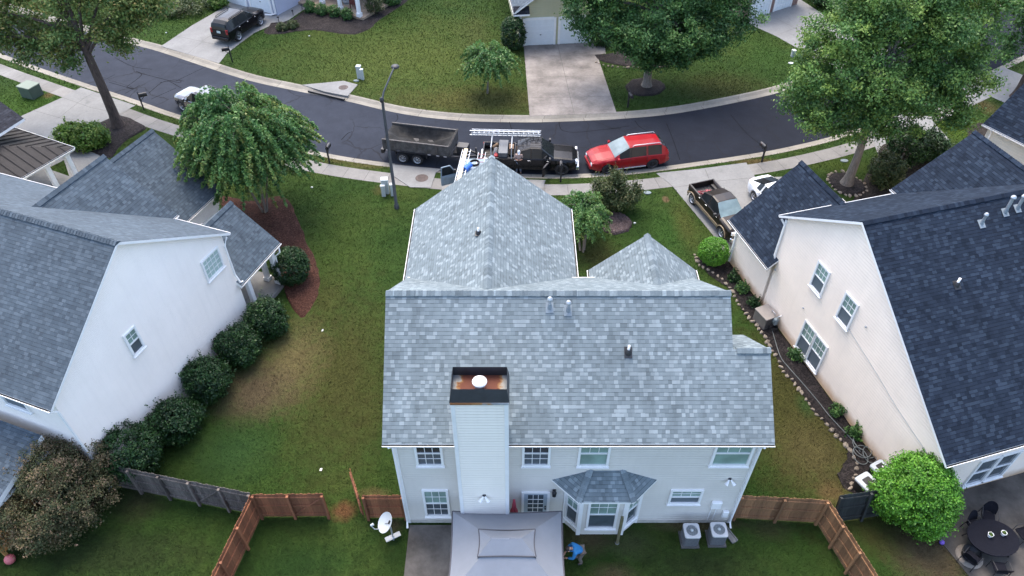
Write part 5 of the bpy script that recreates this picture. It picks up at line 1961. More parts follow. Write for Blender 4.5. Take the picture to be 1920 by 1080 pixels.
def lerpf(tab, x):
    if x <= tab[0][0]:
        return tab[0][1]
    for (a, va), (b, vb) in zip(tab[:-1], tab[1:]):
        if x <= b:
            return va + (vb - va) * (x - a) / (b - a)
    return tab[-1][1]


def wheel(root, x, y, r, wd, rim, spokes=5):
    s = 1 if y > 0 else -1
    w_ = thing_part('wheel', root)
    mb = MB()
    prof = [(r * 0.66, -wd / 2), (r * 0.9, -wd / 2), (r * 0.985, -wd * 0.38), (r, -wd * .2), (r, wd * .2), (r * 0.985, wd * .38), (r * 0.9, wd / 2), (r * 0.66, wd / 2)]
    mb.lathe(prof, 26, (0, 0, 0), 'y', cap=False)
    o = mb.build('wheel', M_RUBBER, root)
    o.location = (x, y, r)
    mb = MB()
    yo = s * wd * 0.36
    mb.lathe([(r * 0.67, s * wd * .5), (r * 0.6, s * wd * .46), (r * 0.58, s * wd * 0.1)], 24, (0, 0, 0), 'y', cap=False)
    for k in range(spokes):
        a = 2 * PI * k / spokes
        ca, sa = math.cos(a), math.sin(a)
        for da in (-0.16, 0.16):
            c2, s2 = math.cos(a + da), math.sin(a + da)
            mb.poly([(ca * r * .1, yo * 1.18, sa * r * .1), (math.cos(a - .1) * r * .62, yo, math.sin(a - .1) * r * .62), (math.cos(a + .1 + da) * r * .62, yo, math.sin(a + .1 + da) * r * .62), (c2 * r * .16, yo * 1.18, s2 * r * .16)], 0)
    mb.lathe([(r * 0.16, yo * 1.05), (r * 0.14, yo * 1.3), (0.01, yo * 1.32)], 12, (0, 0, 0), 'y', cap=False)
    mb.build('rim', rim, o)
    mb = MB()
    mb.lathe([(r * 0.6, s * wd * .1), (0.01, s * wd * .08)], 20, (0, 0, 0), 'y', cap=False)
    mb.build('brake', M_BLACKM, o)
    return o


def thing_part(n, r):
    return None


def shell(root, sp, body_mat, glass=M_CARGLASS, ws_glass=None):
    """lofted body; sp: dict with half-width w(x), belt(x), top(x), wt(x), zb, wheels, r, ranges"""
    ra = sp['r'] * 1.17
    xs = set(sp['xs'])
    for wx in sp['wheels']:
        for k in (-1.02, -1.0, -0.86, -0.6, -0.3, 0, 0.3, 0.6, 0.86, 1.0, 1.02):
            xs.add(round(wx + k * ra, 4))
    lo, hi = min(sp['xs']), max(sp['xs'])
    xs = sorted(x for x in xs if lo <= x <= hi)

    def ring(x):
        w_ = lerpf(sp['w'], x)
        zb = lerpf(sp['zb'], x)
        arch = 0
        for wx in sp['wheels']:
            d = abs(x - wx)
            if d < ra * 0.999:
                arch = max(arch, sp['r'] + math.sqrt(max(0, ra * ra - d * d)) * 0.98)
        bl, tp, wt = lerpf(sp['belt'], x), lerpf(sp['top'], x), lerpf(sp['wt'], x)
        b = max(zb, arch)
        b = min(b, bl - 0.16)
        mid = max(b + 0.06, zb + (bl - zb) * 0.6)
        fl = 0.025 if arch > 0 else 0.0
        return [(0, zb + .03), (w_ * .8, b if arch else zb + .02), (w_ * .985 + fl, b), (w_ + fl, min(mid, bl - .08)), (w_ * .985, bl - .05), (w_ * .95, bl), (wt, tp - 0.045), (wt * .86, tp), (0, tp + sp.get('crown', .02))]
    rings = [ring(x) for x in xs]
    body = MB()
    groups = {}

    def add(key, pts, sm=True):
        m = body if key is None else groups.setdefault(key, MB())
        m.poly(pts, 0, None, sm)
    for i in range(len(xs) - 1):
        xm = (xs[i] + xs[i + 1]) / 2
        for j in range(8):
            for s in (1, -1):
                a, b, c, d = rings[i][j], rings[i + 1][j], rings[i + 1][j + 1], rings[i][j + 1]
                q = [(xs[i], s * a[0], a[1]), (xs[i + 1], s * b[0], b[1]), (xs[i + 1], s * c[0], c[1]), (xs[i], s * d[0], d[1])]
                if s > 0:
                    q = q[::-1]
                key = None
                if j == 5:
                    for k, (x0, x1) in enumerate(sp['win']):
                        if x0 < xm < x1:
                            key = ('side_window', k, s)
                if j in (6, 7):
                    x0, x1 = sp['ws']
                    if x0 < xm < x1:
                        key = ('windscreen',)
                    if sp.get('rw') and sp['rw'][0] < xm < sp['rw'][1]:
                        key = ('rear_window',)
                add(key, q)
    for i, e in ((0, rings[0]), (-1, rings[-1])):
        pts = [(xs[i], y, z) for y, z in e] + [(xs[i], -y, z) for y, z in e[::-1]]
        if i == -1:
            pts = pts[::-1]
        body.poly(pts, 0)
    for x in sp.get('seams', []):
        for s in (1, -1):
            r_ = ring(x)
            body.tube([(x, s * (p[0] + .004), p[1]) for p in r_[3:7]], 0.009, 4, 1)
    bo = body.build('body', [body_mat, M_BLACK], root)
    for k, m in groups.items():
        g = glass
        if k[0] == 'windscreen' and ws_glass:
            g = ws_glass
        m.build(k[0], g, root)
    for x in sp.get('seams', []):
        for s in (1, -1):
            r_ = ring(x - .16)
            mb = MB()
            mb.tube([(x - .22, s * (r_[4][0] + .02), r_[4][1] - .07), (x - .06, s * (r_[4][0] + .02), r_[4][1] - .07)], .018, 5)
            mb.build('door_handle', body_mat if sp.get('bump') == P_RED else M_CHROME, root)
    mb = MB()
    w0 = max(p[1] for p in sp['w'])
    mb.box(((lo + hi) / 2, 0, 0.42), (hi - lo - .5, w0 * 1.45, 0.34))
    mb.build('underbody', M_BLACK, root)
    return bo, ring


def car(name, label, spec, loc, rz, body, rim, glass=M_CARGLASS, ws=None, group=None, cat='car'):
    t = thing(name, label, cat, loc, rz, group)
    sp = spec
    bo, ring = shell(t, sp, body, glass, ws)
    W = max(p[1] for p in sp['w'])
    for wx in sp['wheels']:
        for s in (1, -1):
            wheel(t, wx, s * (W - 0.12), sp['r'], 0.24, rim)
    lo, hi = min(sp['xs']), max(sp['xs'])
    bf, bb = lerpf(sp['belt'], hi), lerpf(sp['belt'], lo)
    wf, wb = lerpf(sp['w'], hi), lerpf(sp['w'], lo)
    for s in (1, -1):
        mb = MB()
        hz = sp.get('hz', bf - .12)
        mb.rbox((hi - .03, s * wf * .78, hz), (0.12, wf * .34, 0.16), 0.03)
        mb.build('headlight', M_HEAD, t)
        mb = MB()
        mb.rbox((lo + .02, s * wb * .84, sp.get('tz', bb - .12)), (0.09, wb * .24, sp.get('th', 0.28)), 0.03)
        mb.build('tail_light', M_TAIL, t)
        mb = MB()
        mx = sp['mir']
        mz = lerpf(sp['belt'], mx) + .06
        mb.rbox((mx, s * (W + .1), mz), (0.14, 0.22, 0.16), 0.05)
        mb.build('mirror', sp.get('mirmat', body), t)
    mb = MB()
    mb.rbox((hi + .0, 0, sp.get('gz', bf - .2)), (0.06, wf * 1.0, sp.get('gh', 0.2)), 0.02)
    mb.build('grille', M_BLACK, t)
    mb = MB()
    mb.rbox((hi + .03, 0, 0.45), (0.16, wf * 1.86, 0.22), 0.06)
    mb.build('front_bumper', sp.get('bump', body), t)
    mb = MB()
    mb.rbox((lo - .03, 0, 0.5), (0.16, wb * 1.86, 0.22), 0.06)
    mb.build('rear_bumper', sp.get('bump', body), t)
    mb = MB()
    mb.box((lo - .06, 0, sp.get('pz', 0.85)), (0.02, 0.32, 0.16))
    mb.build('number_plate', M_PLATE, t)
    if sp.get('rails'):
        x0, x1, y, z = sp['rails']
        for s in (1, -1):
            mb = MB()
            mb.tube([(x0, s * y, z - .05), (x0 + .08, s * y, z + .03), (x1 - .08, s * y, z + .03), (x1, s * y, z - .05)], 0.028, 6)
            mb.build('roof_rail', sp.get('railmat', M_ALU), t)
    if sp.get('sill'):
        for s in (1, -1):
            mb = MB()
            a, b = sp['wheels'][0] + .45, sp['wheels'][1] - .45
            mb.rbox(((a + b) / 2, s * (W + .0), 0.34), (b - a, 0.1, 0.07), 0.02)
            mb.build('side_sill', sp['sill'], t)
    return t, ring


SUV = dict(r=0.36, wheels=(-1.42, 1.47), xs=[-2.42, -2.36, -2.2, -1.95, -1.05, -0.95, 0.05, 0.13, 0.75, 1.05, 1.6, 2.1, 2.32, 2.42],
           w=[(-2.42, .82), (-2.2, .92), (-1, .94), (1.4, .94), (2.1, .88), (2.42, .7)], zb=[(-2.42, .42), (-2.0, .3), (2.0, .28), (2.42, .36)],
           belt=[(-2.42, 1.02), (-1, 1.08), (0.9, 1.03), (1.6, .98), (2.42, .78)],
           top=[(-2.42, 1.12), (-2.34, 1.3), (-2.1, 1.62), (-1.6, 1.69), (0.1, 1.7), (0.3, 1.66), (1.1, 1.12), (1.7, 1.06), (2.2, .95), (2.42, .82)],
           wt=[(-2.42, .7), (-2.1, .62), (-1, .68), (0.2, .68), (1.1, .78), (1.8, .8), (2.42, .62)],
           win=[(-2.05, -1.05), (-0.97, 0.02), (0.08, 0.85)], ws=(0.28, 1.06), rw=(-2.38, -2.06), seams=[-1.0, 0.05, 1.0], mir=0.86, rails=(-1.9, -.1, .62, 1.73), pz=.95)


def heading(rear, front, z=-0.13):
    """ground points of rear and front wheel on one side -> angle and midpoint"""
    a, b = P(*rear, z), P(*front, z)
    return math.atan2(b.y - a.y, b.x - a.x), (a + b) / 2, (b - a).length


# red SUV at the kerb, nose to the left; left side faces us
ang, mid_, L_ = heading((1222.7, 314.5), (1137.6, 325))
n_ = Vector((-math.sin(ang), math.cos(ang), 0))
sp = dict(SUV, bump=P_RED, sill=M_CHROME, railmat=M_ALU)
_c, _ = car('red_suv', 'bright red SUV parked at the kerb, nose to the left', sp, mid_ - n_ * 0.86 + Vector((0, 0, 0)), ang, P_RED, M_RIMD, ws=M_CARGLASSP)
_c.scale = (1.06, 1.05, 1.0)
# black SUV on the far drive; right side faces us
ang, mid_, L_ = heading((446, 77), (488.5, 47), 0.02)
n_ = Vector((-math.sin(ang), math.cos(ang), 0))
SUV2 = dict(SUV, r=.39, xs=[-2.4, -2.34, -2.25, -1.95, -1.05, -0.95, 0.05, 0.13, 0.75, 1.05, 1.6, 2.1, 2.32, 2.4],
            top=[(-2.4, 1.15), (-2.34, 1.35), (-2.2, 1.7), (-1.6, 1.78), (0.0, 1.78), (0.2, 1.73), (0.9, 1.2), (1.7, 1.14), (2.2, 1.06), (2.4, .95)],
            belt=[(-2.4, 1.1), (-1, 1.14), (0.9, 1.1), (1.6, 1.05), (2.4, .9)], zb=[(-2.4, .5), (-2, .4), (2, .38), (2.4, .45)], rails=(-1.7, -.1, .6, 1.82), railmat=M_BLACK, bump=P_BLACK, tz=1.05, th=.34, pz=1.0)
_c, _ = car('black_suv', 'glossy black SUV parked on the drive of the white-trimmed house', SUV2, mid_ + n_ * 0.82, ang, P_BLACK, M_RIM)
_c.scale = (1.08, 1.08, 1.08)
# white-hooded SUV half hidden behind the crepe myrtle
a, b = P(400, 233, -.13), P(334, 208, -.13)
ang = math.atan2(b.y - a.y, b.x - a.x)
n_ = Vector((-math.sin(ang), math.cos(ang), 0))
car('black_car', 'glossy black SUV parked at the kerb half behind the full crepe myrtle', dict(SUV2, bump=M_BLACK, gh=.42, gz=.72), (a + b) / 2 - n_ * .95 + Vector((.1, .1, 0)), ang, P_GLOSS, M_RIM)
# white car in the drive behind the garage roof
ang0 = math.atan2(P(1349, 441).y - P(1301, 385).y, P(1349, 441).x - P(1301, 385).x)
SEDAN = dict(r=.33, wheels=(-1.35, 1.4), xs=[-2.3, -2.25, -2.0, -1.7, -.95, -.85, .05, .13, .7, 1.1, 1.6, 2.1, 2.28, 2.35],
             w=[(-2.3, .74), (-2, .87), (-1, .9), (1.4, .9), (2.1, .84), (2.35, .66)], zb=[(-2.3, .36), (-2, .26), (2, .24), (2.35, .3)],
             belt=[(-2.3, .92), (-1, .96), (.9, .93), (1.6, .86), (2.35, .66)], top=[(-2.3, .98), (-1.95, 1.06), (-1.0, 1.4), (-.3, 1.45), (.2, 1.4), (1.15, .98), (1.7, .9), (2.35, .7)],
             wt=[(-2.3, .66), (-1.9, .68), (-1, .6), (.2, .6), (1.15, .74), (2.35, .58)], win=[(-1.4, -.9), (-.86, .04), (.1, .85)], ws=(.22, 1.1), rw=(-1.92, -1.02), seams=[-.9, .07, .95], mir=.8, pz=.75, bump=P_WHITE)
cc = P(1421, 378)
car('white_car', 'white car with black rear glass half hidden behind the garage roof of the cream house', SEDAN, (cc.x + .95, cc.y - .9, 0.02), ang0, P_WHITE, M_RIM)

# ---------------------------------------------------------------- pickups
PK = dict(r=.41, wheels=(1.75,), xs=[-1.25, -1.2, -1.15, -.3, -.2, .35, .43, .9, 1.3, 2.0, 2.4, 2.62, 2.72],
          w=[(-1.25, .96), (1.7, .97), (2.4, .94), (2.72, .8)], zb=[(-1.25, .45), (2.4, .45), (2.72, .5)],
          belt=[(-1.25, 1.22), (.9, 1.2), (1.5, 1.16), (2.72, 1.0)], top=[(-1.25, 1.4), (-1.2, 1.5), (-1.02, 1.83), (-.6, 1.87), (.3, 1.87), (.5, 1.82), (1.12, 1.28), (1.7, 1.24), (2.4, 1.17), (2.72, 1.02)],
          wt=[(-1.25, .76), (-1.02, .68), (.4, .7), (1.1, .84), (2.4, .84), (2.72, .68)],
          win=[(-1.12, -.32), (-.2, .95)], ws=(.46, 1.1), rw=(-1.22, -1.03), seams=[-1.1, -.25, 1.0], mir=.95, hz=.98, gz=.86, gh=.3)


def pickup(name, label, loc, rz, body, rim, ws=None, bed_len=1.95, bump=M_CHROME, lower=None, wheel_r=.41, glass=M_CARGLASS, door_open=None, cat='pickup truck'):
    t = thing(name, label, cat, loc, rz)
    sp = dict(PK, r=wheel_r)
    bo, ring = shell(t, sp, body, glass, ws)
    W = .97
    x1 = -1.29
    x0 = x1 - bed_len
    wxr = x1 - bed_len * .55
    r = wheel_r
    for wx in (1.75, wxr):
        for s in (1, -1):
            wheel(t, wx, s * (W - .13), r, .27, rim, 6)
    ra = r * 1.17
    zt, zb, zf = 1.24, .5, .78
    mb = MB()
    xs = sorted({round(q, 3) for q in [x0, x0 + .1, x1 - .1, x1] + [wxr + k * ra for k in (-1.02, -1, -.86, -.6, -.3, 0, .3, .6, .86, 1, 1.02)]})
    xs = [q for q in xs if x0 <= q <= x1]
    for s in (1, -1):
        rg = []
        for q in xs:
            d = abs(q - wxr)
            a = r + math.sqrt(max(0, ra * ra - d * d)) * .98 if d < ra * .999 else zb
            fl = .03 if a > zb else 0
            rg.append([(q, s * (W * .97 + fl), a), (q, s * (W + fl), max(a + .04, .9)), (q, s * W * .985, zt - .04), (q, s * W * .96, zt), (q, s * (W * .96 - .09), zt), (q, s * (W * .96 - .1), zf)])
        mb.grid(rg, 0, True)
    mb.box((x0 + .03, 0, (zb + zt) / 2 + .1), (.07, W * 1.9, zt - zb - .22))
    mb.box((x1 - .02, 0, (zf + zt) / 2), (.05, W * 1.75, zt - zf))
    mb.build('cargo_bed', body, t)
    mb = MB()
    mb.box(((x0 + x1) / 2, 0, zf - .02), (bed_len - .1, W * 1.78, .05))
    for k in range(7):
        mb.box(((x0 + x1) / 2, (k - 3) * .22, zf + .015), (bed_len - .2, .08, .02))
    for s in (1, -1):
        mb.box((wxr, s * (W - .24), zf + .1), (.8, .2, .2))
    mb.build('bed_floor', M_BLACK, t)
    mb = MB()
    mb.box(((x0 + 2.6) / 2, 0, .5), (2.4 - x0, 1.2, .2))
    mb.build('chassis', M_BLACK, t)
    for s in (1, -1):
        mb = MB()
        mb.rbox((2.68, s * .72, .98), (.14, .3, .22), .04)
        mb.build('headlight', M_HEAD, t)
        mb = MB()
        mb.rbox((x0 + .01, s * .86, 1.0), (.1, .18, .4), .03)
        mb.build('tail_light', M_TAIL, t)
        mb = MB()
        mb.rbox((.95, s * 1.14, 1.32), (.14, .24, .24), .05)
        mb.build('mirror', M_BLACK, t)
    mb = MB()
    mb.rbox((2.73, 0, .86), (.07, 1.0, .3), .03)
    mb.build('grille', M_BLACK, t)
    mb = MB()
    mb.rbox((2.76, 0, .58), (.22, 1.84, .24), .07)
    mb.build('front_bumper', bump, t)
    mb = MB()
    mb.rbox((x0 - .08, 0, .6), (.2, 1.8, .2), .05)
    mb.build('rear_bumper', bump, t)
    if lower:
        mb = MB()
        for s in (1, -1):
            for wx in (1.75, wxr):
                pts = [(wx + math.cos(a) * ra * 1.05, s * (W + .03), r + math.sin(a) * ra * 1.05) for a in [PI * k / 10 for k in range(11)]]
                mb.tube(pts, .045, 6)
            mb.box(((wxr + 1.75) / 2, s * (W + .01), .58), (1.75 - wxr - 2 * ra, .05, .2))
            mb.box((x0 + (wxr - ra - x0) / 2, s * (W + .005), .6), (wxr - ra - x0, .05, .2))
        mb.build('lower_trim', lower, t)
    return t


# dark brown pickup in the cream house drive, right side towards us
ang, mid_, L_ = heading((1301, 385), (1349, 441), .02)
n_ = Vector((-math.sin(ang), math.cos(ang), 0))
f_ = Vector((math.cos(ang), math.sin(ang), 0))
KS = .9
c_ = mid_ - f_ * KS * (1.75 - 1.29 - 1.4 * .55) / 2 + n_ * .84 * KS
BPK = pickup('brown_pickup', 'dark brown pickup with tan wheel-arch trim parked nose-in on the cream house drive', c_, ang, P_BROWN, M_RIM, ws=M_CARGLASSB, lower=P_TAN, bed_len=1.4)
BPK.scale = (KS, KS, KS)
c_ = BPK.location
rb = lambda x, y, z: c_ + (f_ * x + n_ * y + Vector((0, 0, z))) * KS
mb = MB()
rs = random.Random(3)
for k in range(9):
    a = rb(rs.uniform(-1.9, -1.4), rs.uniform(-.5, .5), .86)
    pts = [a + Vector((rs.uniform(-.35, .35), rs.uniform(-.3, .3), rs.uniform(0, .22))) for _ in range(4)]
    mb.tube(catmull(pts, 4), .035, 5)
tag(mb.build('strap_pile', mat('red_white_strap', (0.3, 0.08, 0.09), .8, .6, 14)), 'heap of red and white straps in the bed of the brown pickup', 'straps')
mb = MB(Matrix.Translation(rb(-1.5, .62, .82)))
mb.lathe([(.09, 0), (.1, .22), (.1, .24), (.05, .25)], 12)
tag(mb.build('jug', mat('white_jug', (.7, .72, .6), .5, .1)), 'white jug standing in the bed of the brown pickup beside the cab', 'jug')

# black work pickup at the kerb
ang = R(-2.5)
f_ = Vector((math.cos(ang), math.sin(ang), 0))
n_ = Vector((-math.sin(ang), math.cos(ang), 0))
fw = P(1052.5, 327.5, -.13)
c_ = fw - f_ * 1.75 + n_ * .84
WT = pickup('black_work_pickup', 'black work pickup with an aluminium ladder rack, front door open, parked at the kerb', c_, ang, P_BLACK, M_RIMD, bed_len=2.1, bump=M_CHROME, wheel_r=.45)
wt = lambda x, y, z: c_ + f_ * x + n_ * y + Vector((0, 0, z + .0))
MW_ = Matrix.Translation(c_) @ Matrix.Rotation(ang, 4, 'Z')
# open front door, hinged at its front edge
mb = MB()
oa = R(-62)
for (y0, y1, z0, z1) in ((0, 1.0, .5, 1.15),):
    pts = [(0, 0, z0), (-1.0, 0, z0), (-1.05, 0, 1.16), (0, 0, 1.16)]
    mb.prism([(-1.02, -.04), (0, -.04), (0, .04), (-1.02, .04)], .5, 1.16)
    for a, b in (((-1.0, 0, 1.16), (-.86, .02, 1.78)), ((0, 0, 1.16), (-.5, .02, 1.78)), ((-.86, .02, 1.78), (-.5, .02, 1.78))):
        mb.tube([a, b], .035, 6)
d = mb.build('open_door', P_BLACK, WT, (1.0, -.98, 0), -oa)
mb = MB()
mb.box((-.5, .06, .85), (.7, .05, .3))
mb.box((-.4, .075, 1.05), (.3, .07, .06))
mb.build('door_trim', mat('door_trim_grey', (.12, .12, .13), .7, .2), d)
M_LRACK = mat('rack_white', (.36, .38, .4), .4, .1, metal=.3)
for x in (-3.05 + .25, -1.5):
    for s in (1, -1):
        mb = MB()
        mb.tube([(x, s * .92, 1.2), (x, s * .9, 2.0)], .035, 6)
        mb.tube([(x, s * .9, 1.75), (x + .0, s * .6, 2.0)], .022, 5)
        mb.build('rack_post', M_LRACK, WT)
    mb = MB()
    mb.tube([(x, -.95, 2.0), (x, .95, 2.0)], .04, 6)
    mb.build('rack_crossbar', M_LRACK, WT)
mb = MB()
for s in (1, -1):
    mb.tube([(-1.1, s * .5, 1.9), (.45, s * .5, 1.96)], .02, 5)
for k in range(5):
    mb.tube([(-.95 + k * .33, .5, 1.92), (-.95 + k * .33, -.05, 1.95)], .025, 5)
mb.build('cab_rack', M_BLACKM, WT)


def ladder(name, label, a, b, up, wid=.42, rungs=12, m=M_ALU, rm=None, rail=.075, thick=.03):
    """straight ladder from a to b; up = across-the-rails direction"""
    a, b = Vector(a), Vector(b)
    t = thing(name, label, 'ladder', a, 0)
    d = b - a
    u = Vector(up).normalized()
    for s in (1, -1):
        mb = MB()
        p0, p1 = u * s * wid / 2, d + u * s * wid / 2
        dn = d.normalized().cross(u).normalized()
        q = [p0 + u * thick / 2 + dn * rail / 2, p0 - u * thick / 2 + dn * rail / 2, p0 - u * thick / 2 - dn * rail / 2, p0 + u * thick / 2 - dn * rail / 2]
        q2 = [x + d for x in q]
        mb.grid([q, q2], 0, False, close_u=True)
        mb.poly(q[::-1])
        mb.poly(q2)
        mb.build('rail', m, t)
    for k in range(rungs):
        mb = MB()
        c = d * ((k + .5) / rungs)
        mb.tube([c - u * wid / 2, c + u * wid / 2], .022, 6)
        mb.build('rung', rm or m, t)
    return t


la, lb = P(879, 243, 2.25), P(1009, 244, 2.25)
ladder('ladder', 'long silver extension ladder lying flat on the black pickup rack, street side', wt(-4.15, .78, 2.09), wt(.35, .78, 2.09), n_, .44, 14)
ladder('ladder', 'second silver ladder on edge beside the flat one on the black pickup rack', wt(-4.25, .47, 2.18), wt(.3, .47, 2.18), (0, 0, 1), .3, 14)
# load in the bed
def on_truck(nm, lab, cat, m, fn):
    mb = MB(MW_)
    fn(mb)
    return tag(mb.build(nm, m), lab, cat)


on_truck('tool_chest', 'flat grey-lidded tool chest across the bed of the black pickup', 'tool chest', mat('chest_grey', (.075, .085, .095), .4, .15), lambda m: (m.rbox((-2.05, -.1, 1.2), (.55, 1.5, .62), .04), m.rbox((-2.05, -.1, 1.54), (.6, 1.56, .06), .03)))
on_truck('roofing_roll', 'brown roll of roofing paper lying in the bed of the black pickup', 'roll', mat('kraft_roll', (.2, .13, .075), .85, .2), lambda m: m.tube([(-2.75, .3, 1.2), (-2.45, .55, 1.3)], .12, 14))
on_truck('cardboard_box', 'tan cardboard box in the bed right behind the black pickup cab', 'box', mat('cardboard', (.3, .2, .13), .9, .15), lambda m: (m.box((-1.55, .3, 1.1), (.3, .5, .5)), m.box((-1.55, .0, 1.36), (.28, .1, .015))))
on_truck('fuel_can', 'red fuel can by the near bed wall of the black pickup', 'fuel can', mat('red_plastic', (.35, .02, .025), .5, .1), lambda m: (m.rbox((-2.52, -.55, 1.05), (.22, .3, .36), .05), m.tube([(-2.52, -.45, 1.23), (-2.52, -.5, 1.36), (-2.52, -.62, 1.34)], .025, 6)))
on_truck('tarp_bundle', 'crumpled pale tarp bundle in the bed of the black pickup', 'tarp', mat('tarp_grey', (.25, .25, .25), .8, .3, 6), lambda m: m.grid([[(-2.55 + .16 * math.cos(a) * k, .0 + .3 * math.sin(a) * k, 1.0 + h + .04 * math.sin(5 * a)) for a in [2 * PI * i / 14 for i in range(14)]] for k, h in ((1, -.15), (1.05, .1), (.75, .28), (.3, .36), (.02, .37))], 0, True, close_u=True))

# blue-grey pickup in the grey house drive, mostly hidden by the front wing
hx = P(858, 338, .6)
c_ = Vector((hx.x + .98, hx.y - 1.0, .02))
DP = pickup('grey_pickup', 'blue-grey pickup with its driver door wide open behind the front gable of the grey house', c_, PI / 2, P_BLUEG, M_RIM)
mb = MB()
M_DTRIM = mat('door_inside', (.2, .25, .28), .6, .25, 3)
mb.prism([(-1.08, -.05), (0, -.05), (0, .05), (-1.08, .05)], .48, 1.16)
d = mb.build('open_door', P_BLUEG, DP, (1.0, .98, 0), R(-66))
mb = MB()
for a, b in (((-1.05, 0, 1.1), (-1.0, 0, 1.8)), ((-.03, 0, 1.14), (-.45, 0, 1.8)), ((-1.0, 0, 1.8), (-.45, 0, 1.8))):
    mb.tube([a, b], .04, 6)
mb.build('window_frame', P_BLUEG, d)
mb = MB()
mb.poly([(-1.0, 0, 1.16), (-.06, 0, 1.16), (-.45, 0, 1.77), (-.97, 0, 1.77)])
mb.build('pane', M_CARGLASS, d)
for s in (1, -1):
    mb = MB()
    mb.box((-.52, s * .06, .85), (.86, .04, .5))
    mb.box((-.5, s * .085, 1.02), (.4, .06, .07))
    mb.build('door_trim', M_DTRIM, d)
la, lb = P(875, 281, 2.05), P(858, 352, 2.05)
ladder('ladder', 'silver ladder under the pale plank on top of the grey pickup with open door', lb, la, (1, 0, 0), .5, 11)
pa, pb = P(874, 279, 2.13), P(858, 346, 2.13)
mb = MB()
dv = (pa - pb)
ag = math.atan2(dv.y, dv.x)
m_ = (pa + pb) / 2
mb.box((m_.x, m_.y, m_.z), (dv.length, .24, .05), 0, ag)
tag(mb.build('plank', mat('pale_wood', (.5, .42, .29), .7, .1)), 'pale wooden plank lying on the ladder over the grey pickup', 'plank')
la, lb = P(904, 286, 1.9), P(896, 330, 1.9)
ladder('ladder', 'short white ladder with red rungs on the grey pickup rack next to the gable peak', lb, la, (1, 0, 0), .45, 6, M_LRACK, mat('red_rung', (.3, .07, .07), .6, .1))
q = P(876, 314, 2.0)
mb = MB()
mb.tube([q + Vector((-.15, -.25, 0)), q + Vector((.2, .25, .05))], [.2, .17], 14)
tag(mb.build('blue_bag', mat('blue_fabric', (.03, .12, .42), .7, .2)), 'rolled blue bag on the grey pickup beside the pale plank', 'bag')
mb = MB()
q = P(890, 307, 1.9)
for k in range(4):
    mb.tube([q + Vector((.28 * math.cos(a), .28 * math.sin(a), .04 * k)) for a in [2 * PI * i / 16 for i in range(17)]], .03, 5)
tag(mb.build('hose_coil', M_RUBBER), 'coiled black air hose on the grey pickup next to the blue bag', 'hose')

# ---------------------------------------------------------------- dump trailer
ang = math.atan2(P(780, 315, -.13).y - P(753, 311, -.13).y, P(780, 315, -.13).x - P(753, 311, -.13).x)
a_, b_ = P(716, 262, 1.5), P(842, 277, 1.5)
ang = math.atan2(b_.y - a_.y, b_.x - a_.x)
f_ = Vector((math.cos(ang), math.sin(ang), 0))
n_ = Vector((-math.sin(ang), math.cos(ang), 0))
TLn = (b_ - a_).length
c_ = Vector((((a_ + b_) / 2).x, ((a_ + b_) / 2).y, -.13)) + n_ * 1.05
TR = thing('dump_trailer', 'tandem-axle dump trailer with grey weathered steel box covered by a black tarp', 'trailer', c_, ang)
t = NT('weathered_steel')
co = t.coord()
n = t.noise(co, 3.0, 6, .7)
c = t.ramp(n, [(.3, (.03, .028, .027)), (.55, (.075, .071, .068)), (.8, (.16, .148, .135))])
r2 = t.noise(co, 1.2, 5, .7, 1.0)
c = t.mix(t.ramp(r2, [(.55, 0.), (.75, .6)]), c, (.07, .035, .02))
t.color(c)
t.set(Roughness=.8)
M_WSTEEL = t.mat
HLn = TLn / 2
mb = MB()
z0, z1 = .95, 1.66
for s in (1, -1):
    mb.box((0, s * 1.02, (z0 + z1) / 2 + .0), (TLn, .05, z1 - z0))
    mb.box((0, s * 1.03, z1), (TLn + .02, .1, .08))
    for k in range(7):
        mb.box((-HLn + .12 + k * (TLn - .24) / 6, s * 1.07, (z0 + z1) / 2 - .02), (.09, .06, z1 - z0 - .05))
mb.box((HLn, 0, (z0 + z1) / 2 + .05), (.05, 2.04, z1 - z0 + .1))
mb.box((HLn + .0, 0, z1 + .06), (.1, 2.1, .08))
mb.box((-HLn, .0, z0 + .25), (.05, 2.04, .5))
mb.box((0, 0, z0), (TLn, 2.0, .05))
mb.build('dump_box', M_WSTEEL, TR)
# sagging tarp over the load
t = NT('black_tarp')
co = t.coord()
n = t.noise(co, 1.6, 5, .6, .8)
t.color(t.ramp(n, [(.35, (.008, .0085, .009)), (.7, (.026, .026, .0255))]))
t.set(Roughness=.75)
t.b.inputs['Specular IOR Level'].default_value = .2
t.bump(t.noise(co, 5.0, 4, .6, 1.2), .6, .06)
rg = []
for i in range(25):
    x = -HLn + .05 + (TLn - .1) * i / 24
    row = []
    for j in range(15):
        y = -.98 + 1.96 * j / 14
        e = min(1, (1 - abs(y) / .98) * 2.4)
        ex = min(1, (HLn - abs(x)) * 1.4)
        z = z1 - .08 - .62 * e * ex * (.5 + .5 * math.sin(x * .9 + 1.2 + y * .7)) + .05 * math.sin(x * 5 + y * 3) * e + .1 * e * math.exp(-((y - .4 * x / HLn) / .18) ** 2)
        row.append((x, y, z))
    rg.append(row)
mb = MB()
mb.grid(rg, 0, True)
mb.build('tarp', t.mat, TR)
mb = MB()
for s in (1, -1):
    mb.box((0, s * .7, .78), (TLn, .1, .22))
mb.box((HLn + .5, .0, .72), (1.0, .7, .16))
for s in (1, -1):
    mb.tube([(HLn - .1, s * .75, .68), (HLn + 1.75, s * .06, .62)], .07, 6)
mb.tube([(HLn + 1.6, 0, .62), (HLn + 2.2, 0, .62)], .06, 8)
mb.tube([(HLn + 1.5, .0, .1), (HLn + 1.5, 0, 1.15)], .05, 8)
mb.box((-HLn - .1, 0, .7), (.2, 2.0, .3))
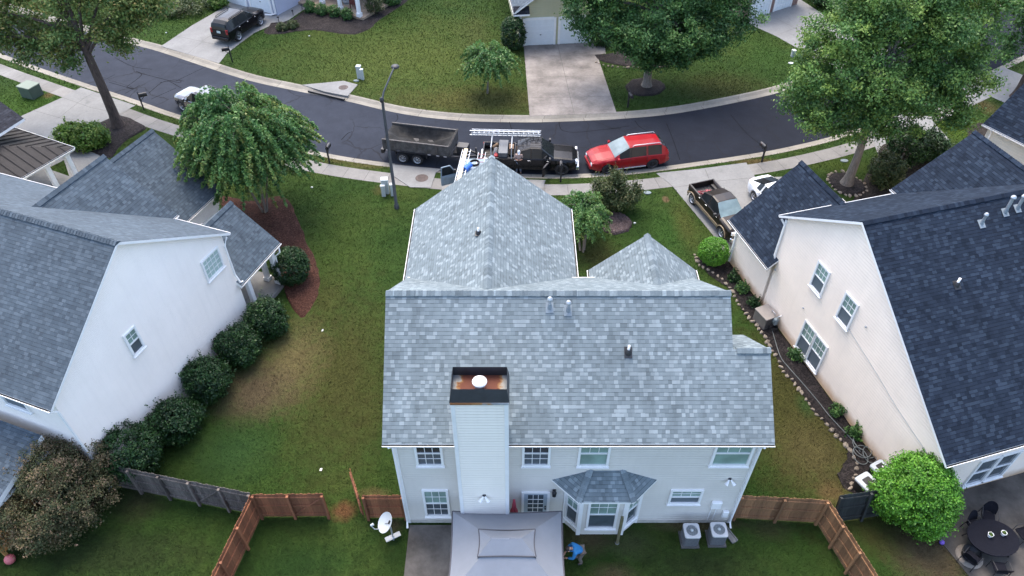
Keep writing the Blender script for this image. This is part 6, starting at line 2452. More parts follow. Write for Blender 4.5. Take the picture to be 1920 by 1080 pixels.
mb.build('frame', M_BLACKM, TR)
mb = MB()
mb.rbox((HLn + .62, 0, 1.02), (.75, .62, .5), .05)
mb.build('pump_box', M_BLACK, TR)
for s in (1, -1):
    mb = MB()
    mb.box((-.35, s * .98, .93), (2.1, .34, .04))
    mb.box((-1.4, s * .98, .78), (.04, .34, .3))
    mb.box((.7, s * .98, .78), (.04, .34, .3))
    mb.build('fender', M_BLACKM, TR)
mb = MB()
for k in (-2, -1.2, .9, 1.5, 2.0):
    mb.box((k * HLn / 2.3, -1.105, .93), (.2, .012, .05))
mb.build('reflector', mat('reflector_white', (.6, .55, .55), .4, .1), TR)
wxs = [(P(753, 311, -.13) - c_).dot(f_), (P(780, 315, -.13) - c_).dot(f_)]
for i, x in enumerate(wxs):
    for s in (1, -1):
        wheel(TR, x, s * .98, .38, .22, M_RIM if i == 0 else M_ALU, 8)
# ================================================================ fences, street furniture, garden things
def woodmat(name, a, b, c):
    t = NT(name)
    co = t.coord()
    s3 = t.sep(co)
    brd = t.math('FLOOR', t.math('DIVIDE', s3[0], 0.145))
    h = t.white(t.comb(brd, 1.3, 4.1))
    g = t.noise(t.comb(t.math('MULTIPLY', s3[0], 14.0), s3[1], t.math('MULTIPLY', s3[2], 1.4)), 1.5, 5, .7)
    cc = t.ramp(g, [(.3, a), (.55, b), (.8, c)])
    cc = t.mix(1.0, cc, t.ramp(h, [(0, .68), (1, 1.25)]), 'MULTIPLY')
    t.color(cc)
    t.set(Roughness=.85)
    t.bump(g, .4, .01)
    return t.mat


W_BROWN = woodmat('stained_fence_wood', (.17, .06, .026), (.235, .09, .041), (.31, .13, .064))
W_TAN = woodmat('tan_fence_wood', (.16, .08, .036), (.23, .117, .054), (.31, .165, .085))
W_GREY = woodmat('weathered_fence_wood', (.055, .046, .04), (.125, .106, .093), (.25, .215, .19))
W_DARK = woodmat('damp_dark_fence_wood', (.012, .015, .015), (.025, .03, .029), (.055, .06, .055))


def fence(name, label, a, b, m, h=1.8, npan=3, side=1, gates=(), post0=True, post1=True, lean=0.0, group=None, ragged=0.03):
    """wood fence from a to b; rails and posts on the side given (1 = left of a->b)"""
    a, b = Vector(a), Vector(b)
    d = b - a
    L = d.length
    ang = math.atan2(d.y, d.x)
    t = thing(name, label, 'fence', a, ang, group)
    if lean:
        t.rotation_euler = (lean, 0, ang)
    rs = random.Random(int(L * 100))
    pl = L / npan
    for k in range(npan):
        mb = MB()
        x0 = k * pl
        n = max(3, int(pl / .145))
        for i in range(n):
            w_ = pl / n
            hh = h + rs.uniform(-ragged, ragged)
            x = x0 + (i + .5) * w_
            y = -side * .012 + rs.uniform(-.004, .004)
            c = .03
            pts = [(x - w_ / 2 + .004, .05), (x + w_ / 2 - .004, .05), (x + w_ / 2 - .004, hh - c), (x + w_ / 2 - c, hh), (x - w_ / 2 + c, hh), (x - w_ / 2 + .004, hh - c)]
            f = [(px, y - .009, pz) for px, pz in pts]
            g = [(px, y + .009, pz) for px, pz in pts]
            mb.poly(f)
            mb.poly(g[::-1])
            for q in range(6):
                r = (q + 1) % 6
                mb.poly([f[q], g[q], g[r], f[r]])
        pn = mb.build('gate_panel' if k in gates else 'board_panel', m, t)
        for z in (.3, .95, h - .22):
            r_ = MB()
            r_.box((x0 + pl / 2, side * .03, z), (pl - .1, .045, .09))
            r_.build('rail', m, pn)
        if k in gates:
            r_ = MB()
            p, q = Vector((x0 + .1, side * .03, .35)), Vector((x0 + pl - .1, side * .03, h - .28))
            r_.tube([p, q], .05, 4, smooth=False)
            r_.build('brace', m, pn)
    for k in range(npan + 1):
        if (k == 0 and not post0) or (k == npan and not post1):
            continue
        mb = MB()
        mb.box((min(max(k * pl, .05), L - .05), side * .075, (h - .05) / 2), (.1, .1, h - .05))
        mb.build('post', m, t)
    return t


fa, fb, fc = at((220, 915)), at((334, 950)), at((458, 963))
fence('wood_fence', 'weathered grey board fence running behind the russet bush to the brown fence corner', at((215, 912)), at((489, 968)), W_GREY, 1.8, 5, -1, gates=(3,), ragged=.035)
fence('wood_fence', 'short brown fence with a braced gate panel, left of the dirt patch', at((491, 970)), at((620, 969)), W_BROWN, 1.8, 2, -1, gates=(1,))
fence('wood_fence', 'long brown fence running out of frame at the bottom left', at((490, 971)), at((490, 971)) + (P(385, 1122, 1.8) - P(477, 930, 1.8)) * 1.35, W_BROWN, 1.8, 4, 1, post0=False)
fence('wood_fence', 'short brown fence between the dirt patch and the grey house corner', at((690, 972)), at((764, 972)), W_BROWN, 1.8, 1, -1)
g_a = at((684, 973))
gt_ = fence('fence_gate', 'brown fence gate standing open over the dirt patch', g_a, g_a + Vector((-.55, 1.25, 0)), W_BROWN, 1.8, 1, 1, gates=(0,), post0=False, post1=False)
gt_['category'] = 'gate'
ra_, rb_ = at((1372, 972)), at((1530, 981))
fence('wood_fence', 'tan fence from the grey house corner to the right-hand fence corner', ra_, rb_, W_TAN, 1.8, 2, -1)
fence('wood_fence', 'long tan fence running down to the bottom edge on the right', rb_, at((1652, 1180)), W_TAN, 1.8, 4, -1, post0=False)
fence('wood_fence', 'dark damp leaning fence between the tan fence corner and the round green shrub', at((1556, 982)), at((1668, 966)), W_DARK, 1.75, 2, -1, lean=R(-9), ragged=.02)

# --- street lamp
b = at((744, 390))
t_ = thing('street_lamp', 'tall dark street lamp pole on the grass left of the grey house', 'street lamp', b)
mb = MB()
mb.tube([(0, 0, 0), (0, 0, .25), (0, 0, .3), (.02, 0, 7.4)], [.16, .15, .1, .075], 12)
mb.build('pole', mat('lamp_grey', (.055, .062, .07), .5, .15, metal=.3), t_)
mb = MB()
mb.tube([(.02, 0, 7.35), (.1, .25, 7.7), (.55, 1.1, 8.45), (.62, 1.3, 8.55)], [.06, .05, .045, .04], 8)
mb.build('arm', MATS['lamp_grey'], t_)
mb = MB(Matrix.Translation((.68, 1.5, 8.55)))
mb.lathe([(.06, .1), (.2, .06), (.24, 0), (.2, -.05), (.05, -.08)], 16)
mb.build('lamp_head', M_BLACKM, t_)
mb = MB()
mb.lathe([(.1, 7.25), (.12, 7.3), (.12, 7.48), (.04, 7.54)], 12)
mb.build('collar', M_BLACKM, t_)

# --- mailboxes
def mailbox(px, face, label):
    b = at(px)
    t = thing('mailbox', label, 'mailbox', b, face, 'black mailboxes along the kerb')
    mb = MB()
    mb.rbox((0, 0, .55), (.1, .1, 1.1), .015)
    mb.tube([(0, 0, 1.1), (0, 0, 1.35), (0, 0, 1.42)], [.04, .04, .01], 6)
    mb.tube([(0, 0, .65), (.3, 0, .95)], .025, 5)
    mb.build('post', M_BLACKM, t)
    mb = MB()
    pr = [(-.1, 0)] + [(.1 * -math.cos(a), .14 + .1 * math.sin(a)) for a in [PI * k / 8 for k in range(9)]] + [(.1, 0)]
    r0 = [(.02, y, 1.02 + z) for y, z in pr]
    r1 = [(.55, y, 1.02 + z) for y, z in pr]
    mb.grid([r0, r1], 0, True, close_u=True)
    mb.poly(r0[::-1])
    mb.poly(r1)
    mb.box((.28, 0, 1.0), (.6, .12, .03))
    mb.build('box', M_BLACK, t)
    mb = MB()
    mb.box((.35, .115, 1.18), (.03, .015, .16))
    mb.build('flag', mat('flag_dark', (.06, .015, .015), .5), t)
    return t


mailbox((270, 205), R(25), 'black mailbox in the grass strip right of the tall tree trunk')
mailbox((436, 116), R(200), 'black mailbox beside the drive with the black SUV')
mailbox((1177, 201), R(-75), 'black mailbox on the far lawn just right of the stained drive')
mailbox((618, 306), R(80), 'black mailbox at the kerb right of the full crepe myrtle')
mailbox((1428, 304), R(110), 'dark mailbox at the kerb above the brown pickup')
mailbox((1051, 341), R(90), 'black mailbox in front of the black pickup front wheel')

# --- utility boxes
M_UGREEN = mat('utility_green', (.06, .088, .068), .6, .12, 2)
M_UPALE = mat('utility_pale', (.4, .44, .43), .5, .08)
b = at((62, 179))
t_ = thing('transformer_box', 'squat green transformer box on the lawn at the left edge', 'transformer', b, R(-22))
mb = MB()
mb.rbox((0, 0, .42), (1.2, 1.0, .84), .05)
mb.build('cabinet', M_UGREEN, t_)
mb = MB()
mb.rbox((0, 0, .87), (1.26, 1.06, .07), .05)
mb.build('lid', mat('utility_green_light', (.12, .155, .12), .6, .12, 2), t_)


def pedestal(name, label, px, d, rz, m=M_UPALE, group=None):
    t = thing(name, label, 'utility box', at(px), rz, group)
    mb = MB()
    mb.rbox((0, 0, d[2] / 2), d, .04)
    mb.build('cabinet', m, t)
    mb = MB()
    mb.rbox((0, 0, d[2] + .03), (d[0] + .04, d[1] + .04, .08), .04)
    mb.build('cap', m, t)
    return t


pedestal('utility_pedestal', 'small pale utility pedestal right in front of the green transformer box', (70, 181), (.3, .22, .8), R(-22))
pedestal('utility_pedestal', 'taller pale pedestal on the far lawn above the storm drain', (675, 146), (.34, .34, .95), R(-10), group='pale pedestals on the far lawn')
pedestal('utility_pedestal', 'shorter pale pedestal touching the taller one on the far lawn', (680, 149), (.24, .22, .8), R(-10), group='pale pedestals on the far lawn')
pedestal('utility_pedestal', 'tallest white pedestal at the foot of the street lamp', (724, 361), (.42, .36, 1.0), R(4), group='white pedestals by the street lamp')
pedestal('utility_pedestal', 'small white pedestal in front of the tallest one by the street lamp', (720, 367), (.26, .22, .75), R(4), group='white pedestals by the street lamp')
pedestal('utility_pedestal', 'small white pedestal just left of the street lamp pole', (737, 366), (.26, .22, .8), R(4), group='white pedestals by the street lamp')


def ground_lid(label, px, rx, ry, m, name='meter_lid', group=None):
    b = at(px)
    mb = MB(Matrix.Translation(b))
    r_ = [[(math.cos(a) * rx * k, math.sin(a) * ry * k, z) for a in [2 * PI * i / 16 for i in range(16)]] for k, z in ((1, 0), (1, .05), (.9, .07), (.85, .06))]
    mb.grid(r_, 0, True, close_u=True)
    mb.poly(r_[-1])
    o = tag(mb.build(name, m), label, 'lid', group)
    return o


M_LIDP = mat('plastic_lid_pale', (.13, .165, .175), .8, .15)
ground_lid('pale blue-grey meter lid in the front lawn of the grey house', (1214, 362), .24, .17, M_LIDP)
ground_lid('round white lid on the far lawn beside the storm drain', (668, 152), .22, .15, M_LIDP)
ground_lid('white lid on the lawn near the maple, right edge of the far lawn', (1483, 119), .22, .15, M_UPALE)
ground_lid('pale square lid on the grass left of the maple trunk', (1583, 302), .26, .18, M_LIDP)
pedestal('utility_pedestal', 'little white pedestal on the far lawn left of the maple crown', (1486, 106), (.3, .3, .5), 0)
for px, lab in (((585, 352), 'small white lid in the grass below the full crepe myrtle'), ((1190, 419), 'small white lid beside the grey mulch mound'), ((312, 62), 'small white lid on the lawn left of the black SUV drive'), ((580, 68), 'tiny white lid on the far lawn below the dark mulch bed'), ((1811, 231), 'small white lid on the bright grass at the right edge')):
    ground_lid(lab, px, .075, .055, M_UPALE, 'cleanout_cap')

# --- stones edging the beds
M_STONE = mat('field_stone', (.24, .2, .155), .9, .4, 5, bump=.5, bscale=12)
STPR = []
rsS = random.Random(8)
for k in range(6):
    mb = MB()
    rings = []
    for z, q in ((-.04, .9), (.04, 1.0), (.1, .86), (.14, .5), (.15, .05)):
        rings.append([(math.cos(a) * q * (.16 + .03 * math.sin(3 * a + k)), math.sin(a) * q * (.11 + .025 * math.cos(2 * a + k * 2)), z + .015 * math.sin(5 * a + k)) for a in [2 * PI * i / 10 for i in range(10)]])
    mb.grid(rings, 0, False, close_u=True)
    me = mb.build('edging_stone', M_STONE)
    STPR.append(me)
line = catmull([P(*q) for q in STONES], 12)
acc, last, first = 0.0, line[0], True
nst = 0
pts = [line[0]]
for p in line[1:]:
    if (p - pts[-1]).length > .27:
        pts.append(p)
ring_c = at((1587, 345))
ring_pts = catmull([P(*q) for q in [(1551, 338), (1560, 325), (1590, 324), (1613, 340), (1625, 354), (1612, 367), (1588, 367), (1566, 356), (1551, 338)]], 12)
rp_ = [ring_pts[0]]
for p in ring_pts[1:]:
    if (p - rp_[-1]).length > .3:
        rp_.append(p)
bd_ = catmull([P(*q) for q in [(1118, 117), (1135, 123), (1165, 127), (1200, 128), (1252, 127)]], 10)
bp_ = [bd_[0]]
for p in bd_[1:]:
    if (p - bp_[-1]).length > .32:
        bp_.append(p)
used = set()
for grp, lst, lab in (('stones edging the side bed', pts, 'pale field stone in the long border beside the cream house'), ('stones round the maple bed', rp_, 'field stone in the ring round the maple trunk'), ('stones edging the oak bed', bp_, 'pale stone in the curved border under the dark oak')):
    for p in lst:
        k = rsS.randrange(6)
        o = STPR[k] if k not in used else STPR[k].copy()
        if k in used:
            COL.objects.link(o)
        used.add(k)
        o.location = p + Vector((rsS.uniform(-.05, .05), rsS.uniform(-.05, .05), .01))
        s_ = rsS.uniform(.5, .92)
        o.scale = (s_ * rsS.uniform(.85, 1.3), s_, s_ * rsS.uniform(.7, 1.1))
        o.rotation_euler = (rsS.uniform(-.15, .15), rsS.uniform(-.15, .15), rsS.uniform(0, 6))
        tag(o, lab, 'stone', grp)
for k in range(6):
    if k not in used:
        bpy.data.objects.remove(STPR[k])

# --- satellite dish on a pole
b = at((738, 1012))
t_ = thing('satellite_dish', 'white satellite dish on a pole in the yard left of the patio', 'satellite dish', b)
mb = MB()
mb.tube([(0, 0, 0), (0, 0, .95), (-.06, 0, 1.36)], .035, 8)
mb.build('pole', M_GALV, t_)
Md = Matrix.Translation((-.1, -.02, 1.42)) @ Matrix.Rotation(R(25), 4, 'Z') @ Matrix.Rotation(R(-48), 4, 'Y')
mb = MB(Md)
rg = []
for k in range(7):
    q = k / 6
    rg.append([(.44 * q * math.cos(a), .37 * q * math.sin(a), .1 * q * q) for a in [2 * PI * i / 24 for i in range(24)]])
mb.grid(rg, 0, True, close_u=True)
rg2 = [[(x, y, z - .012) for x, y, z in r_] for r_ in rg]
mb.grid(rg2, 0, True, close_u=True)
mb.grid([rg[-1], rg2[-1]], 0, False, close_u=True)
mb.build('dish', mat('dish_white', (.4, .43, .44), .5, .06), t_)
dsh = [o for o in bpy.data.objects if o.parent == t_ and o.name.startswith('dish')][0]
mb = MB(Md)
emb = [(.27, -.13), (.22, -.06), (.13, -.1), (.1, -.16), (.17, -.17)]
mb.prism(emb, .045, .075)
mb.prism([(-.1, .02), (-.09, .03), (.06, -.07), (.05, -.08)], .012, .028)
mb.build('emblem', M_BLACK, dsh)
mb = MB(Md)
mb.tube([(-.40, 0, .06), (-.42, 0, .3), (-.22, 0, .62)], .022, 6)
mb.tube([(-.22, 0, .62), (-.12, 0, .56)], [.045, .055], 10)
mb.build('feed_arm', M_UPALE, t_)
mb = MB()
mb.box((0, 0, .25), (.62, .2, .05), 0, R(28))
mb.build('splash_plate', M_GREY, t_)

# --- air conditioners
def aircon(px, label, rz=0, m=None, grille=True, s=1.0, group=None):
    t = thing('air_conditioner', label, 'air conditioner', at(px), rz, group)
    mb = MB()
    mb.box((0, 0, .04), (.82 * s, .82 * s, .1))
    mb.build('base_pad', M_WALK, t)
    mb = MB()
    mb.rbox((0, 0, .42), (.68 * s, .68 * s, .68), .1)
    for k in range(9):
        mb.rbox((0, 0, .14 + k * .066), (.7 * s, .7 * s, .014), .1)
    mb.build('cabinet', mat('coil_grey', (.105, .112, .118), .6, .25, 12), t)
    mb = MB()
    ro = [(.36 * s, .76)]
    n = 24
    def sq(r, z, k):
        out = []
        for i in range(n):
            a = 2 * PI * i / n
            c, s_ = math.cos(a), math.sin(a)
            e = .28
            x = (abs(c) ** e) * (1 if c > 0 else -1)
            y = (abs(s_) ** e) * (1 if s_ > 0 else -1)
            out.append(((x * (1 - k) + c * k) * r, (y * (1 - k) + s_ * k) * r, z))
        return out
    mb.grid([sq(.36 * s, .74, 0), sq(.36 * s, .8, 0), sq(.34 * s, .82, 0), sq(.26 * s, .82, 1), sq(.26 * s, .74, 1)], 0, False, close_u=True)
    mb.build('top_panel', m or mat('ac_pale', (.46, .46, .45), .5, .06), t)
    mb = MB()
    mb.lathe([(.26 * s, .735), (.01, .735)], 20, cap=False)
    for k in range(3):
        a = 2 * PI * k / 3
        mb.poly([(math.cos(a) * .05, math.sin(a) * .05, .75), (math.cos(a - .25) * .24 * s, math.sin(a - .25) * .24 * s, .745), (math.cos(a + .35) * .24 * s, math.sin(a + .35) * .24 * s, .77)])
    mb.build('fan', mat('fan_grey', (.17, .2, .22), .5, .2), t)
    mb = MB()
    for q in (.08, .12, .16, .2, .24):
        mb.tube([(math.cos(a) * q * s, math.sin(a) * q * s, .825) for a in [2 * PI * i / 20 for i in range(21)]], .005, 4)
    mb.lathe([(.06, .82), (.06, .835), (.02, .84)], 12)
    mb.build('grille', M_UPALE, t)
    return t


aircon((1291, 1013), 'air conditioner unit left of its twin behind the grey house', s=.88, group='air conditioner pair')
aircon((1341, 1011), 'air conditioner unit nearest the downspout behind the grey house', s=.88, group='air conditioner pair')
t_ = thing('heat_pump', 'tan-grey boxy air unit standing in the side bed by the cream house', 'air conditioner', at((1432, 604)), RZ + R(8))
mb = MB()
mb.rbox((0, 0, .36), (.78, .9, .72), .03, 0)
mb.build('cabinet', mat('tan_grey_metal', (.16, .145, .13), .5, .12), t_)
mb = MB()
mb.rbox((0, 0, .74), (.84, .96, .06), .04, 0)
mb.build('top_panel', mat('tan_grey_top', (.23, .205, .185), .5, .1), t_)
mb = MB()
for k in range(8):
    mb.box((0, -.455, .12 + k * .075), (.66, .012, .03))
mb.build('louvre', M_BLACKM, t_)
# gas meter
t_ = thing('gas_meter', 'grey gas meter with pipes against the cream house wall', 'gas meter', rl(-.28, 8.15), RZ)
mb = MB()
mb.rbox((0, 0, .55), (.22, .34, .38), .06)
mb.lathe([(.11, 0), (.13, .05), (.11, .1)], 14, (-.14, 0, .58), 'x')
mb.build('meter_body', mat('meter_grey', (.2, .24, .25), .5, .1), t_)
mb = MB()
mb.tube([(0, -.12, .74), (0, -.12, .9), (.22, -.12, .95)], .025, 6)
mb.tube([(0, .12, .74), (0, .12, .88), (0, .4, .88), (0, .4, 0)], .025, 6)
mb.build('pipe', M_GALV, t_)
# hoses
M_HOSE = mat('garden_hose', (.1, .115, .115), .5, .15)
mb = MB()
mb.tube([p + Vector((0, 0, .06)) for p in catmull([P(*q) for q in [(1447, 620), (1462, 668), (1478, 690), (1500, 715), (1530, 750), (1552, 778), (1572, 800), (1600, 830), (1612, 848)]], 8)], .02, 6)
tag(mb.build('garden_hose', M_HOSE), 'long grey garden hose snaking through the side bed of the cream house', 'hose')
mb = MB()
rs = random.Random(4)
c_ = P(1618, 848)
pts = []
for k in range(70):
    a = k * .42
    r_ = .42 + .16 * math.sin(k * .23)
    pts.append(c_ + Vector((math.cos(a) * r_ * .8 + .2 * math.sin(k * .1), math.sin(a) * r_ + .3 * math.cos(k * .09), .05 + .0016 * k)))
mb.tube(catmull(pts, 3), .02, 5)
tag(mb.build('hose_coil', M_HOSE), 'loosely coiled grey hose in the side bed near the white bins', 'hose')
mb = MB()
c_ = P(1448, 617)
mb.tube(catmull([c_ + Vector((math.cos(k * .5) * .22, math.sin(k * .5) * .2, .05 + k * .006)) for k in range(36)], 3), .018, 5)
tag(mb.build('hose_coil', M_RUBBER), 'small black cable coil on the mulch by the gas meter', 'hose')
# white deck boxes half under the round shrub
def deckbox(px, rz, label, d):
    t = thing('storage_box', label, 'storage box', at(px), rz, 'white storage boxes by the round shrub')
    mb = MB()
    mb.rbox((0, 0, d[2] / 2), (d[0] * .92, d[1] * .92, d[2]), .06)
    mb.build('tub', M_BLACKM, t)
    mb = MB()
    mb.rbox((0, 0, d[2] + .04), (d[0], d[1], .1), .1)
    mb.build('lid', mat('lid_pale_blue', (.4, .44, .47), .5, .06), t)
    mb = MB()
    mb.rbox((.02, -.02, d[2] + .095), (d[0] * .55, d[1] * .72, .02), .05)
    mb.build('lid_panel', M_BLACK, t)
    mb = MB()
    mb.box((d[0] * .1, .0, d[2] + .11), (.05, .2, .02))
    mb.build('handle', M_WHITE, t)
    return t


deckbox((1626, 926), R(28), 'white-lidded storage box sticking out left of the round shrub', (.75, 1.25, .55))
deckbox((1646, 893), R(28), 'white-lidded storage box further behind the round shrub by the wall', (.7, .8, .5))

# --- gazebo over the patio
M_CANOPY = mat('canopy_fabric', (.2, .213, .235), .8, .06, 1.5, bump=.15, bscale=6)
M_CANOPY2 = mat('canopy_trim', (.085, .082, .088), .8, .1, 2)
gx0, gx1, gy0, gy1 = -2.27, 1.9, 10.75, 14.05
GZ = thing('gazebo', 'grey fabric patio gazebo with a raised vent cap behind the chimney', 'gazebo', ((gx0 + gx1) / 2, (gy0 + gy1) / 2, 0))
hx, hy = (gx1 - gx0) / 2, (gy1 - gy0) / 2


def hip(mb, hx, hy, z0, rx, ry, z1, n=10, sag=.05):
    """four sagging fabric faces between an outer and an inner rectangle"""
    O = [(-hx, -hy), (hx, -hy), (hx, hy), (-hx, hy)]
    I = [(-rx, -ry), (rx, -ry), (rx, ry), (-rx, ry)]
    for k in range(4):
        o0, o1, i0, i1 = O[k], O[(k + 1) % 4], I[k], I[(k + 1) % 4]
        rows = []
        for j in range(7):
            f = j / 6
            row = []
            for i in range(n + 1):
                g = i / n
                xo, yo = o0[0] + (o1[0] - o0[0]) * g, o0[1] + (o1[1] - o0[1]) * g
                xi, yi = i0[0] + (i1[0] - i0[0]) * g, i0[1] + (i1[1] - i0[1]) * g
                s_ = sag * math.sin(PI * g) * (1 - .6 * f)
                inw = .05 * math.sin(PI * g) * (1 - f)
                x, y = xo + (xi - xo) * f, yo + (yi - yo) * f
                row.append((x * (1 - inw / hx), y * (1 - inw / hy), z0 + (z1 - z0) * f - s_))
            rows.append(row)
        mb.grid(rows, 0, True)


mb = MB()
hip(mb, hx, hy, 2.1, .85, .42, 2.85)
cn = mb.build('canopy', M_CANOPY, GZ)
mb = MB()
hip(mb, 1.03, .52, 2.86, .55, .02, 3.2, sag=.03)
mb.poly([(-.55, -.02, 3.2), (.55, -.02, 3.2), (.55, .02, 3.2), (-.55, .02, 3.2)])
vt = mb.build('vent_cap', M_CANOPY, cn)
mb = MB()
for k, (a, b) in enumerate((((-1.03, -.52), (1.03, -.52)), ((1.03, -.52), (1.03, .52)), ((1.03, .52), (-1.03, .52)), ((-1.03, .52), (-1.03, -.52)))):
    row0, row1 = [], []
    for i in range(9):
        g = i / 8
        x, y = a[0] + (b[0] - a[0]) * g, a[1] + (b[1] - a[1]) * g
        q = 1 - .05 * math.sin(PI * g)
        row0.append((x * q, y * q, 2.87 - .03 * math.sin(PI * g)))
        row1.append((x * q * 1.012, y * q * 1.012, 2.68 - .03 * math.sin(PI * g)))
    mb.grid([row0, row1], 0, True)
    mb.tube(row0, .02, 5)
mb.build('vent_valance', M_CANOPY2, vt)
mb = MB()
for a, b in (((-hx, -hy), (hx, -hy)), ((hx, -hy), (hx, hy)), ((hx, hy), (-hx, hy)), ((-hx, hy), (-hx, -hy))):
    row0, row1 = [], []
    for i in range(11):
        g = i / 10
        x, y = a[0] + (b[0] - a[0]) * g, a[1] + (b[1] - a[1]) * g
        inw = .05 * math.sin(PI * g)
        x, y = x * (1 - inw / hx), y * (1 - inw / hy)
        row0.append((x, y, 2.1 - .05 * math.sin(PI * g)))
        row1.append((x * 1.005, y * 1.005, 1.86 - .05 * math.sin(PI * g)))
    mb.grid([row0, row1], 0, True)
    mb.tube(row0, .03, 5)
mb.build('valance', M_CANOPY2, cn)
for x in (-hx + .12, hx - .12):
    for y in (-hy + .12, hy - .12):
        mb = MB()
        mb.tube([(x, y, .03), (x, y, 2.05)], .045, 8)
        mb.build('leg', M_BLACKM, GZ)
# closed red patio umbrella by the chimney
b = Vector((.08, 14.35, .03))
t_ = thing('patio_umbrella', 'closed pinkish-red patio umbrella leaning by the chimney side', 'umbrella', b)
mb = MB()
mb.tube([(0, 0, 0), (0, 0, 2.5)], .022, 6)
mb.build('pole', M_GALV, t_)
mb = MB()
rg = []
for k in range(10):
    z = 1.0 + 1.45 * k / 9
    r_ = .13 - .1 * k / 9 + (.03 if k in (3, 4) else 0)
    rg.append([(r_ * (1 + .25 * math.cos(6 * a)) * math.cos(a), r_ * (1 + .25 * math.cos(6 * a)) * math.sin(a), z) for a in [2 * PI * i / 24 for i in range(24)]])
mb.grid(rg, 0, True, close_u=True)
mb.poly(rg[-1])
mb.build('folded_canopy', mat('red_canvas', (.42, .06, .09), .75, .2, 4), t_)
# post in the yard
b = at((1157, 1018))
t_ = thing('wooden_post', 'bare greenish wooden post standing in front of the bay window', 'post', b)
mb = MB()
mb.box((0, 0, 1.02), (.1, .1, 2.04))
mb.lathe([(.05, 2.04), (.055, 2.06), (.02, 2.09)], 8)
mb.build('shaft', mat('greenish_wood', (.12, .11, .055), .85, .25, 5), t_)
mb = MB()
mb.lathe([(.0, .0), (.09, .0), (.08, .02), (.06, .03)], 12, cap=False)
mb.build('footing', M_CONC, t_)
# splash block
b = at((1364, 1000))
mb = MB(Matrix.Translation(b) @ Matrix.Rotation(R(28), 4, 'Z'))
mb.box((0, 0, .03), (.26, .9, .05))
for s in (-1, 1):
    mb.box((s * .12, 0, .07), (.04, .9, .06))
mb.box((0, .43, .07), (.2, .04, .055))
tag(mb.build('splash_block', mat('splash_grey', (.15, .15, .14), .8, .3)), 'grey drain trough below the downspout beside the air conditioners', 'splash block')
# balls and litter
def ball(label, px, r_, m):
    b = at(px)
    mb = MB(Matrix.Translation((b.x, b.y, r_)))
    mb.lathe([(r_ * math.sin(a) + .001, -r_ * math.cos(a)) for a in [PI * k / 12 for k in range(13)]], 20)
    return tag(mb.build('ball', m), label, 'ball')


ball('pink ball on the dark grass at the bottom left', (23, 1053), .2, mat('pink_rubber', (.42, .11, .12), .5, .15, 6))
ball('purple ball at the edge of the right-hand patio', (1764, 1019), .1, mat('purple_rubber', (.16, .09, .45), .5, .1))
for px, lab in (((602, 881), 'small white scrap on the grass above the braced gate'), ((605, 620), 'grey scrap on the side lawn right of the porch shrubs')):
    b = at(px)
    mb = MB(Matrix.Translation((b.x, b.y, .03)))
    mb.grid([[(x * .05, y * .06, .02 * math.sin(x * 2 + y)) for x in range(-1, 2)] for y in range(-1, 2)])
    tag(mb.build('paper_scrap', M_WHITE if px[1] > 700 else M_GREY), lab, 'litter')
# rock with a dark garden ornament by the mulch mound
b = at((1128, 404))
mb = MB(Matrix.Translation(b))
mb.grid([[(math.cos(a) * .38 * q, math.sin(a) * .22 * q, z + .03 * math.sin(3 * a)) for a in [2 * PI * i / 12 for i in range(12)]] for z, q in ((-.02, 1), (.1, 1), (.2, .7), (.24, .05))], 0, False, close_u=True)
tag(mb.build('garden_rock', mat('flat_rock', (.2, .19, .17), .9, .25, 5)), 'flat pale rock at the edge of the grey mulch mound', 'rock')
b = at((1137, 408))
mb = MB(Matrix.Translation(b))
mb.lathe([(.14, 0), (.16, .1), (.09, .22), (.12, .3), (.1, .4), (.02, .46)], 12)
mb.tube([(0, -.05, .2), (.16, -.2, .08)], .05, 6)
tag(mb.build('garden_ornament', M_BLACK), 'small black garden ornament beside the flat rock', 'ornament')

# --- patio set at the cream house
tc = P(1862, 1008, .74)
tc = Vector((tc.x, tc.y, .03))
TB = thing('patio_table', 'large oval black patio table on the right-hand patio', 'table', tc, RZ + R(-10))
M_PATM = mat('dark_mesh', (.009, .0095, .014), .85, .3, 20, bump=.3, bscale=60, spec=.08)
mb = MB()
el = lambda k, z, n=36: [(.98 * k * math.cos(a), .78 * k * math.sin(a), z) for a in [2 * PI * i / n for i in range(n)]]
rg = [el(.98, .66), el(1.0, .7), el(1.0, .73), el(.96, .735)]
mb.grid(rg, 0, False, close_u=True)
mb.poly(rg[-1])
mb.poly(rg[0][::-1])
mb.build('tabletop', M_PATM, TB)
for sx_ in (-1, 1):
    for sy_ in (-1, 1):
        mb = MB()
        mb.tube([(sx_ * .5, sy_ * .4, .68), (sx_ * .58, sy_ * .46, .3), (sx_ * .66, sy_ * .52, 0)], .025, 6)
        mb.build('leg', M_BLACKM, TB)


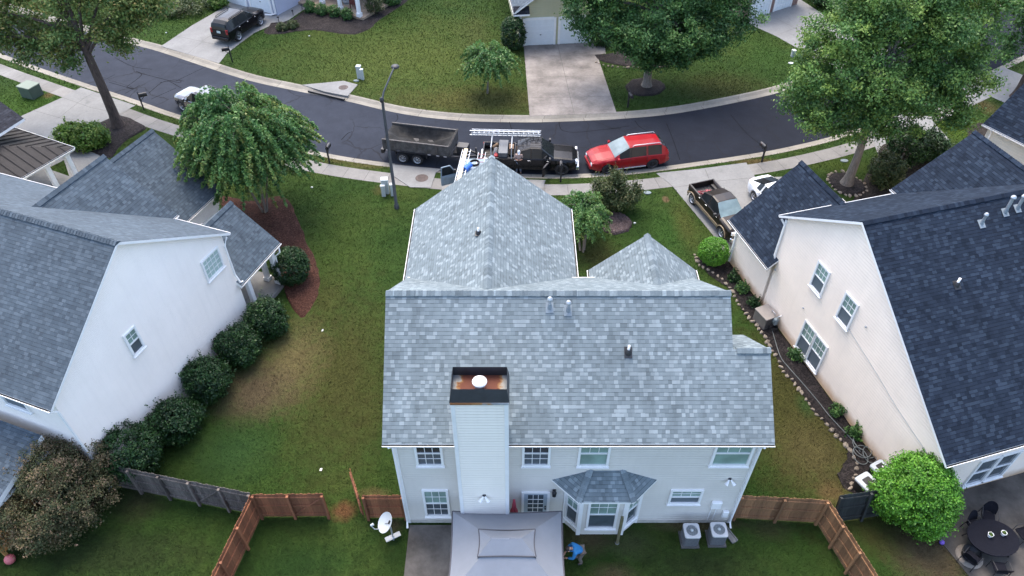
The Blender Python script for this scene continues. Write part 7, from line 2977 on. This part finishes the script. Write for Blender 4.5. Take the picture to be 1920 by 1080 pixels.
def patio_chair(loc, rz, label):
    t = thing('patio_chair', label, 'chair', loc, rz, 'black patio chairs round the oval table')
    mb = MB()
    mb.rbox((0, 0, .43), (.5, .48, .04), .08)
    mb.build('seat', M_PATM, t)
    mb = MB()
    rg = []
    for k in range(7):
        z = .46 + .5 * k / 6
        row = []
        for j in range(9):
            x = -.25 + .5 * j / 8
            wq = 1 - .35 * max(0, k / 6 - .6) / .4
            row.append((x * wq, .22 + .16 * k / 6 + .05 * math.cos(x * 6) - .05, z - .06 * (abs(x) / .25) ** 2 * (k / 6)))
        rg.append(row)
    mb.grid(rg, 0, True)
    rim_ = [r[0] for r in rg] + rg[-1] + [r[-1] for r in rg[::-1]]
    mb.tube(rim_, .016, 5)
    mb.build('backrest', M_PATM, t)
    for s in (-1, 1):
        mb = MB()
        mb.tube([(s * .27, .24, .66), (s * .3, -.1, .64), (s * .28, -.22, .6), (s * .27, -.22, .02)], .016, 5)
        mb.build('leg', M_BLACKM, t)
        mb = MB()
        mb.tube([(s * .26, .22, .62), (s * .27, .28, .02)], .016, 5)
        mb.build('leg', M_BLACKM, t)
    return t


for k, (px, lab) in enumerate([((1828, 985), 'black patio chair left of the oval table, nearest the round shrub'), ((1853, 968), 'black patio chair behind the oval table, towards the door'), ((1822, 1046), 'black patio chair at the lower left of the oval table'), ((1875, 1065), 'black patio chair on the near side of the oval table'), ((1920, 1000), 'black patio chair at the right edge of the picture')]):
    q = P(px[0], px[1], .45)
    d_ = Vector((tc.x - q.x, tc.y - q.y, 0))
    patio_chair((q.x, q.y, .03), math.atan2(d_.y, d_.x) + PI / 2, lab)
for px, lab in (((1856, 1004), 'white flower pot on the oval table, left one'), ((1881, 1001), 'white flower pot on the oval table, right one with more leaves')):
    q = P(px[0], px[1], .82)
    t_ = thing('flower_pot', lab, 'flower pot', (q.x, q.y, .766))
    mb = MB()
    mb.lathe([(.07, 0), (.1, .14), (.11, .16), (.09, .16), (.085, .12)], 18, cap=False)
    mb.build('pot', M_WHITE, t_)
    mb = MB()
    mb.lathe([(.088, .125), (.01, .13)], 16, cap=False)
    mb.build('soil', M_SOIL, t_)
    rs_ = np.random.RandomState(5 + px[0] % 7)
    C = rs_.normal(size=(60, 3)) * np.array([.04, .04, .02]) + np.array([0, 0, .16])
    leaves_mesh('plant', LEAF_FRESH, C, rs_.normal(size=(60, 3)) + np.array([0, 0, 1.]), np.full(60, .03), rs_.rand(60), t_, .5, rs_)
q = P(1825, 1040, .2)
t_ = thing('fire_pit', 'dark round fire bowl on a pale stone ring beside the patio chairs', 'fire pit', (q.x - .1, q.y, .03))
mb = MB()
mb.lathe([(.5, 0), (.5, .05), (.3, .05)], 24, cap=False)
mb.build('stone_ring', mat('pale_ring', (.22, .19, .16), .9, .2), t_)
mb = MB()
mb.lathe([(.2, .05), (.34, .22), (.36, .34), (.33, .34), (.28, .24), (.01, .18)], 20, cap=False)
mb.build('bowl', M_BLACKM, t_)
q = rl(5.9, -2.95)
mb = MB(Matrix.Translation(q) @ Matrix.Rotation(RZ, 4, 'Z'))
mb.box((.3, 0, .045), (1.25, .8, .02))
for k in range(9):
    mb.box((-.25 + k * .137, 0, .058), (.05, .72, .012))
tag(mb.build('door_mat', mat('brown_mat', (.045, .03, .02), .95, .3, 8)), 'dark brown striped door mat at the cream house patio door', 'mat')
q = rl(7.4, -3.6)
t_ = thing('grill', 'black covered grill at the right edge of the patio', 'grill', (q.x, q.y, .03), RZ + .3)
mb = MB()
mb.rbox((0, 0, .55), (1.0, .55, 1.0), .12)
mb.build('cover', M_BLACK, t_)
mb = MB()
for s in (-1, 1):
    mb.tube([(s * .42, -.2, .08), (s * .42, .2, .08)], .07, 8)
mb.build('wheels', M_RUBBER, t_)
# small lights along the porch walk across the street
for k, (px, lab) in enumerate((((523, 41), 'small black path light nearest the black SUV'), ((550, 29), 'small black path light halfway along the porch walk'), ((567, 18), 'small black path light nearest the porch'))):
    b = at(px)
    mb = MB(Matrix.Translation(b))
    mb.tube([(0, 0, 0), (0, 0, .4)], .025, 6)
    mb.lathe([(.1, .4), (.12, .42), (.05, .5), (.01, .52)], 10)
    tag(mb.build('path_light', M_BLACKM), lab, 'path light', 'path lights along the porch walk')
# half barrel planter and chair on the far porch
b = at((651, 11))
t_ = thing('barrel_planter', 'grey half-barrel planter on the far porch between the columns', 'planter', (b.x, b.y, .25))
mb = MB()
mb.lathe([(.3, 0), (.36, .25), (.34, .5), (.3, .5), (.28, .4), (.01, .4)], 18, cap=False)
mb.build('barrel', M_GREY, t_)
mb = MB()
for z in (.1, .4):
    mb.lathe([(.345 + .01 * (z > .3), z - .02), (.35 + .01 * (z > .3), z + .02)], 18, cap=False)
mb.build('hoop', M_BLACKM, t_)
b = at((665, 20))
t_ = thing('porch_chair', 'dark red wooden chair on the far porch by the corner column', 'chair', (b.x, b.y, .25), R(160))
M_RCH = mat('dark_red_wood', (.12, .03, .025), .6, .2)
mb = MB()
mb.box((0, 0, .42), (.55, .5, .05))
mb.build('seat', M_RCH, t_)
mb = MB()
for k in range(5):
    mb.box((-.22 + k * .11, .25, .75), (.08, .03, .65))
mb.build('backrest', M_RCH, t_)
for sx_ in (-1, 1):
    for sy_ in (-1, 1):
        mb = MB()
        mb.box((sx_ * .24, sy_ * .22, .2), (.06, .06, .4))
        mb.build('leg', M_RCH, t_)


# ================================================================ people
def skin_obj(name, verts, edges, radii, m, parent, root=0, sub=2):
    me = bpy.data.meshes.new(name)
    me.from_pydata(verts, edges, [])
    me.materials.append(m)
    o = bpy.data.objects.new(name, me)
    COL.objects.link(o)
    o.parent = parent
    sm = o.modifiers.new('skin', 'SKIN')
    sm.use_smooth_shade = True
    if not me.skin_vertices:
        bpy.context.view_layer.objects.active = o
    lay = me.skin_vertices[0].data
    for i, r_ in enumerate(radii):
        lay[i].radius = (r_, r_) if not isinstance(r_, tuple) else r_
        lay[i].use_root = i == root
    ss = o.modifiers.new('sub', 'SUBSURF')
    ss.levels = ss.render_levels = sub
    return o


M_SKIN = mat('skin', (.32, .18, .125), .55, .08)
M_HAIR = mat('dark_hair', (.02, .015, .012), .7, .2)


def person(label, loc, rz, J, shirt, pants, shoe, hat=None, hair=True, sleeve='short', hood=False):
    """J: joint positions in metres; one continuous body plus clothing shells"""
    t = thing('person', label, 'person', loc, rz)
    V = [Vector(J[k]) for k in ('pelvis', 'waist', 'chest', 'neck', 'head', 'crown')]
    E = [(0, 1), (1, 2), (2, 3), (3, 4), (4, 5)]
    Rr = [.105, .1, .11, .055, (.085, .1), (.07, .08)]
    for s in ('l', 'r'):
        b = len(V)
        V += [Vector(J[s + '_sho']), Vector(J[s + '_elb']), Vector(J[s + '_wri']), Vector(J[s + '_palm'])]
        Rr += [.058, .045, .03, (.042, .02)]
        E += [(2, b), (b, b + 1), (b + 1, b + 2), (b + 2, b + 3)]
        w_, p_ = V[b + 2], V[b + 3]
        d = (p_ - w_).normalized()
        side = d.cross(Vector((0, 0, 1)))
        if side.length < .1:
            side = d.cross(Vector((0, 1, 0)))
        side.normalize()
        for q, ln in ((-.03, .07), (-.01, .08), (.01, .078), (.03, .062)):
            c = len(V)
            V += [p_ + side * q + d * .035, p_ + side * q * 1.2 + d * (.035 + ln * .6) - Vector((0, 0, .01)), p_ + side * q * 1.2 + d * (.035 + ln) - Vector((0, 0, .03))]
            Rr += [.01, .009, .007]
            E += [(b + 3, c), (c, c + 1), (c + 1, c + 2)]
        c = len(V)
        tq = -side if s == 'l' else side
        V += [w_ + d * .03 + tq * .035, w_ + d * .06 + tq * .055]
        Rr += [.012, .009]
        E += [(b + 3, c), (c, c + 1)]
        b = len(V)
        V += [Vector(J[s + '_hip']), Vector(J[s + '_kne']), Vector(J[s + '_ank']), Vector(J[s + '_toe'])]
        Rr += [.09, .06, .042, (.04, .03)]
        E += [(0, b), (b, b + 1), (b + 1, b + 2), (b + 2, b + 3)]
    skin_obj('body', [tuple(v) for v in V], E, Rr, M_SKIN, t)
    j = {k: Vector(v) for k, v in J.items()}
    # shirt
    v = [j['pelvis'] + Vector((0, 0, .03)), j['waist'], j['chest'], j['chest'].lerp(j['neck'], .6)]
    e = [(0, 1), (1, 2), (2, 3)]
    r_ = [.165, .155, .175, .1]
    for s in ('l', 'r'):
        b = len(v)
        v += [j[s + '_sho'], j[s + '_elb']]
        r_ += [.085, .068]
        e += [(2, b), (b, b + 1)]
        if sleeve == 'long':
            v.append(j[s + '_wri'])
            r_.append(.045)
            e.append((b + 1, b + 2))
    skin_obj('shirt', [tuple(x) for x in v], e, r_, shirt, t)
    v = [j['pelvis'] + Vector((0, 0, .02))]
    e, r_ = [], [.15]
    for s in ('l', 'r'):
        b = len(v)
        v += [j[s + '_hip'], j[s + '_kne'], j[s + '_ank'] + Vector((0, 0, .02))]
        r_ += [.105, .078, .062]
        e += [(0, b), (b, b + 1), (b + 1, b + 2)]
    skin_obj('trousers', [tuple(x) for x in v], e, r_, pants, t)
    for s in ('l', 'r'):
        a, b = j[s + '_ank'], j[s + '_toe']
        skin_obj('shoe', [tuple(a + (a - b) * .25 + Vector((0, 0, -.03))), tuple(a.lerp(b, .5) + Vector((0, 0, -.0))), tuple(b)], [(0, 1), (1, 2)], [(.05, .045), (.055, .045), (.045, .03)], shoe, t, 1)
    # face and hair
    up = (j['crown'] - j['head']).normalized()
    fw = Vector(J['face']).normalized()
    rt = fw.cross(up).normalized()
    hc = j['head'] + up * .03
    fc = MB()
    fc.tube([hc + fw * .09 + up * .03, hc + fw * .125 - up * .015], [.012, .018], 6)
    for s in (-1, 1):
        fc.tube([hc + rt * s * .095 - up * .03, hc + rt * s * .105 + up * .03], .02, 6)
    fc.build('face', M_SKIN, t)
    fe = MB()
    for s in (-1, 1):
        c = hc + fw * .093 + rt * s * .033 + up * .02
        fe.tube([c - rt * .012, c + rt * .012], .008, 6)
    c = hc + fw * .095 - up * .05
    fe.tube([c - rt * .025, c + rt * .025], .006, 5)
    fe.build('eyes', M_HAIR, t)
    hm = MB()
    hmn = hat if hat else M_HAIR
    rg = []
    for k in range(7):
        a = PI * .5 * k / 6
        rg.append([hc + up * (.02 + .115 * math.sin(a)) + (fw * math.cos(q) * .108 + rt * math.sin(q) * .1) * math.cos(a) - fw * .01 for q in [2 * PI * i / 18 for i in range(18)]])
    hm.grid(rg, 0, True, close_u=True)
    if hat:
        br0 = [hc + up * .03 + (fw * math.cos(q) * .1 + rt * math.sin(q) * .1) for q in [R(-60 + 12 * i) for i in range(11)]]
        br1 = [hc + up * .015 + (fw * (math.cos(q) * .1 + .085 * math.cos(q * 1.4)) + rt * math.sin(q) * .1) for q in [R(-60 + 12 * i) for i in range(11)]]
        hm.grid([br0, br1], 0, True)
        hm.grid([[p - up * .012 for p in br1], [p - up * .012 for p in br0]], 0, True)
    hm.build('cap' if hat else 'hair', hmn, t)
    if hood:
        hd = MB()
        nk = j['neck']
        hd.lathe([(.1, -.06), (.13, 0), (.12, .06)], 14, (nk.x, nk.y + .0, nk.z), cap=False)
        hd.build('hood', shirt, t)
    return t


# man by the black pickup, facing us and looking down at the phone held in both hands
loc = P(972.5, 325, -.13)
Jm = dict(pelvis=(0, 0, .95), waist=(0, .01, 1.12), chest=(0, .02, 1.33), neck=(0, 0, 1.52), head=(0, -.04, 1.61), crown=(0, -.05, 1.72), face=(0, -.85, -.5),
          l_sho=(.2, .01, 1.43), l_elb=(.27, -.05, 1.15), l_wri=(.1, -.25, 1.2), l_palm=(.06, -.3, 1.23),
          r_sho=(-.2, .01, 1.43), r_elb=(-.27, -.05, 1.15), r_wri=(-.1, -.25, 1.2), r_palm=(-.06, -.3, 1.23),
          l_hip=(.1, 0, .9), l_kne=(.12, -.03, .5), l_ank=(.13, .01, .09), l_toe=(.15, -.13, .04),
          r_hip=(-.1, 0, .9), r_kne=(-.12, -.03, .5), r_ank=(-.13, .01, .09), r_toe=(-.15, -.13, .04))
PM = person('man in light cap, tan shirt and jeans looking down beside the black pickup', loc, 0, Jm,
            mat('tan_shirt', (.3, .225, .2), .85, .12), mat('denim', (.085, .115, .17), .85, .2, 8), mat('brown_shoe', (.06, .04, .03), .7), mat('light_cap', (.5, .53, .56), .8, .08))
mb = MB(Matrix.Translation(loc))
mb.rbox((0, -.36, 1.27), (.075, .02, .15), .008)
tag(mb.build('phone', M_BLACK), 'black phone in the hands of the man in the light cap', 'phone')
# worker in blue bending over by the gazebo
loc = P(1085, 1052, 0)
loc = Vector((loc.x, loc.y + .0, 0))
Jb = dict(pelvis=(.05, 0, .84), waist=(-.06, 0, .98), chest=(-.22, 0, 1.12), neck=(-.38, 0, 1.2), head=(-.47, 0, 1.21), crown=(-.56, 0, 1.26), face=(-.5, 0, -.8),
          l_sho=(-.26, -.2, 1.13), l_elb=(-.36, -.26, .88), l_wri=(-.52, -.14, .78), l_palm=(-.58, -.1, .74),
          r_sho=(-.26, .2, 1.13), r_elb=(-.36, .26, .88), r_wri=(-.52, .12, .78), r_palm=(-.58, .08, .74),
          l_hip=(.06, -.1, .82), l_kne=(-.04, -.13, .46), l_ank=(.08, -.13, .08), l_toe=(-.07, -.14, .04),
          r_hip=(.06, .1, .82), r_kne=(-.08, .13, .46), r_ank=(.0, .14, .08), r_toe=(-.15, .15, .04))
person('worker in a bright blue hoodie bending forward beside the gazebo', loc, R(12), Jb,
       mat('blue_hoodie', (.015, .15, .36), .8, .15, 6), mat('khaki', (.12, .1, .085), .85, .2, 8), mat('dark_shoe', (.03, .03, .03), .7), None, sleeve='long', hood=True)
